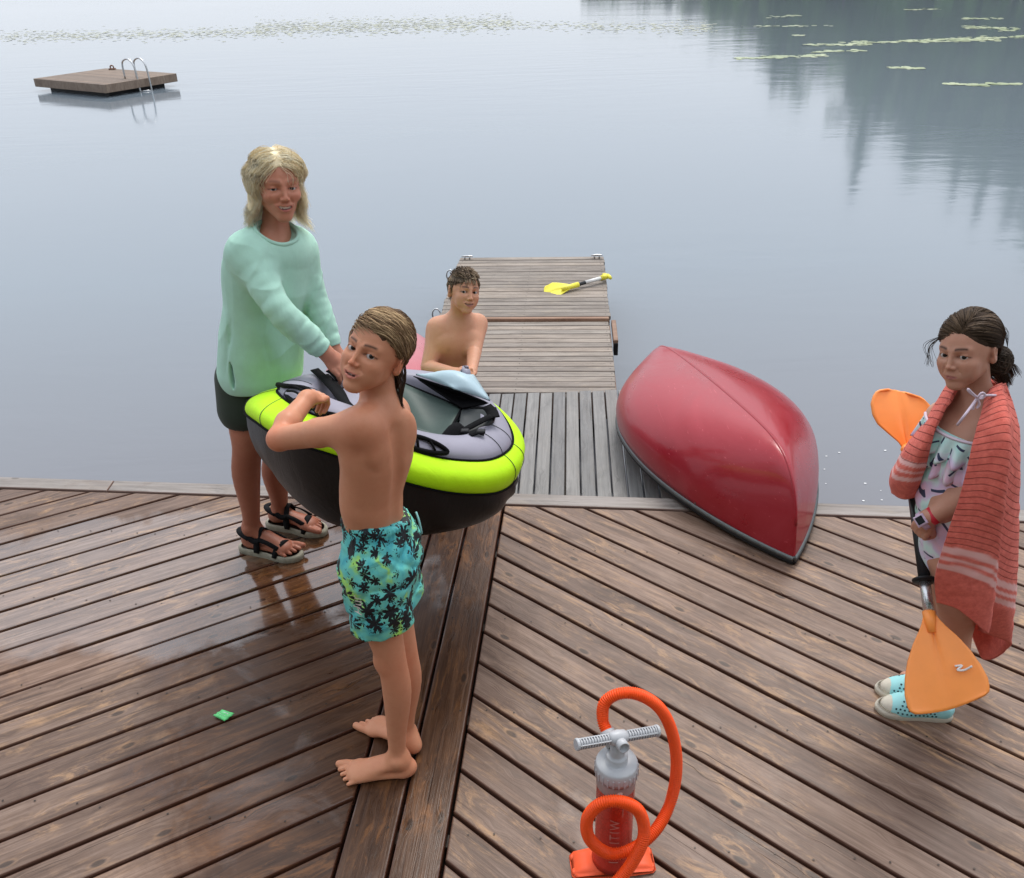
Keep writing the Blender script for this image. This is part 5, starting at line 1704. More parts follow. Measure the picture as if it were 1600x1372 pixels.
def foot(B, ankle, d, L=0.22, side=1, z=0.0, k=0.008):
    """bare foot flat on z; d = heel-to-toe direction (level), side=+1: big toe on the cross(d, up) side"""
    d = unit(V(d[0], d[1], 0)); up = V(0, 0, 1); t = np.cross(d, up) * side
    a = np.asarray(ankle, float)
    g = V(a[0], a[1], z)
    Mx = np.stack([t, d, up], 1)
    heel = g - d * L * 0.115
    B.el(heel + up * L * 0.11, (L * 0.112, L * 0.125, L * 0.115), Mx, 0.02)
    B.rc(a, heel + up * L * 0.15 + d * L * 0.03, L * 0.125, L * 0.10, 0.02)
    B.ecap(a + d * 0.004 - up * L * 0.06, g + d * L * 0.52 + up * L * 0.085 + t * L * 0.01, L * 0.135, L * 0.150, 0.62, up, 0.025)
    B.ecap(heel + d * L * .1 + up * L * 0.07 - t * L * 0.03, g + d * L * 0.55 + up * L * 0.062 - t * L * 0.06, L * 0.10, L * 0.09, 0.65, up, 0.02)
    B.el(g + d * L * 0.55 + up * L * 0.065 + t * L * 0.045, (L * 0.135, L * 0.12, L * 0.065), Mx, 0.02)
    tl = [0.80, 0.80, 0.76, 0.715, 0.66]
    for i in range(5):
        u = 0.145 - i * 0.073
        r = L * (0.052 if i == 0 else 0.036 - 0.002 * i)
        st = g + d * L * (0.57 - 0.012 * i) + t * L * u * 0.9 + up * L * 0.06
        md = g + d * L * (tl[i] - 0.075) + t * L * u * 1.08 + up * L * 0.058
        en = g + d * L * (tl[i] + (0.02 if i == 0 else 0)) + t * L * u * 1.1 + up * (r * 0.95)
        B.ch([st, md, en], [r * 1.05, r, r * 0.95], k * 0.45)
    for sg in (-1, 1):
        B.el(a + t * sg * L * 0.115 + up * L * 0.01, (L * 0.05, L * 0.06, L * 0.055), Mx, 0.012)
    B.cut(V(a[0], a[1], z + 0.0005), V(0, 0, -1), 0.002)

def scalp_roots(fr, n, test, rng, infl=1.03):
    """random points on the skull (head space) where test(local) is true"""
    out = []
    tot = 0
    cc, rr = V(0, -0.016, 0.036), V(0.0745, 0.094, 0.082) * infl
    while tot < n:
        q = rng.normal(size=(n * 3, 3)); q /= np.linalg.norm(q, axis=1)[:, None]
        l = cc + q * rr
        l = l[test(l)]
        out.append(l); tot += len(l)
    return np.concatenate(out)[:n]
def skull_d(l):
    cc, rr = V(0, -0.016, 0.036), V(0.0745, 0.094, 0.082)
    q = (l - cc) / rr
    return (np.sqrt((q ** 2).sum(1)) - 1) * 0.08
def skull_n(l):
    cc, rr = V(0, -0.016, 0.036), V(0.0745, 0.094, 0.082)
    q = (l - cc) / rr ** 2
    return q / (np.linalg.norm(q, axis=1)[:, None] + 1e-9)
def comb(fr, roots, flow, steps, step, lift, rng, wave=0.0, wavef=60, grav=0.0, stiff=0.5, jitter=0.25, hug=1.0):
    """strands combed over the skull following flow(local); they keep 'lift' above it and fall once past it"""
    l = roots.copy()
    n = len(l)
    d = flow(l); d /= np.linalg.norm(d, axis=1)[:, None] + 1e-9
    d += rng.normal(size=(n, 3)) * jitter * 0.4
    lf = lift * (0.35 + 1.0 * rng.random(n))
    ph = rng.random((n, 3)) * 6.28
    out = [l.copy()]
    stp = step * (0.8 + 0.4 * rng.random(n))
    for i in range(steps):
        w = flow(l); w /= np.linalg.norm(w, axis=1)[:, None] + 1e-9
        w[:, 2] -= grav * i / steps
        d = stiff * d + (1 - stiff) * w
        d /= np.linalg.norm(d, axis=1)[:, None] + 1e-9
        l = l + d * stp[:, None]
        dist = skull_d(l); nn = skull_n(l)
        tgt = lf * min(1, (i + 1) / 3)
        low = dist < tgt
        l[low] += nn[low] * (tgt - dist)[low][:, None]
        hi = (dist > tgt) & (l[:, 2] > -0.03) & (hug > 0)
        l[hi] -= nn[hi] * ((dist - tgt)[hi] * 0.6 * hug)[:, None]
        q = l + wave * (i / steps) * np.sin(wavef * l[:, [2, 0, 1]] + ph * 0.35 + V(0, 2, 4))
        out.append(q)
    S = np.stack(out, 1)
    return fr.o + (S * fr.s) @ fr.M.T
def hair_colours(n, cols, rng, clump=None):
    cols = np.asarray(cols, float)
    t = rng.random(n) if clump is None else np.clip(0.5 + 0.35 * clump + 0.2 * rng.normal(size=n), 0, 1)
    x = t * (len(cols) - 1)
    i = np.minimum(x.astype(int), len(cols) - 2)
    f = (x - i)[:, None]
    return cols[i] * (1 - f) + cols[i + 1] * f
def hair_base(name, fr, cuts, th, col, parent, loc, extra=None, h=0.004, wob=0.0015):
    """a close cap of hair under the strands"""
    B = Sdf()
    def wb(P):
        return wob * vnoise(P, 90, 5) + wob * 0.6 * vnoise(P, 220, 6)
    B.el(fr.p(0, -0.016, 0.036), (V(0.0745, 0.094, 0.082) + th) * fr.s, fr.M, 0.01, False, wb)
    if extra: extra(B)
    for c in cuts: c(B)
    P, F = B.mesh(h)
    c = np.tile(np.asarray(col, float), (len(P), 1)) * (1 + 0.25 * vnoise(P, 160, 3))[:, None]
    return mesh_obj(name, P, F, M_HAIRBASE, parent, True, np.clip(c, 0, 1), loc=loc)

def stick_text(txt, size, p0, along, target, mat, name, root):
    """flat lettering laid on a mesh's surface, starting at p0 and running 'along', facing the deck's near side"""
    from mathutils.bvhtree import BVHTree
    off = np.array(target.parent.location) + np.array(target.location)
    me = target.data
    vs = [Vector(v.co) + Vector(off) for v in me.vertices]
    bv = BVHTree.FromPolygons(vs, [tuple(p.vertices) for p in me.polygons])
    cu = bpy.data.curves.new("t", 'FONT'); cu.body = txt; cu.size = size; cu.space_character = 1.05
    ob = bpy.data.objects.new("t", cu); COL.objects.link(ob)
    bpy.context.view_layer.update()
    tm = bpy.data.meshes.new_from_object(ob.evaluated_get(bpy.context.evaluated_depsgraph_get()))
    bpy.data.objects.remove(ob)
    import bmesh
    bm = bmesh.new(); bm.from_mesh(tm); bmesh.ops.triangulate(bm, faces=bm.faces[:])
    for _ in range(2):
        lng = [e for e in bm.edges if e.calc_length() > size * 0.16]
        bmesh.ops.subdivide_edges(bm, edges=lng, cuts=1); bmesh.ops.triangulate(bm, faces=bm.faces[:])
    hit = bv.find_nearest(Vector(p0))
    n = np.array(hit[1]); a = unit(along - n * (along @ n)); u = np.cross(n, a)
    o = np.array(hit[0])
    vv = []
    for v in bm.verts:
        p = o + a * v.co.x + u * v.co.y + n * 0.05
        h = bv.ray_cast(Vector(p), Vector(-n), 0.12)
        q = np.array(h[0]) + np.array(h[1]) * 0.0012 if h[0] else p - n * 0.049
        vv.append(q)
    bm.verts.index_update()
    ff = [tuple(v.index for v in f_.verts) for f_ in bm.faces]
    bm.free()
    return mesh_obj(name, np.array(vv), ff, mat, target, False, loc=o)
# ------------------------------------------------------------------ near boy, back half turned, face over his shoulder
def near_boy():
    loc = V(-0.36, 1.93, 0)
    root = thing("person", "boy in turquoise palm-print swim shorts, bare back, looking round at the camera", "person", loc)
    fr = Frame(atY(578, 550, 1.93) + V(0, 0.0, 0), facing(-27, 22, 13), 0.86)
    fr.o = fr.o - fr.M @ V(0, 0.03, 0) * fr.s
    B = Sdf()
    head(B, fr, 'grin', nose=0.92, jaw=0.98, eye=1.10, squint=0.70, cheek=1.1, ear=1.08, brow=0.6, lz=0.92, fold=0.5, soft=1)
    W = lambda x, y, d=1.93: atY(x, y, d)
    # torso: chest faces away to the left; back shows on the right
    f = unit(V(-0.80, 0.60, 0)); side = unit(V(0.60, 0.80, 0)); up = V(0, 0, 1)
    pel = W(590, 852, 1.95); wai = W(580, 775, 1.94); che = W(588, 700, 1.94); nek = W(592, 642, 1.95)
    Mt = np.stack([side, f, up], 1)
    B.el(che, (0.104, 0.070, 0.120), Mt, 0.03)
    B.el(che + up * 0.055, (0.102, 0.056, 0.068), Mt, 0.04)
    B.ecap(wai + up * 0.03, pel + up * 0.03, 0.077, 0.090, 0.80, f, 0.04)
    B.ecap(che - up * 0.03, wai, 0.087, 0.077, 0.78, f, 0.04)
    B.el(pel - up * 0.02 - f * 0.025, (0.098, 0.080, 0.080), Mt, 0.04)
    hb = fr.p(0, -0.040, -0.070)
    B.rc(hb, nek - up * 0.01, 0.042, 0.047, 0.012)
    shL = W(566, 666, 1.87); shR = nek + side * 0.090 - up * 0.060 + f * 0.050
    B.rc(nek - up * 0.004 - f * 0.008, shL + up * 0.004, 0.038, 0.036, 0.035)
    B.rc(nek - up * 0.004 - f * 0.008, shR + up * 0.004, 0.038, 0.036, 0.035)
    # shoulder blades and the hollow of the spine
    B.el(che - f * 0.056 - side * 0.054 + up * 0.050, (0.036, 0.020, 0.052), Mt, 0.022)
    B.el(che - f * 0.058 + side * 0.052 + up * 0.046, (0.034, 0.020, 0.052), Mt, 0.022)
    B.rc(che - f * 0.086 + up * 0.07, pel - f * 0.088 + up * 0.08, 0.013, 0.013, 0.022, True)
    # left arm: elbow out to the left, hand back on the boat's strap
    elb = W(436, 686, 2.00); wri = W(481, 622, 2.17)
    B.ch([shL, shL * 0.5 + elb * 0.5, elb, elb * 0.65 + wri * 0.35 + V(-0.004, 0, 0.004), wri], [0.045, 0.036, 0.0305, 0.0315, 0.0215], 0.03, ki=0.012)
    hd = unit(W(508, 617, 2.26) - wri); hn = unit(V(0.15, -0.25, 0.95))
    hand(B, wri, hd, hn, 0.150, -1, curls=[(0.5, 0.75, 0.5), (0.6, 0.8, 0.5), (0.75, 0.8, 0.5), (0.9, 0.8, 0.5)], thumb=(0.6, 0.3))
    # right arm reaches forward behind the boat
    elb2 = shR + V(-0.05, 0.20, -0.07); wri2 = elb2 + V(-0.07, 0.14, -0.02)
    B.ch([shR, elb2, wri2], [0.047, 0.033, 0.023], 0.03)
    hand(B, wri2, V(-0.4, 0.9, -0.1), V(-.1, .2, 1), 0.14, 1, curl=(0.5, 0.7, 0.5))
    # legs
    hipL = W(584, 885, 1.90); kneL = W(612, 1032, 1.865); ankL = W(621, 1182, 1.845)
    hipR = W(604, 880, 2.00); kneR = W(631, 1022, 1.955); ankR = W(634, 1146, 1.945)
    fd = unit(V(-0.98, 0.02, 0))
    for hip, kn, an, sg in ((hipL, kneL, ankL, 1), (hipR, kneR, ankR, -1)):
        calf = kn * 0.68 + an * 0.32 + V(0.010, 0, 0)
        B.limb([hip, hip * .5 + kn * .5 + V(-0.008, 0, 0), kn, calf, kn * .25 + an * .75 + V(0.002, 0, 0), an], [0.078, 0.057, 0.0415, 0.0412, 0.0285, 0.0250], 0.03)
        B.el(kn - V(0.016, 0, 0.0), (0.034, 0.030, 0.036), None, 0.02)
    foot(B, ankL, V(-0.985, -0.02, 0), 0.228, 1)
    foot(B, ankR, V(-0.80, 0.60, 0), 0.228, -1)
    P, F = B.mesh(0.0031)
    skin = V(0.55, 0.268, 0.158)
    c = face_colour(P, fr, skin * (1.08, 1.06, 1.05), (0.56, 0.215, 0.165), (0.050, 0.022, 0.010), dark_brow=0.95)
    low = sstep(0.30, 0.02, P[:, 2])[:, None]
    c = c * (1 - low) + c * V(1.14, 1.14, 1.12) * low
    def flush(p, r, a):
        nonlocal c
        w = a * np.exp(-((P - p) ** 2).sum(1) / r ** 2)[:, None]
        c = c * (1 - w) + c * V(1.10, 0.80, 0.74) * w
    for p_, r_2, a_2 in ((elb, 0.045, 0.8), (shL, 0.06, 0.35), (kneL, 0.05, 0.5), (kneR, 0.05, 0.5), (fr.p(0.078, -0.016, -0.01), 0.03, 0.6), (fr.p(-0.078, -0.016, -0.01), 0.03, 0.7), (fr.p(0, 0.1, -0.035), 0.016, 0.5), (ankL - up * 0.05, 0.05, 0.3)):
        flush(p_, r_2, a_2)
    mesh_obj("body", P, F, M_SKIN, root, True, c, loc=loc)
    eyes(fr, CAMP + V(0, 0.2, -0.05), (0.022, 0.013, 0.008), root, loc)

    # wet hair swept across the forehead, strands down the neck
    rng = np.random.default_rng(3)
    def line(l):   # above the hairline: fringe sweeps from (person's) right brow up over the left temple
        hz = np.where(l[:, 1] > 0.0, 0.060 + 0.016 * np.exp(-((l[:, 0] - 0.018) / 0.03) ** 2) - 0.9 * np.clip(np.abs(l[:, 0]) - 0.045, 0, 1), -0.03)
        hz = np.where((l[:, 1] < 0.03) & (l[:, 1] > -0.03), 0.020 + 0 * hz, hz)
        hz = np.where(l[:, 1] <= -0.03, -0.035, hz)
        return l[:, 2] > hz
    def cuts(Bq):
        p = fr.p
        Bq.el(p(0, 0.095, -0.008), V(0.084, 0.072, 0.078) * fr.s, fr.M, 0.006, True)
        Bq.cut(p(0, 0.0, -0.045), fr.d(0, 0.30, -1), 0.01)
        for g in (-1, 1):
            Bq.el(p(g * 0.085, 0.012, -0.035), V(0.03, 0.045, 0.045) * fr.s, fr.M, 0.006, True)
    hair_base("hair", fr, [cuts], 0.003, (0.085, 0.052, 0.030), root, loc)
    ro = scalp_roots(fr, 3800, line, rng)
    def flow(l):
        d = np.zeros_like(l)
        fw = l[:, 1] > -0.01
        d[:, 0] = np.where(fw, -0.90, -0.35 * np.sign(l[:, 0] + 0.02))   # swept to the person's left
        d[:, 1] = np.where(fw, -0.30 + 0.3 * (l[:, 0] > 0.01) - 0.5 * (l[:, 0] < -0.03), -0.7)
        d[:, 2] = np.where(fw & (l[:, 0] > -0.045), 0.0, -0.55)
        return d
    S = comb(fr, ro, flow, 8, 0.011, 0.010, rng, wave=0.002, wavef=90, grav=0.5)
    cl = vnoise(ro, 110, 8)
    cc = hair_colours(len(ro), [(0.085, 0.048, 0.026), (0.28, 0.175, 0.095), (0.54, 0.38, 0.21)], rng, cl)
    strand_mesh("hair_strands", S, 0.0010, 0.0004, M_HAIR, root, cc, 3, loc)
    # wet tails on the neck
    rb = scalp_roots(fr, 260, lambda l: (l[:, 1] < -0.035) & (l[:, 2] < 0.0) & (l[:, 2] > -0.04), rng)
    tails = []
    for i in range(len(rb)):
        g = int(rng.integers(0, 7))
        a0 = fr.p(*rb[i])
        ex = fr.p(-0.078 + 0.021 * g, -0.085 + 0.012 * math.sin(g * 2.2), -0.12 - 0.022 * (g % 3)) + rng.normal(size=3) * 0.002
        cx = V(0.016 * math.sin(g * 1.7), -0.01, -0.018)
        tails.append(spline([a0, a0 * .55 + ex * .45 + fr.d(0, -0.012, 0.0), ex, ex + cx + rng.normal(size=3) * 0.003], 9))
    strand_mesh("wet_hair", np.array(tails), 0.0015, 0.0004, M_HAIR, root, np.tile([0.07, 0.042, 0.026], (len(tails), 1)) * (0.7 + 0.6 * rng.random((len(tails), 1))), 3, loc)

    # swim shorts
    S_ = Sdf()
    def band(P):
        q_ = P - top
        a_ = np.arctan2(q_ @ f, q_ @ side)
        return 0.0022 * np.sin(a_ * 46) * np.exp(-((q_[:, 2] + 0.02) / 0.018) ** 2)
    rg = lambda n_: np.clip(1 - np.abs(n_) * 1.6, 0, 1) ** 2
    wb = lambda P: band(P) + 0.006 * rg(vnoise(P * V(1, 1, 1.6), 34, 21)) - 0.004 * rg(vnoise(P * V(1, 1, 1.3), 40, 22)) + 0.0035 * vnoise(P * V(1, 1, 0.55), 48, 2) + 0.0022 * vnoise(P * V(1, 1, 1.6), 95, 4) + 0.0012 * np.sin(P[:, 2] * 900) * 0
    top = W(586, 800, 1.95)
    S_.ecap(top - up * 0.030, pel - up * 0.03, 0.097, 0.112, 0.86, f, 0.02, wob=wb)
    S_.el(pel - f * 0.028 - up * 0.03, V(0.106, 0.088, 0.090), Mt, 0.05, False, wb)
    hemL = W(597, 972, 1.885); hemR = W(620, 960, 1.99)
    for hip, hm in ((hipL, hemL), (hipR, hemR)):
        S_.ecap(hip + up * 0.01, hm - up * 0.05, 0.092, 0.086, 1.0, V(0, 1, 0), 0.03, wob=wb)
    S_.ops.append((lambda P: -((P - top) @ unit(V(0.30, 0.10, 1))) , top, 1e6, 0.004, True))
    S_.cut(hemL, V(0.06, 0.0, -1), 0.004)
    for hm in (hemL, hemR):
        S_.rc(hm - up * 0.06, hm + up * 0.02, 0.082, 0.070, 0.003, True)
    P, F = S_.mesh(0.004)
    sh = mesh_obj("swim_shorts", P, F, M_SHORTS, root, True, None, loc=loc, uv=np.stack([P[:, 0] - loc[0], P[:, 1] - loc[1], P[:, 2]], 1))
    # white lettering up the front of the left leg
    stick_text("Hur", 0.040, W(563, 966, 1.80), unit(W(558, 925, 1.80) - W(563, 966, 1.80)), sh, M_WHITE, "lettering", root)
    # drawstring
    mb = MB()
    mb.tube(spline([W(650, 800, 1.95) , W(655, 815, 1.93), W(659, 834, 1.92)], 8), 0.003, 6)
    mb.build("drawstring", plain("cord_aqua", (0.20, 0.45, 0.44), 0.8), sh, loc=W(640, 800, 1.93))
    return root
# ------------------------------------------------------------------ woman in the mint sweatshirt
M_MINT = None
def cloth_attr(name, base, rough=0.85, fuzz=0.2, amt=0.06, weave=700):
    q = NT(name, base, rough)
    co = q.coord()
    nz = q.noise(co, 14, 5, 0.6)
    q.base(q.ramp(nz, [(0.3, tuple(c * (1 - amt) for c in base)), (0.7, tuple(min(1, c * (1 + amt)) for c in base))]))
    q.b.inputs["Sheen Weight"].default_value = fuzz
    q.b.inputs["Specular IOR Level"].default_value = 0.2
    h = q.mul(q.mul(q.noise(co, weave, 2), 0.2), q.noise(q.mapping(co, (1, 1, 0.45), rot=(0.2, 0.5, 0.3)), 20, 5, 0.6, 1.0), 'ADD')
    q.bump(h, 0.35, 0.006)
    return q.m
def woman():
    loc = V(-0.97, 3.05, 0)
    root = thing("person", "blonde woman in mint green sweatshirt and dark shorts bending over the kayak's left end", "person", loc)
    up = V(0, 0, 1)
    fr = Frame(atY(436, 291, 3.0), facing(27, 2, 5), 0.985)
    fr.o = fr.o - fr.M @ V(0, 0.02, 0)
    B = Sdf()
    head(B, fr, 'smile', nose=0.95, jaw=0.90, eye=1.0, squint=0.50, cheek=1.15, fold=1.1, lz=0.87, brow=0.65, lip=1.1)
    W = atY
    f = unit(V(0.75, -0.66, 0)); side = unit(V(0.66, 0.75, 0))      # side: towards her left
    Mt = np.stack([-side, f, up], 1)
    shR = W(386, 396, 2.92); shL = W(466, 386, 3.12)
    nek = W(428, 372, 3.03)
    che = W(418, 430, 3.03); hip = W(402, 590, 3.05)
    B.ecap(che, hip, 0.135, 0.135, 0.75, f, 0.03)
    B.rc(fr.p(0, -0.035, -0.07), nek - up * 0.03 - f * 0.01, 0.042, 0.052, 0.012)
    B.rc(fr.p(0.018, 0.0, -0.10), nek - up * 0.05 + f * 0.05 - side * 0.01, 0.010, 0.012, 0.02)
    B.ecap(shR - up * .01, shL - up * .01, 0.062, 0.062, 1.0, up, 0.06)
    elR, wrR = W(437, 486, 2.80), W(511, 553, 2.84)
    elL, wrL = W(493, 468, 3.08), W(522, 548, 3.02)
    B.ch([shR, elR, wrR], [0.05, 0.04, 0.026], 0.03)
    B.ch([shL, elL, wrL], [0.05, 0.04, 0.026], 0.03)
    hand(B, wrR, unit(W(532, 576, 2.84) - wrR), unit(V(0.5, -0.65, 0.65)), 0.170, -1, curls=[(0.25, 0.5, 0.3), (0.3, 0.5, 0.3), (0.35, 0.55, 0.35), (0.45, 0.6, 0.4)], thumb=(0.55, 0.15), r=0.95)
    hand(B, wrL, unit(W(538, 570, 3.00) - wrL), unit(V(0.3, -0.5, 0.8)), 0.170, 1, curl=(0.3, 0.5, 0.3), thumb=(0.5, 0.2), r=0.95)
    hR, kR, aR = W(386, 622, 3.00), W(386, 700, 2.97), W(393, 822, 3.00)
    hL, kL, aL = W(425, 625, 3.14), W(432, 712, 3.14), W(437, 796, 3.17)
    for h_, k_, a_ in ((hR, kR, aR), (hL, kL, aL)):
        calf = k_ * 0.66 + a_ * 0.34 - f * 0.016
        B.limb([h_, h_ * .5 + k_ * .5 + f * 0.006, k_, calf, k_ * .22 + a_ * .78, a_], [0.088, 0.074, 0.056, 0.055, 0.037, 0.034], 0.03)
        B.el(k_ + f * 0.016, (0.036, 0.034, 0.042), Mt, 0.02)
    dR = unit((atZ(452, 866, 0.04) - atZ(372, 852, 0.04))); dL = unit((atZ(508, 832, 0.04) - atZ(425, 818, 0.04)))
    foot(B, aR, dR, 0.245, -1, 0.028)
    foot(B, aL, dL, 0.245, 1, 0.028)
    P, F = B.mesh(0.0036)
    skin = V(0.50, 0.240, 0.160)
    c = face_colour(P, fr, skin * V(1.10, 1.04, 1.02), (0.46, 0.15, 0.13), (0.11, 0.06, 0.035), dark_brow=0.55, blush=(1.12, 0.82, 0.78))
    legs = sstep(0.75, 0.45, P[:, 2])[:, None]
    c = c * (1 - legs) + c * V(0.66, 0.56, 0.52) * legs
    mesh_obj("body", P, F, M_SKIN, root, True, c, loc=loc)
    eyes(fr, CAMP, (0.03, 0.035, 0.04), root, loc)
    # earrings
    for g in (-1, 1):
        mb = MB(); p = fr.p(g * 0.079, -0.004, -0.045)
        v, fq = lathe_vf([(0, -0.006), (0.004, -0.0045), (0.006, 0), (0.004, 0.0045), (0, 0.006)], 12, o=p); mb.add(v, fq)
        mb.build("earring", plain("pearl", (0.75, 0.73, 0.70), 0.2), root, True, loc=p)

    # sweatshirt
    S = Sdf()
    def fold(P):
        q = (P - che)
        a = q @ side; b = q[:, 2]; d_ = q @ f
        rg = lambda n_: np.clip(1 - np.abs(n_) * 1.3, 0, 1) ** 4
        w = 0.003 * vnoise(P * V(1, 1, 0.35), 26, 12) + 0.0012 * vnoise(P * V(1, 1, 0.5), 60, 13)
        w += 0.0045 * rg(vnoise(P * V(1, 1, 0.22), 24, 71)) - 0.004 * rg(vnoise(P * V(1, 1, 0.3), 30, 72))
        w *= sstep(-0.345, -0.26, b) * 0.8 + 0.2
        w += 0.005 * np.sin(44 * a + 9 * b + 2.0 * np.sin(5 * b)) * np.exp(-((b + 0.16) / 0.17) ** 2) * (d_ > -0.02)
        return w
    hem = W(410, 592, 3.03)
    S.ecap(che + up * 0.03, hem + up * 0.04, 0.144, 0.166, 0.80, f, 0.03, wob=fold)
    S.ecap(shR - up * .012 + side * .02, shL - up * .012 - side * .02, 0.068, 0.068, 0.95, up, 0.08, wob=lambda P: 0.003 * vnoise(P, 40, 3))
    S.rc(nek - up * 0.05, che, 0.10, 0.14, 0.06)
    def sleeve(a, e, w, r0, r1, r2, seed):
        ax = unit(w - a)
        def wb(P):
            t = (P - a) @ ax
            near = np.exp(-((t - np.linalg.norm(e - a)) / 0.09) ** 2)
            ax2 = P - ax * (0.25 * t)[:, None] + side * (0.5 * t)[:, None]
            rg = lambda n_: np.clip(1 - np.abs(n_) * 1.3, 0, 1) ** 4
            v = 0.0012 * vnoise(P, 30, seed) + 0.0032 * rg(vnoise(ax2, 26, seed + 2)) - 0.0036 * rg(vnoise(ax2, 33, seed + 3)) + 0.001 * vnoise(P, 110, seed + 5)
            cuff = sstep(np.linalg.norm(w - a) - 0.085, np.linalg.norm(w - a) - 0.02, t)
            return v * (1 - 0.3 * cuff) + 0.0006 * cuff * np.sin(t * 190 + 2 * vnoise(P, 30, seed))
        T = Sdf()
        q = spline(np.array([np.r_[a, r0], np.r_[(a + e) / 2, (r0 + r1) / 2], np.r_[e, r1], np.r_[(e + w) / 2, (r1 + r2) / 2 + 0.004], np.r_[w, r2]]), 12)
        for i in range(11):
            T.rc(q[i, :3], q[i + 1, :3], q[i, 3], q[i + 1, 3], 0.006)
        base = T.ev
        pts = q[:, :3]
        cc = pts.mean(0); rr = np.linalg.norm(pts - cc, axis=1).max() + 0.1
        S.op(lambda P: base(P) + wb(P), cc, rr, 0.035)
        d_ = unit(w - e)
        S.cut_local(w, d_, 0.075)
        S.rc(w + d_ * 0.010, w + d_ * 0.12, r2 - 0.010, r2 - 0.008, 0.003, True)
    cR = wrR + unit(elR - wrR) * 0.022; cL = wrL + unit(elL - wrL) * 0.018
    sleeve(shR, elR, cR, 0.064, 0.048, 0.036, 31)
    sleeve(shL, elL, cL, 0.060, 0.045, 0.035, 41)
    # hem, side slit, neck opening
    S.cut(hem, V(-0.03, 0.03, -1), 0.004)
    S.ecap(hem - up * 0.10, hem + up * 0.004, 0.132, 0.132, 0.80, f, 0.003, True)
    sl = W(369, 585, 2.90)
    S.el(sl, (0.010, 0.06, 0.055), np.stack([f, side, up], 1), 0.003, True)
    nc = W(437, 350, 2.985)
    S.el(nc + up * 0.012, (0.088, 0.080, 0.082), Mt, 0.006, True)
    neck_op = S.ops[-1]
    P, F = S.mesh(0.0042)
    sw = mesh_obj("sweatshirt", P, F, cloth_attr("mint_cotton", (0.42, 0.68, 0.56), 0.9, 0.1), root, True, loc=loc)
    # ribbed collar follows the edge of the neck opening
    cc0 = nc + up * 0.012
    e = (P - cc0) @ Mt / V(0.088, 0.080, 0.082)
    ee = np.abs(np.linalg.norm(e, axis=1) - 1)
    S0 = Sdf(); S0.ops = [o for o in S.ops if o is not neck_op]
    cand = P[(ee < 0.06)]
    cand = cand[np.abs(S0.ev(cand)) < 0.006]
    an = np.arctan2((cand - cc0) @ f, (cand - cc0) @ side)
    ring = []
    for x in np.linspace(-np.pi, np.pi, 36, endpoint=False):
        dd = np.abs(np.angle(np.exp(1j * (an - x))))
        k = np.argsort(dd)[:8]
        ring.append(cand[k].mean(0))
    ring = np.array(ring)
    for _ in range(3): ring = 0.5 * ring + 0.25 * (np.roll(ring, 1, 0) + np.roll(ring, -1, 0))
    mb = MB(); mb.tube(spline(ring, 90, True), 0.0075, 8, False, True); mb.build("collar", cloth_attr("mint_rib", (0.38, 0.62, 0.51), 0.9, 0.1), sw, True, loc=loc)
    # dark shorts
    T = Sdf()
    T.ecap(hip, hip - up * 0.06, 0.150, 0.150, 0.85, f, 0.03)
    for h_, k_, r in ((hR, kR, 0.102), (hL, kL, 0.100)):
        e = h_ + unit(k_ - h_) * 0.035
        T.rc(h_ + up * 0.08, e, r, r + 0.008, 0.02)
        T.cut(e + up * 0.012, V(0, 0, -1), 0.003) if h_ is hL else None
        T.rc(e - up * 0.08, e + up * 0.008, r - 0.006, r - 0.014, 0.003, True)
    P, F = T.mesh(0.005)
    mesh_obj("shorts", P, F, cloth_attr("dark_green_cotton", (0.030, 0.042, 0.030), 0.8, 0.1), root, True, loc=loc)
    # sport sandals: sole, straps
    M_SOLE = varied("sandal_sole", (0.33, 0.31, 0.24), 0.8, 0.2, 60)
    M_STRAP = varied("sandal_strap", (0.009, 0.009, 0.010), 0.75, 0.2, 90, Specular_IOR_Level=0.1)
    for an, d, sd in ((aR, dR, -1), (aL, dL, 1)):
        L = 0.245
        sdl = thing("sandal", None, None, (an[0], an[1], 0)); sdl.parent = root; sdl.location = V(an[0], an[1], 0) - loc
        t = np.cross(d, up) * sd
        g = V(an[0], an[1], 0)
        out = []
        prof = [(-0.31, 0.0), (-0.29, 0.09), (-0.2, 0.145), (0.0, 0.15), (0.25, 0.145), (0.5, 0.195), (0.68, 0.19), (0.83, 0.12), (0.88, 0.03)]
        prof2 = [(0.87, -0.05), (0.80, -0.14), (0.66, -0.195), (0.5, -0.19), (0.25, -0.155), (0.0, -0.145), (-0.2, -0.14), (-0.29, -0.085)]
        oc = spline([g + d * L * x + t * L * y for x, y in prof + prof2], 60, True)
        cc = oc.mean(0)
        mb = MB()
        rings = [(0.94, 0.0), (1.0, 0.004), (1.0, 0.022), (0.97, 0.030), (0.90, 0.031)]
        vv = np.concatenate([cc + (oc - cc) * s_ + up * z for s_, z in rings])
        ff = [tuple(q) for q in grid_faces(5, 60, False, True)] + [tuple(range(59, -1, -1)), tuple(range(240, 300))]
        mb.add(vv, ff); mb.build("sole", M_SOLE, sdl, True, loc=g)
        def st(pts, w):
            p = spline(pts, 16); tn = np.gradient(p, axis=0); tn /= np.linalg.norm(tn, axis=1)[:, None]
            cen = g + up * 0.05 + d * L * 0.2
            nn = p - (cen + d * np.clip((p - cen) @ d, -0.3, 0.3)[:, None]); nn /= np.linalg.norm(nn, axis=1)[:, None]
            s_ = np.cross(tn, nn)
            sheet("strap", np.stack([p - s_ * w / 2, p + s_ * w / 2], 1) + (nn * 0.005)[:, None], M_STRAP, sdl, 0.006, g)
        q = lambda x, y, z: g + d * L * x + t * L * y + up * L * z
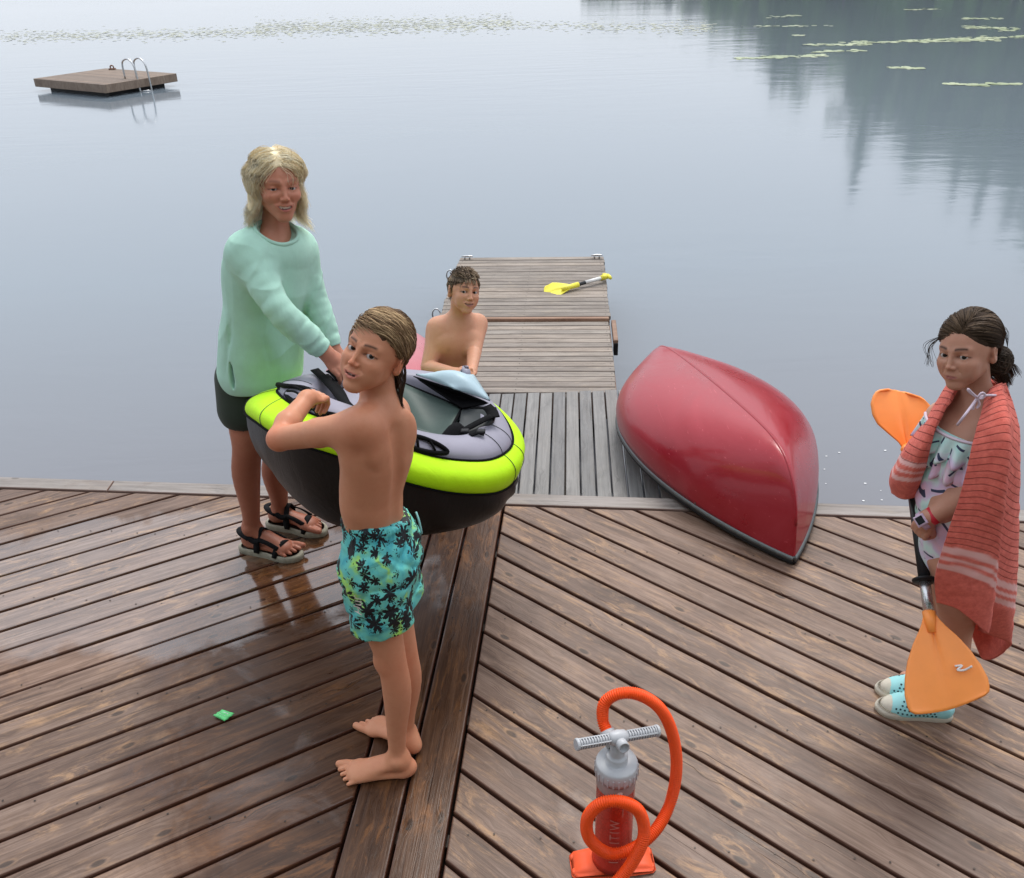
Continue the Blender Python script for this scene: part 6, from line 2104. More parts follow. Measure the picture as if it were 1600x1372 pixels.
        st([q(0.52, 0.19, 0.10), q(0.55, 0.13, 0.22), q(0.54, 0.0, 0.275), q(0.50, -0.13, 0.22), q(0.46, -0.185, 0.10)], 0.026)
        st([q(0.20, 0.155, 0.12), q(0.20, 0.13, 0.32), q(0.19, 0.0, 0.50), q(0.16, -0.13, 0.34), q(0.12, -0.155, 0.12)], 0.026)
        st([q(0.02, 0.16, 0.38), q(-0.16, 0.10, 0.40), q(-0.25, 0.0, 0.39), q(-0.16, -0.10, 0.40), q(0.02, -0.16, 0.38)], 0.024)
        for y in (0.135, -0.135):
            st([q(0.02, y * 1.15, 0.39), q(0.11, y * 1.2, 0.34), q(0.20, y * 1.1, 0.34)], 0.022)
            st([q(0.20, y * 1.0, 0.36), q(0.36, y * 1.0, 0.32), q(0.53, y * 0.95, 0.24)], 0.018)
    # blonde wavy bob
    rng = np.random.default_rng(14)
    def hairline(l):
        z = np.where(l[:, 1] > 0.0, 0.075 - 1.0 * np.clip(np.abs(l[:, 0] - 0.008) - 0.030, 0, 1) - 6.0 * np.clip(np.abs(l[:, 0] - 0.008) - 0.055, 0, 1), -0.03)
        return l[:, 2] > z
    def cuts(Bq):
        p = fr.p
        Bq.el(p(0.004, 0.090, -0.020), V(0.064, 0.075, 0.092) * fr.s, fr.M, 0.01, True)
        Bq.cut(p(0, 0, -0.10), fr.d(0, 0, -1), 0.01)
        Bq.el(p(0, 0.06, -0.10), V(0.085, 0.075, 0.075) * fr.s, fr.M, 0.006, True)
    def extra(Bq):
        for g in (-1, 1):
            Bq.ecap(fr.p(g * 0.068, -0.030, 0.02), fr.p(g * 0.082, -0.030, -0.075), 0.020 * fr.s, 0.018 * fr.s, 1.5, fr.d(0, 1, 0), 0.04, wob=lambda P: 0.003 * vnoise(P, 120, 3))
        Bq.ecap(fr.p(0, -0.085, 0.0), fr.p(0, -0.085, -0.085), 0.050 * fr.s, 0.045 * fr.s, 0.6, fr.d(0, 1, 0), 0.04)
    hb_ = hair_base("hair", fr, [cuts], 0.004, (0.80, 0.68, 0.45), root, loc, extra)
    ro = np.concatenate([scalp_roots(fr, 3800, hairline, rng), scalp_roots(fr, 1300, lambda l: hairline(l) & (np.abs(l[:, 0] - 0.008) < 0.016), rng)])
    def flow(l):
        d = np.zeros_like(l)
        sx = np.tanh((l[:, 0] - 0.008) / 0.005)
        d[:, 0] = sx * np.where(l[:, 2] > 0.05, 1.0, np.where(l[:, 2] < -0.045, 0.9, 0.30))
        d[:, 1] = np.where(l[:, 2] > 0.05, -0.30, -0.10)
        d[:, 2] = -np.clip(1.3 - (l[:, 2] - 0.02) * 9, 0.25, 2)
        return d
    S_ = comb(fr, ro, flow, 10, 0.0135, 0.010, rng, wave=0.015, wavef=55, grav=0.12, jitter=0.6, hug=0.45)
    cl = vnoise(ro, 90, 2)
    cols = hair_colours(len(ro), [(0.86, 0.72, 0.47), (1.0, 0.93, 0.73), (1.0, 0.985, 0.90)], rng, cl)
    strand_mesh("hair_strands", S_, 0.0009, 0.0003, M_BLOND, root, cols, 3, loc)
    return root
# ------------------------------------------------------------------ girl with the towel and the orange paddle
def girl():
    loc = V(1.28, 2.05, 0)
    root = thing("person", "girl with wet brown hair in mint ruffled swimsuit, coral towel over her shoulders", "person", loc)
    up = V(0, 0, 1); W = atY
    fr = Frame(W(1512, 547, 2.17), facing(-57, -1, -13), 0.86)
    B = Sdf()
    head(B, fr, 'closed', nose=0.85, jaw=1.0, eye=1.1, squint=0.66, cheek=1.18, ear=1.0, lip=0.95, brow=0.5, fold=0.2, lz=0.87, soft=1)
    f = unit(V(-0.90, -0.43, 0)); side = unit(V(0.43, -0.90, 0))     # side: towards her left (near the camera)
    Mt = np.stack([-side, f, up], 1)
    nek = W(1527, 628, 2.17)
    che = W(1503, 705, 2.13); pel = W(1497, 860, 2.10)
    wai = W(1490, 780, 2.11)
    B.rc(fr.p(0, -0.035, -0.065), nek - up * 0.015, 0.038, 0.041, 0.014)
    B.el(che, (0.116, 0.080, 0.105), Mt, 0.03)
    B.ecap(che, wai, 0.102, 0.088, 0.80, f, 0.05)
    B.ecap(wai, pel, 0.092, 0.112, 0.85, f, 0.05)
    shL = W(1546, 664, 2.10); shR = W(1474, 652, 2.24)
    B.rc(nek - up * 0.012, shL, 0.040, 0.038, 0.05)
    B.rc(nek - up * 0.012, shR, 0.040, 0.038, 0.05)
    elL = W(1532, 765, 2.02); wrL = W(1446, 812, 2.05)
    B.ch([shL, elL, elL * .6 + wrL * .4, wrL], [0.042, 0.033, 0.032, 0.0215], 0.03)
    sd = unit(GP_HIGH - GP_LOW)
    gL = W(1430, 845, 2.09)
    # hand wraps the shaft: knuckles along the near side, fingers curl round behind
    hand(B, wrL, unit(gL - wrL), unit(V(-0.80, -0.55, 0.10)), 0.140, -1, curls=[(0.9, 1.3, 0.8), (0.95, 1.3, 0.8), (1.0, 1.3, 0.8), (1.05, 1.3, 0.8)], thumb=(0.35, 0.3))
    elR = W(1420, 738, 2.28); wrR = W(1432, 770, 2.33)
    B.ch([shR, elR, wrR], [0.042, 0.033, 0.022], 0.03)
    hand(B, wrR, unit(W(1430, 785, 2.33) - wrR), V(-0.6, 0.3, 0.2), 0.135, -1, curl=(0.8, 1.2, 0.8), thumb=(0.8, 0.6))
    hipL, kL, aL = W(1506, 885, 2.05), W(1494, 985, 2.03), W(1467, 1098, 2.015)
    hipR, kR, aR = W(1488, 880, 2.15), W(1480, 975, 2.14), W(1458, 1072, 2.135)
    for h_, k_, a_ in ((hipL, kL, aL), (hipR, kR, aR)):
        B.limb([h_, (h_ + k_) / 2 + f * .006, k_, k_ * .66 + a_ * .34 - f * 0.012, k_ * .2 + a_ * .8, a_], [0.082, 0.064, 0.046, 0.044, 0.031, 0.027], 0.03)
        B.rc(a_, V(a_[0], a_[1], 0.03), 0.027, 0.024, 0.01)
        B.rc(V(a_[0], a_[1], 0.03), V(a_[0] - 0.09, a_[1] + 0.02, 0.022), 0.022, 0.018, 0.01)
    P, F = B.mesh(0.0033)
    skin = V(0.52, 0.285, 0.200)
    c = face_colour(P, fr, skin, (0.38, 0.15, 0.14), (0.022, 0.010, 0.006), dark_brow=0.95)
    mesh_obj("body", P, F, M_SKIN, root, True, c, loc=loc)
    eyes(fr, CAMP + V(-0.3, 0, -0.2), (0.022, 0.016, 0.012), root, loc)

    # one-piece swimsuit: body, trim, two-tier ruffle, tied shoulder strap
    q = NT("swimsuit_print", (0.45, 0.66, 0.64), 0.6)
    co = q.attr("surf").outputs["Vector"]
    n1 = q.noise(co, 9, 3, 0.5)
    cc = q.ramp(n1, [(0.38, (0.42, 0.74, 0.70)), (0.48, (0.62, 0.80, 0.78)), (0.55, (0.66, 0.54, 0.74)), (0.64, (0.76, 0.50, 0.64)), (0.72, (0.55, 0.76, 0.74))])
    vo = q.n("TexVoronoi", feature='F1'); q.l(co, vo.inputs["Vector"]); vo.inputs["Scale"].default_value = 26
    sub = q.n("VectorMath", operation='SUBTRACT'); q.l(q.mapping(co, (26, 26, 26)), sub.inputs[0])
    sca = q.n("VectorMath", operation='SCALE'); q.l(vo.outputs["Position"], sca.inputs[0]); sca.inputs["Scale"].default_value = 26.0; q.l(sca.outputs[0], sub.inputs[1])
    sp3 = q.n("SeparateXYZ"); q.l(sub.outputs[0], sp3.inputs[0])
    cr = q.n("SeparateColor"); q.l(vo.outputs["Color"], cr.inputs[0])
    an = q.mul(cr.outputs[0], 6.28)
    lx = q.mul(q.mul(sp3.outputs[0], q.mul(an, 0, 'COSINE')), q.mul(sp3.outputs[2], q.mul(an, 0, 'SINE')), 'ADD')
    lz = q.mul(q.mul(sp3.outputs[2], q.mul(an, 0, 'COSINE')), q.mul(sp3.outputs[0], q.mul(an, 0, 'SINE')), 'SUBTRACT')
    dash = q.mul(q.mul(q.mul(lx, 0, 'ABSOLUTE'), 0.42, 'LESS_THAN'), q.mul(q.mul(lz, 0, 'ABSOLUTE'), 0.085, 'LESS_THAN'))
    dash = q.mul(dash, q.mul(cr.outputs[1], 0.45, 'GREATER_THAN'))
    q.base(q.mix(dash, cc, (0.03, 0.045, 0.10)))
    q.bump(q.noise(q.coord(), 30, 4, 0.6, 0.6), 0.3, 0.004)
    M_SUIT = q.m
    S = Sdf()
    wr_ = lambda P: 0.0022 * vnoise(P * V(1, 1, 1.5), 60, 9)
    S.el(che, (0.119, 0.084, 0.105), Mt, 0.03, False, wr_)
    S.ecap(che, wai, 0.106, 0.092, 0.81, f, 0.05, wob=wr_)
    S.ecap(wai, pel, 0.096, 0.116, 0.86, f, 0.05, wob=wr_)
    topp = W(1475, 655, 2.03)
    S.cut(che + up * 0.066, unit(V(0, 0, 1) - f * 0.15), 0.004)
    for h_ in (hipL, hipR):
        S.rc(h_ + (side if h_ is hipL else -side) * 0.05 - up * 0.06, h_ + (side if h_ is hipL else -side) * 0.09 + up * 0.03, 0.075, 0.05, 0.01, True)
    P, F = S.mesh(0.0038)
    suit = mesh_obj("swimsuit", P, F, M_SUIT, root, True, None, loc=loc, uv=P - loc)
    def chest(x, z, r=0.0):   # point on the chest surface: x towards her left, z above the chest centre
        ax, ay, az = 0.119 + r, 0.084 + r, 0.105 + r
        y = ay * math.sqrt(max(0.02, 1 - min(0.97, (x / ax) ** 2 + (max(z, 0) / (az * 1.3)) ** 2)))
        return che + side * x + f * y + up * z
    nu, nv = 90, 9
    for tier, (z0, h_, fl) in enumerate(((0.094, 0.075, 0.028), (0.060, 0.098, 0.024))):
        g = np.zeros((nu, nv, 3))
        for i in range(nu):
            u = -0.72 + 1.72 * i / (nu - 1)
            x = 0.116 * math.sin(u * 1.40)
            deep = math.cos(u * 1.40)
            for j in range(nv):
                v = j / (nv - 1)
                base_ = che + side * x + f * (0.086 * deep)
                o = unit(f * deep * 1.2 + side * math.sin(u * 1.40))
                rf = fl * v * (0.55 + 0.55 * math.sin(u * 24 + tier * 1.3 + 0.8 * math.sin(u * 7)))
                g[i, j] = base_ + o * (0.004 + 0.003 * (1 - tier) + rf) + up * (z0 - 0.018 * deep - h_ * v * (0.92 + 0.10 * math.sin(u * 24 + tier * 1.3)))
        rr = sheet("ruffle", g, M_SUIT, suit, 0.0016, loc)
        n_ = nu * nv
        a = rr.data.attributes.new("surf", 'FLOAT_VECTOR', 'POINT')
        U, Vv = np.meshgrid(np.linspace(-0.2, 0.2, nu), np.linspace(0, h_, nv), indexing='ij')
        uvv = np.stack([U.ravel(), np.zeros(n_) + tier * 0.13, Vv.ravel()], 1).astype(np.float32)
        a.data.foreach_set("vector", np.concatenate([uvv, uvv]).ravel())
        if tier == 0:
            tr = MB(); tr.tube(g[:, 0] + up * 0.003, 0.0045, 6); tr.build("trim", plain("lilac_trim", (0.62, 0.52, 0.60), 0.7), suit, True, loc=loc)
    st = MB()
    a0 = W(1496, 664, 2.01); kn = W(1527, 622, 2.045); b0 = W(1556, 618, 2.07)
    st.tube(spline([a0, W(1508, 648, 2.0), kn], 10), 0.0036, 6)
    st.tube(spline([kn, W(1540, 618, 2.05), b0], 8), 0.0036, 6)
    for lp in (((1527, 622), (1514, 612), (1513, 608), (1519, 614), (1527, 621)), ((1527, 622), (1534, 614), (1539, 617), (1534, 623), (1527, 622)), ((1527, 622), (1522, 632), (1520, 640)), ((1527, 622), (1530, 632), (1526, 638))):
        st.tube(spline([W(x, y, 2.035) for x, y in lp], 14), 0.0032, 6)
    st.build("shoulder_tie", plain("lilac_cord", (0.58, 0.48, 0.56), 0.7), suit, True, loc=loc)

    # watch and wrist band
    ax = unit(wrL - elL)
    wp = wrL + ax * 0.006
    def ring(c, r, w, th_, m_, nm):
        v, fq = lathe_vf([(r, -w / 2), (r + th_, -w / 2 + 0.001), (r + th_, w / 2 - 0.001), (r, w / 2)], 28, ax, c)
        return mesh_obj(nm, v, fq, m_, root, True, loc=c)
    ring(wrL - ax * 0.022, 0.0235, 0.017, 0.0025, plain("red_band", (0.55, 0.02, 0.04), 0.5), "wrist_band")
    wt = ring(wp, 0.0235, 0.018, 0.003, plain("lilac_silicone", (0.52, 0.38, 0.52), 0.5), "watch")
    t1 = unit(np.cross(ax, up)); nW = unit(V(-0.75, -0.55, 0.35) - ax * (V(-0.75, -0.55, 0.35) @ ax)); t1 = np.cross(ax, nW)
    Rw = np.stack([t1, ax, nW], 1)
    mb = MB(); mb.box(wp + nW * 0.027, (0.032, 0.030, 0.010), Rw, 0.003); mb.build("watch_case", plain("lilac_case", (0.55, 0.42, 0.55), 0.4), wt, False, loc=wp)
    mb = MB(); mb.box(wp + nW * 0.0325, (0.022, 0.020, 0.002), Rw); mb.build("watch_screen", plain("watch_screen", (0.02, 0.02, 0.025), 0.1), wt, False, loc=wp)

    # wet brown hair: parted, drawn back over the ear into a low bun
    rng = np.random.default_rng(23)
    PX = -0.030
    def hairline(l):
        z = np.where(l[:, 1] > 0.005, 0.072 - 0.85 * np.clip(np.abs(l[:, 0] - PX * 0.5) - 0.020, 0, 1) - 2 * np.clip(np.abs(l[:, 0]) - 0.060, 0, 1), 0.024)
        z = np.where(l[:, 1] < -0.035, -0.045, z)
        return (l[:, 2] > z) & ((np.abs(l[:, 0] - PX) > 0.002) | (l[:, 1] < -0.02))
    def cuts(Bq):
        p = fr.p
        Bq.el(p(0.0, 0.098, -0.004), V(0.080, 0.078, 0.084) * fr.s, fr.M, 0.008, True)
        for g in (-1, 1):
            Bq.el(p(g * 0.088, 0.006, -0.035), V(0.03, 0.038, 0.048) * fr.s, fr.M, 0.006, True)
        Bq.cut(p(0, 0, -0.055), fr.d(0, 0.4, -1), 0.01)
    bun = fr.p(-0.030, -0.110, -0.062)
    def extra(Bq):
        Bq.el(bun, V(0.036, 0.036, 0.040), fr.M, 0.02, False, lambda P: 0.004 * vnoise(P, 150, 3))
    hair_base("hair", fr, [cuts], 0.003, (0.045, 0.028, 0.018), root, loc, extra)
    ro = np.concatenate([scalp_roots(fr, 3600, hairline, rng), scalp_roots(fr, 1100, lambda l: hairline(l) & (np.abs(l[:, 0] - PX) < 0.018) & (l[:, 1] > -0.06), rng)])
    bl = V(-0.030, -0.110, -0.062) / 1.0
    def flow(l):
        d = np.zeros_like(l)
        s_ = np.tanh((l[:, 0] - PX) / 0.004)
        d[:, 0] = s_ * np.where(l[:, 1] > -0.02, 0.55, 0.0) + np.where(l[:, 1] < -0.04, (bl[0] - l[:, 0]) * 9, 0)
        d[:, 1] = -1.0
        d[:, 2] = np.where(l[:, 1] > -0.02, -0.35, -0.9)
        return d
    S_ = comb(fr, ro, flow, 11, 0.0150, 0.010, rng, wave=0.002, wavef=60, grav=0.2)
    cl = vnoise(ro, 100, 4)
    cols = hair_colours(len(ro), [(0.020, 0.012, 0.008), (0.058, 0.036, 0.022), (0.14, 0.092, 0.056)], rng, cl)
    strand_mesh("hair_strands", S_, 0.0010, 0.0004, M_HAIR, root, cols, 3, loc)
    tw = []
    for i in range(420):
        u = unit(rng.normal(size=3)); v = unit(np.cross(u, rng.normal(size=3)))
        a = np.linspace(0, 3.2 + rng.random(), 10)
        tw.append(bun + (np.cos(a)[:, None] * u + np.sin(a)[:, None] * v) * (0.036 + 0.005 * rng.random()) * V(1, 1, 1.08))
    for i in range(60):
        e = bun + V(0.045 + 0.03 * rng.random(), 0.01 * rng.normal(), -0.035 - 0.012 * rng.random())
        tw.append(spline([bun + V(0.02, 0, -0.01) + rng.normal(size=3) * 0.008, (bun + e) / 2 + V(0.01, 0, 0.008), e], 10))
    for i in range(26):
        g = rng.random()
        if i < 14:
            a0 = fr.p(0.052, 0.050, 0.055); e = fr.p(0.082 + 0.012 * rng.normal(), 0.075, -0.045 + 0.02 * g); mid = fr.p(0.085 + 0.008 * rng.normal(), 0.066, 0.02)
        else:
            a0 = fr.p(-0.03, -0.10, 0.06); e = fr.p(-0.05, -0.125 - 0.01 * g, -0.03 * g); mid = fr.p(-0.045, -0.128, 0.03)
        tw.append(spline([a0, mid + rng.normal(size=3) * 0.003, e], 10))
    n_ = len(tw)
    hc = hair_colours(n_, [(0.020, 0.013, 0.010), (0.085, 0.060, 0.042)], rng)
    tw = np.array(tw)
    for nm, a_, b_ in (("hair_bun", 0, 420), ("loose_tail", 420, 480), ("stray_hair", 480, 494), ("stray_hair", 494, n_)):
        strand_mesh(nm, tw[a_:b_], 0.0012 if a_ < 480 else 0.0007, 0.0004, M_HAIR, root, hc[a_:b_], 3, loc)

    # towel
    q = NT("coral_terry", (0.72, 0.17, 0.115), 0.95)
    at = q.attr("surf").outputs["Vector"]; sx = q.n("SeparateXYZ"); q.l(at, sx.inputs[0])
    v = sx.outputs[1]; plainz = sx.outputs[2]
    rib = q.mul(q.mul(v, 2 * math.pi / 0.0225), 0, 'SINE')
    ribd = q.mul(q.mul(q.mul(rib, 0.80, 'SUBTRACT'), 5.0, 'MULTIPLY', True), plainz)
    nz = q.noise(q.coord(), 60, 5, 0.7)
    cb = q.ramp(nz, [(0.3, (0.64, 0.115, 0.085)), (0.7, (0.86, 0.205, 0.155))])
    st_ = q.attr("Col").outputs["Color"]; sc3 = q.n("SeparateColor"); q.l(st_, sc3.inputs[0])
    cb = q.mix(q.mul(sc3.outputs[0], 0.85), cb, (0.90, 0.56, 0.54))
    q.base(q.mix(q.mul(ribd, 0.32), cb, (0.36, 0.030, 0.020)))
    q.b.inputs["Sheen Weight"].default_value = 0.12
    q.b.inputs["Sheen Roughness"].default_value = 0.6
    q.b.inputs["Specular IOR Level"].default_value = 0.1
    hh = q.mul(q.mul(ribd, -1.0), q.mul(q.noise(q.coord(), 500, 3, 0.7), 0.55), 'ADD')
    q.bump(hh, 0.9, 0.006)
    M_TOWEL = q.m
    def drape(name, cols, nu, nv, th_, flat_from, stripes, parent, wob=0.004, seed=1):
        C = [np.array([W(*p) for p in c_]) for c_ in cols]
        rows = [spline(c_, nv) for c_ in C]
        R_ = np.stack(rows, 0)
        g = np.stack([spline(R_[:, j], nu) for j in range(nv)], 1)
        flatp = g.reshape(-1, 3)
        du = np.gradient(g, axis=0); dv = np.gradient(g, axis=1)
        n = np.cross(du, dv); n /= np.linalg.norm(n, axis=2, keepdims=True) + 1e-9
        w = wob * vnoise(flatp * V(1, 1, 0.30), 38, seed) + wob * 0.4 * vnoise(flatp, 95, seed + 1)
        g = g + n * w.reshape(nu, nv, 1)
        o = sheet(name, g, M_TOWEL, parent, th_, loc)
        seg = np.linalg.norm(np.diff(g, axis=1), axis=2)
        s_ = np.concatenate([np.zeros((nu, 1)), np.cumsum(seg, 1)], 1)
        s_ = s_ / s_[:, -1:] * s_[:, -1].mean()
        L = s_[0, -1]
        fl = (s_ < L * flat_from).astype(np.float32)
        z = np.zeros(nu * nv)
        uvv = np.stack([z, s_.ravel(), fl.ravel()], 1).astype(np.float32)
        a = o.data.attributes.new("surf", 'FLOAT_VECTOR', 'POINT'); a.data.foreach_set("vector", np.concatenate([uvv, uvv]).ravel())
        t = np.broadcast_to(np.linspace(0, 1, nv)[None], s_.shape) * 0 + s_ / L
        m_ = np.zeros_like(t)
        for a0, a1 in stripes: m_ += sstep(a0 - 0.003, a0 + 0.003, t) * (1 - sstep(a1 - 0.003, a1 + 0.003, t))
        cc_ = np.ones((nu * nv * 2, 4), np.float32); cc_[:, :3] = np.concatenate([m_.ravel(), m_.ravel()])[:, None]
        a = o.data.attributes.new("Col", 'FLOAT_COLOR', 'POINT'); a.data.foreach_set("color", cc_.ravel())
        return o
    tow = thing("towel", "coral ribbed towel with three pale stripes draped over the girl's shoulders", "towel", loc)
    near = [
        [(1543, 618, 2.10), (1529, 665, 2.02), (1514, 720, 1.975), (1498, 780, 1.955), (1478, 840, 1.95), (1461, 900, 1.955), (1463, 940, 1.97)],
        [(1550, 606, 2.10), (1552, 662, 1.995), (1545, 722, 1.95), (1530, 790, 1.93), (1512, 850, 1.925), (1500, 910, 1.93), (1500, 952, 1.945)],
        [(1560, 601, 2.12), (1573, 660, 1.985), (1572, 722, 1.93), (1565, 792, 1.91), (1557, 862, 1.92), (1549, 932, 1.92), (1541, 988, 1.93)],
        [(1564, 601, 2.14), (1577, 662, 2.02), (1574, 726, 1.965), (1566, 800, 1.95), (1558, 870, 1.945), (1550, 930, 1.96), (1532, 985, 2.03)],
        [(1566, 600, 2.17), (1586, 660, 2.09), (1590, 730, 2.03), (1587, 806, 2.01), (1583, 886, 2.00), (1580, 955, 2.02), (1578, 1006, 2.06)],
        [(1564, 599, 2.23), (1584, 655, 2.24), (1588, 730, 2.22), (1584, 810, 2.20), (1578, 890, 2.18), (1570, 965, 2.17), (1537, 1030, 2.16)],
        [(1556, 598, 2.27), (1566, 650, 2.32), (1564, 730, 2.32), (1558, 810, 2.30), (1548, 880, 2.28), (1536, 930, 2.25), (1510, 965, 2.21)],
    ]
    o1 = drape("towel_fall", near, 110, 130, 0.010, 0.66, [(0.672, 0.702), (0.722, 0.738), (0.756, 0.786)], tow, 0.0035, 5)
    far = [
        [(1496, 606, 2.17), (1476, 640, 2.115), (1455, 690, 2.095), (1444, 735, 2.11), (1428, 776, 2.16)],
        [(1489, 600, 2.20), (1462, 648, 2.14), (1438, 700, 2.10), (1420, 748, 2.12), (1412, 779, 2.16)],
        [(1482, 598, 2.25), (1448, 658, 2.22), (1414, 708, 2.20), (1393, 748, 2.20), (1396, 772, 2.22)],
        [(1486, 597, 2.31), (1450, 655, 2.33), (1420, 705, 2.36), (1402, 745, 2.36), (1404, 768, 2.32)],
        [(1500, 597, 2.34), (1475, 650, 2.40), (1450, 710, 2.42), (1440, 750, 2.42), (1436, 770, 2.38)],
    ]
    drape("towel_sleeve", far, 70, 80, 0.010, 0.62, [(0.60, 0.64), (0.68, 0.70), (0.74, 0.78)], tow, 0.004, 9)
    col = [
        [(1489, 601, 2.20), (1486, 606, 2.26), (1490, 615, 2.30)],
        [(1503, 596, 2.31), (1501, 604, 2.34), (1503, 616, 2.36)],
        [(1535, 594, 2.31), (1537, 604, 2.34), (1540, 618, 2.36)],
        [(1562, 596, 2.24), (1567, 606, 2.27), (1570, 622, 2.30)],
        [(1560, 601, 2.15), (1572, 615, 2.13), (1579, 640, 2.12)],
    ]
    drape("towel_collar", col, 40, 16, 0.014, 1.0, [], tow, 0.002, 4)

    # perforated clogs
    M_CLOG = varied("aqua_foam", (0.33, 0.70, 0.72), 0.5, 0.05, 40)
    M_CREAM = varied("cream_rubber", (0.62, 0.58, 0.48), 0.6, 0.08, 40)
    M_PINK = plain("pink_lining", (0.62, 0.05, 0.16), 0.6)
    M_HOLE = plain("hole_dark", (0.015, 0.05, 0.06), 0.8)
    for heel, toe, nm in ((atZ(1484, 1120, 0.0), atZ(1366, 1107, 0.0), 0), (atZ(1474, 1092, 0.0), atZ(1366, 1079, 0.0), 1)):
        heel = heel + unit(toe - heel) * 0.0
        d = unit(toe - heel); t = np.cross(d, up); L = np.linalg.norm(toe - heel)
        sh = thing("clog", "aqua perforated slip-on shoe with cream toe worn by the girl", None, heel)
        del sh["label"]
        sh.parent = root; sh.location = Vector(heel) - Vector(loc)
        fq = lambda x, y, z: heel + d * x * L + t * y * L + up * z * L
        Mx = np.stack([d, t, up], 1)
        U_ = Sdf()
        U_.ecap(fq(0.13, 0, 0.13), fq(0.60, 0, 0.12), 0.135 * L, 0.165 * L, 1.0, up, 0.02)
        U_.el(fq(0.70, 0, 0.105), (0.235 * L, 0.165 * L, 0.135 * L), Mx, 0.03)
        U_.ecap(fq(0.14, 0, 0.24), fq(0.46, 0, 0.24), 0.115 * L, 0.115 * L, 1.0, up, 0.04)
        U_.cut(fq(0, 0, 0.075), V(0, 0, -1), 0.002)
        U_.ecap(fq(0.14, 0, 0.38), fq(0.42, 0, 0.36), 0.10 * L, 0.105 * L, 1.7, up, 0.006, True)
        U_.cut(fq(0.20, 0, 0.300), unit(V(0, 0, 1) - 0.35 * d), 0.006)
        # rows of holes
        holes = []
        for r_ in range(4):
            for k in range(11 - r_):
                x = 0.24 + 0.055 * k + 0.027 * (r_ % 2)
                if x > 0.77: continue
                a = 0.20 + 0.30 * r_
                for sg in (-1, 1):
                    R0 = 0.160
                    holes.append((x, sg * math.cos(a) * R0, 0.105 + math.sin(a) * R0 * 0.95, sg))
        P, F = U_.mesh(0.003)
        c = np.tile(V(1, 1, 1), (len(P), 1))
        rel = (P - heel); lx = rel @ d / L; ly = rel @ t / L; lz = rel @ up / L
        toeM = lx > 0.80 + 0.04 * (ly / 0.15) ** 2
        fz = P[F].mean(1) - heel
        fx = fz @ d / L; fy = fz @ t / L
        idx = (fx > 0.80 + 0.9 * fy ** 2).astype(int)
        mesh_obj("upper", P, F, [M_CLOG, M_CREAM], sh, True, loc=heel, mat_idx=idx)
        hm = MB()
        th_ = np.linspace(0, 2 * np.pi, 9)[:-1]
        for (x, y, z, sg) in holes:
            p = fq(x, y, z)
            k = np.argsort(((P - p) ** 2).sum(1))[:5]
            pc = P[k].mean(0)
            nn = unit(pc - fq(x, 0, 0.10))
            u_ = unit(np.cross(nn, d)); w_ = np.cross(nn, u_)
            rr = 0.0034
            hm.add(pc + nn * 0.0010 + rr * (np.cos(th_)[:, None] * u_ + np.sin(th_)[:, None] * w_), [tuple(range(8))])
        tag(hm.build("perforations", M_HOLE, sh, False, loc=heel), kind="stuff")
        so = spline([fq(-0.02, 0, 0), fq(0.02, 0.11, 0), fq(0.2, 0.145, 0), fq(0.45, 0.155, 0), fq(0.7, 0.185, 0), fq(0.9, 0.14, 0), fq(1.0, 0.0, 0), fq(0.9, -0.15, 0), fq(0.7, -0.185, 0), fq(0.45, -0.155, 0), fq(0.2, -0.145, 0), fq(0.02, -0.11, 0)], 56, True)
        cc_ = so.mean(0)
        vv = np.concatenate([cc_ + (so - cc_) * s_ + up * z for s_, z in ((0.96, 0.0), (1.0, 0.003), (1.01, 0.016), (0.99, 0.022), (0.93, 0.026))])
        mb = MB(); mb.add(vv, [tuple(x) for x in grid_faces(5, 56, False, True)] + [tuple(range(55, -1, -1)), tuple(range(224, 280))]); mb.build("sole", M_CREAM, sh, True, loc=heel)
        lin = [fq(0.06, 0.10, 0.27), fq(0.0, 0.0, 0.29), fq(0.06, -0.10, 0.27), fq(0.20, -0.125, 0.235), fq(0.36, -0.12, 0.21)]
        mb = MB()
        p = spline(lin, 24); g = np.stack([p, (p - fq(0.2, 0, 0.2)) * 0.92 + fq(0.2, 0, 0.16)], 1)
        sheet("lining", g, M_PINK, sh, 0.005, heel)
    return root
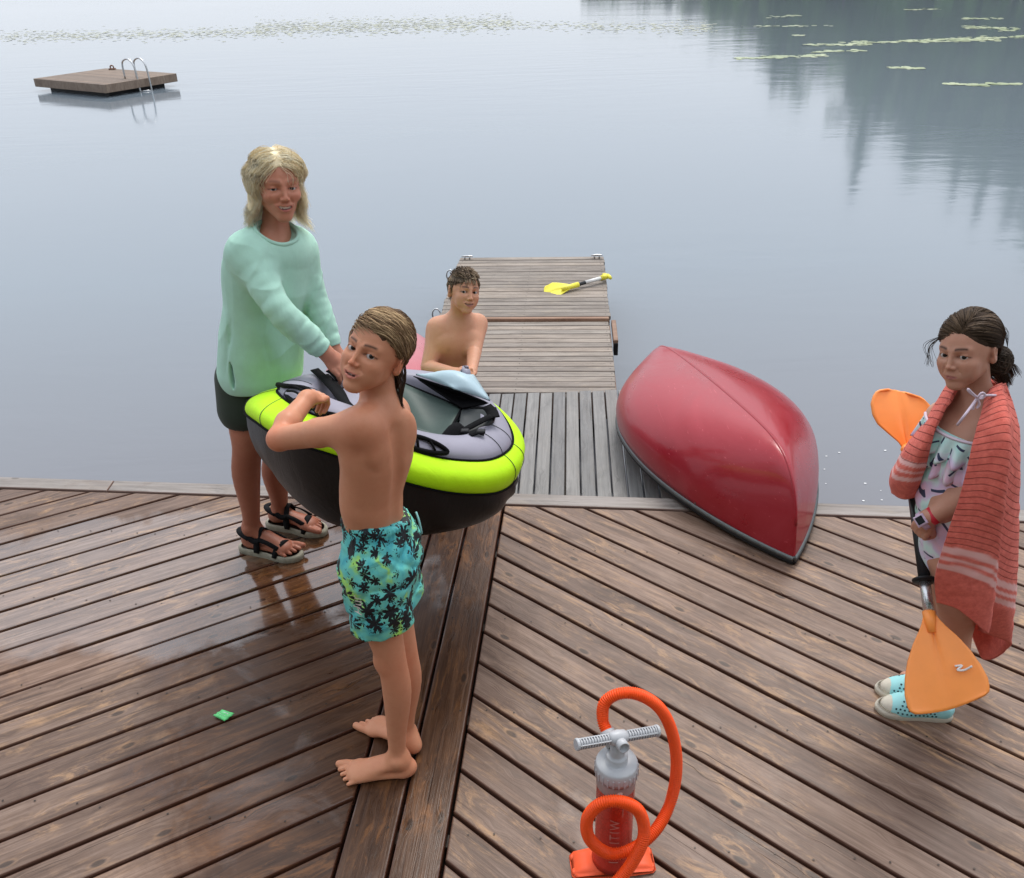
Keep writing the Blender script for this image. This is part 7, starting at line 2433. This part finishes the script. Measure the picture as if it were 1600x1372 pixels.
# ------------------------------------------------------------------ far boy behind the kayak
def far_boy():
    loc = V(-0.26, 3.62, -0.10)
    root = thing("person", "bare-chested boy with short hair behind the kayak, both hands on its bow handle", "person", loc)
    up = V(0, 0, 1); W = atY
    fr = Frame(W(725, 454, 3.50), facing(26, 10, 14), 0.78)
    B = Sdf()
    head(B, fr, 'grin', nose=0.95, jaw=0.97, eye=1.08, squint=0.72, cheek=1.12, ear=1.2, brow=0.55, lz=0.90, fold=0.5, soft=1)
    f = unit(V(0.35, -0.93, 0)); side = unit(V(0.93, 0.35, 0))
    Mt = np.stack([-side, f, up], 1)
    nek = W(719, 500, 3.53); che = W(710, 535, 3.52); wai = W(700, 580, 3.54); pel = W(694, 625, 3.60)
    B.rc(fr.p(0, -0.035, -0.065), nek - up * 0.005, 0.040, 0.042, 0.014)
    B.el(che, (0.106, 0.078, 0.098), Mt, 0.03)
    B.ecap(che, wai, 0.098, 0.084, 0.78, f, 0.05)
    B.ecap(wai, pel, 0.084, 0.100, 0.85, f, 0.05)
    shR = W(684, 512, 3.50); shL = W(746, 506, 3.58)
    B.rc(nek - up * 0.015, shR, 0.036, 0.036, 0.05)
    B.rc(nek - up * 0.015, shL, 0.036, 0.036, 0.05)
    elR = W(669, 574, 3.40); wrR = W(712, 583, 3.24)
    elL = W(741, 550, 3.44); wrL = W(737, 580, 3.26)
    B.ch([shR, elR, wrR], [0.040, 0.032, 0.021], 0.03)
    B.ch([shL, elL, wrL], [0.039, 0.031, 0.021], 0.03)
    hand(B, wrR, unit(W(724, 578, 3.14) - wrR), V(-0.2, -0.5, 0.8), 0.125, -1, curl=(0.6, 0.9, 0.6), thumb=(0.6, 0.3))
    hand(B, wrL, unit(W(731, 580, 3.13) - wrL), V(0.3, -0.4, 0.85), 0.125, 1, curl=(0.7, 1.0, 0.6), thumb=(0.6, 0.3))
    # collar bones, chest
    for g in (-1, 1):
        B.el(che + f * 0.058 + side * g * 0.046 + up * 0.022, (0.042, 0.020, 0.034), Mt, 0.025)
    for g, k_ in ((-1, V(-0.36, 3.50, 0.14)), (1, V(-0.18, 3.56, 0.16))):
        h_ = pel + side * g * 0.055 - up * 0.02
        a_ = V(k_[0], k_[1] + 0.16, -0.04)
        B.limb([h_, (h_ + k_) / 2, k_, k_ * .6 + a_ * .4, a_], [0.070, 0.06, 0.044, 0.042, 0.027], 0.03)
        foot(B, a_, V(0.2, -1, 0), 0.20, g, -0.10)
    P, F = B.mesh(0.0036)
    c = face_colour(P, fr, V(0.62, 0.335, 0.215), (0.42, 0.17, 0.14), (0.035, 0.018, 0.010), dark_brow=0.95)
    for g in (-1, 1):
        d = np.linalg.norm(P - (che + f * 0.076 + side * g * 0.052 + up * 0.008), axis=1)
        w = np.exp(-(d / 0.009) ** 2)[:, None]
        c = c * (1 - 0.6 * w) + V(0.22, 0.085, 0.06) * 0.6 * w
    mesh_obj("body", P, F, M_SKIN, root, True, c, loc=loc)
    eyes(fr, CAMP, (0.022, 0.014, 0.010), root, loc)
    rng = np.random.default_rng(5)
    def hairline(l):
        z = np.where(l[:, 1] > 0.02, 0.060 - 0.4 * np.clip(np.abs(l[:, 0]) - 0.03, 0, 1), 0.004)
        z = np.where(l[:, 1] < -0.04, -0.035, z)
        return l[:, 2] > z
    def cuts(Bq):
        p = fr.p
        Bq.el(p(0, 0.100, -0.014), V(0.074, 0.066, 0.078) * fr.s, fr.M, 0.006, True)
        Bq.cut(p(0, 0, -0.035), fr.d(0, 0.25, -1), 0.008)
        for g in (-1, 1):
            Bq.el(p(g * 0.085, 0.012, -0.032), V(0.03, 0.045, 0.042) * fr.s, fr.M, 0.006, True)
    hair_base("hair", fr, [cuts], 0.003, (0.085, 0.062, 0.045), root, loc)
    ro = scalp_roots(fr, 1500, hairline, rng)
    def flow(l):
        d = np.zeros_like(l)
        d[:, 0] = 0.25 * np.sign(l[:, 0]); d[:, 1] = np.where(l[:, 2] > 0.05, 0.9, -0.2); d[:, 2] = np.where(l[:, 2] > 0.07, 0.15, -0.8)
        return d
    S_ = comb(fr, ro, flow, 4, 0.0085, 0.009, rng, grav=0.0, jitter=0.45, hug=0.6)
    cols = hair_colours(len(ro), [(0.075, 0.048, 0.030), (0.21, 0.145, 0.092), (0.38, 0.29, 0.20)], rng, vnoise(ro, 100, 4))
    strand_mesh("hair_strands", S_, 0.0013, 0.0006, M_HAIR, root, cols, 3, loc)
    T = Sdf()
    T.ecap(pel + up * 0.03, pel - up * 0.06, 0.106, 0.112, 0.88, f, 0.03)
    for g, k_ in ((-1, V(-0.36, 3.50, 0.14)), (1, V(-0.18, 3.56, 0.16))):
        h_ = pel + side * g * 0.055 - up * 0.02
        T.rc(h_, h_ * 0.25 + k_ * 0.75, 0.082, 0.074, 0.03)
    T.cut(pel + up * 0.06, V(0, 0, 1), 0.004)
    P, F = T.mesh(0.005)
    mesh_obj("swim_shorts", P, F, cloth_attr("navy_nylon", (0.03, 0.05, 0.10), 0.6, 0.05), root, True, loc=loc)
    return root
near_boy()
woman()
girl()
far_boy()
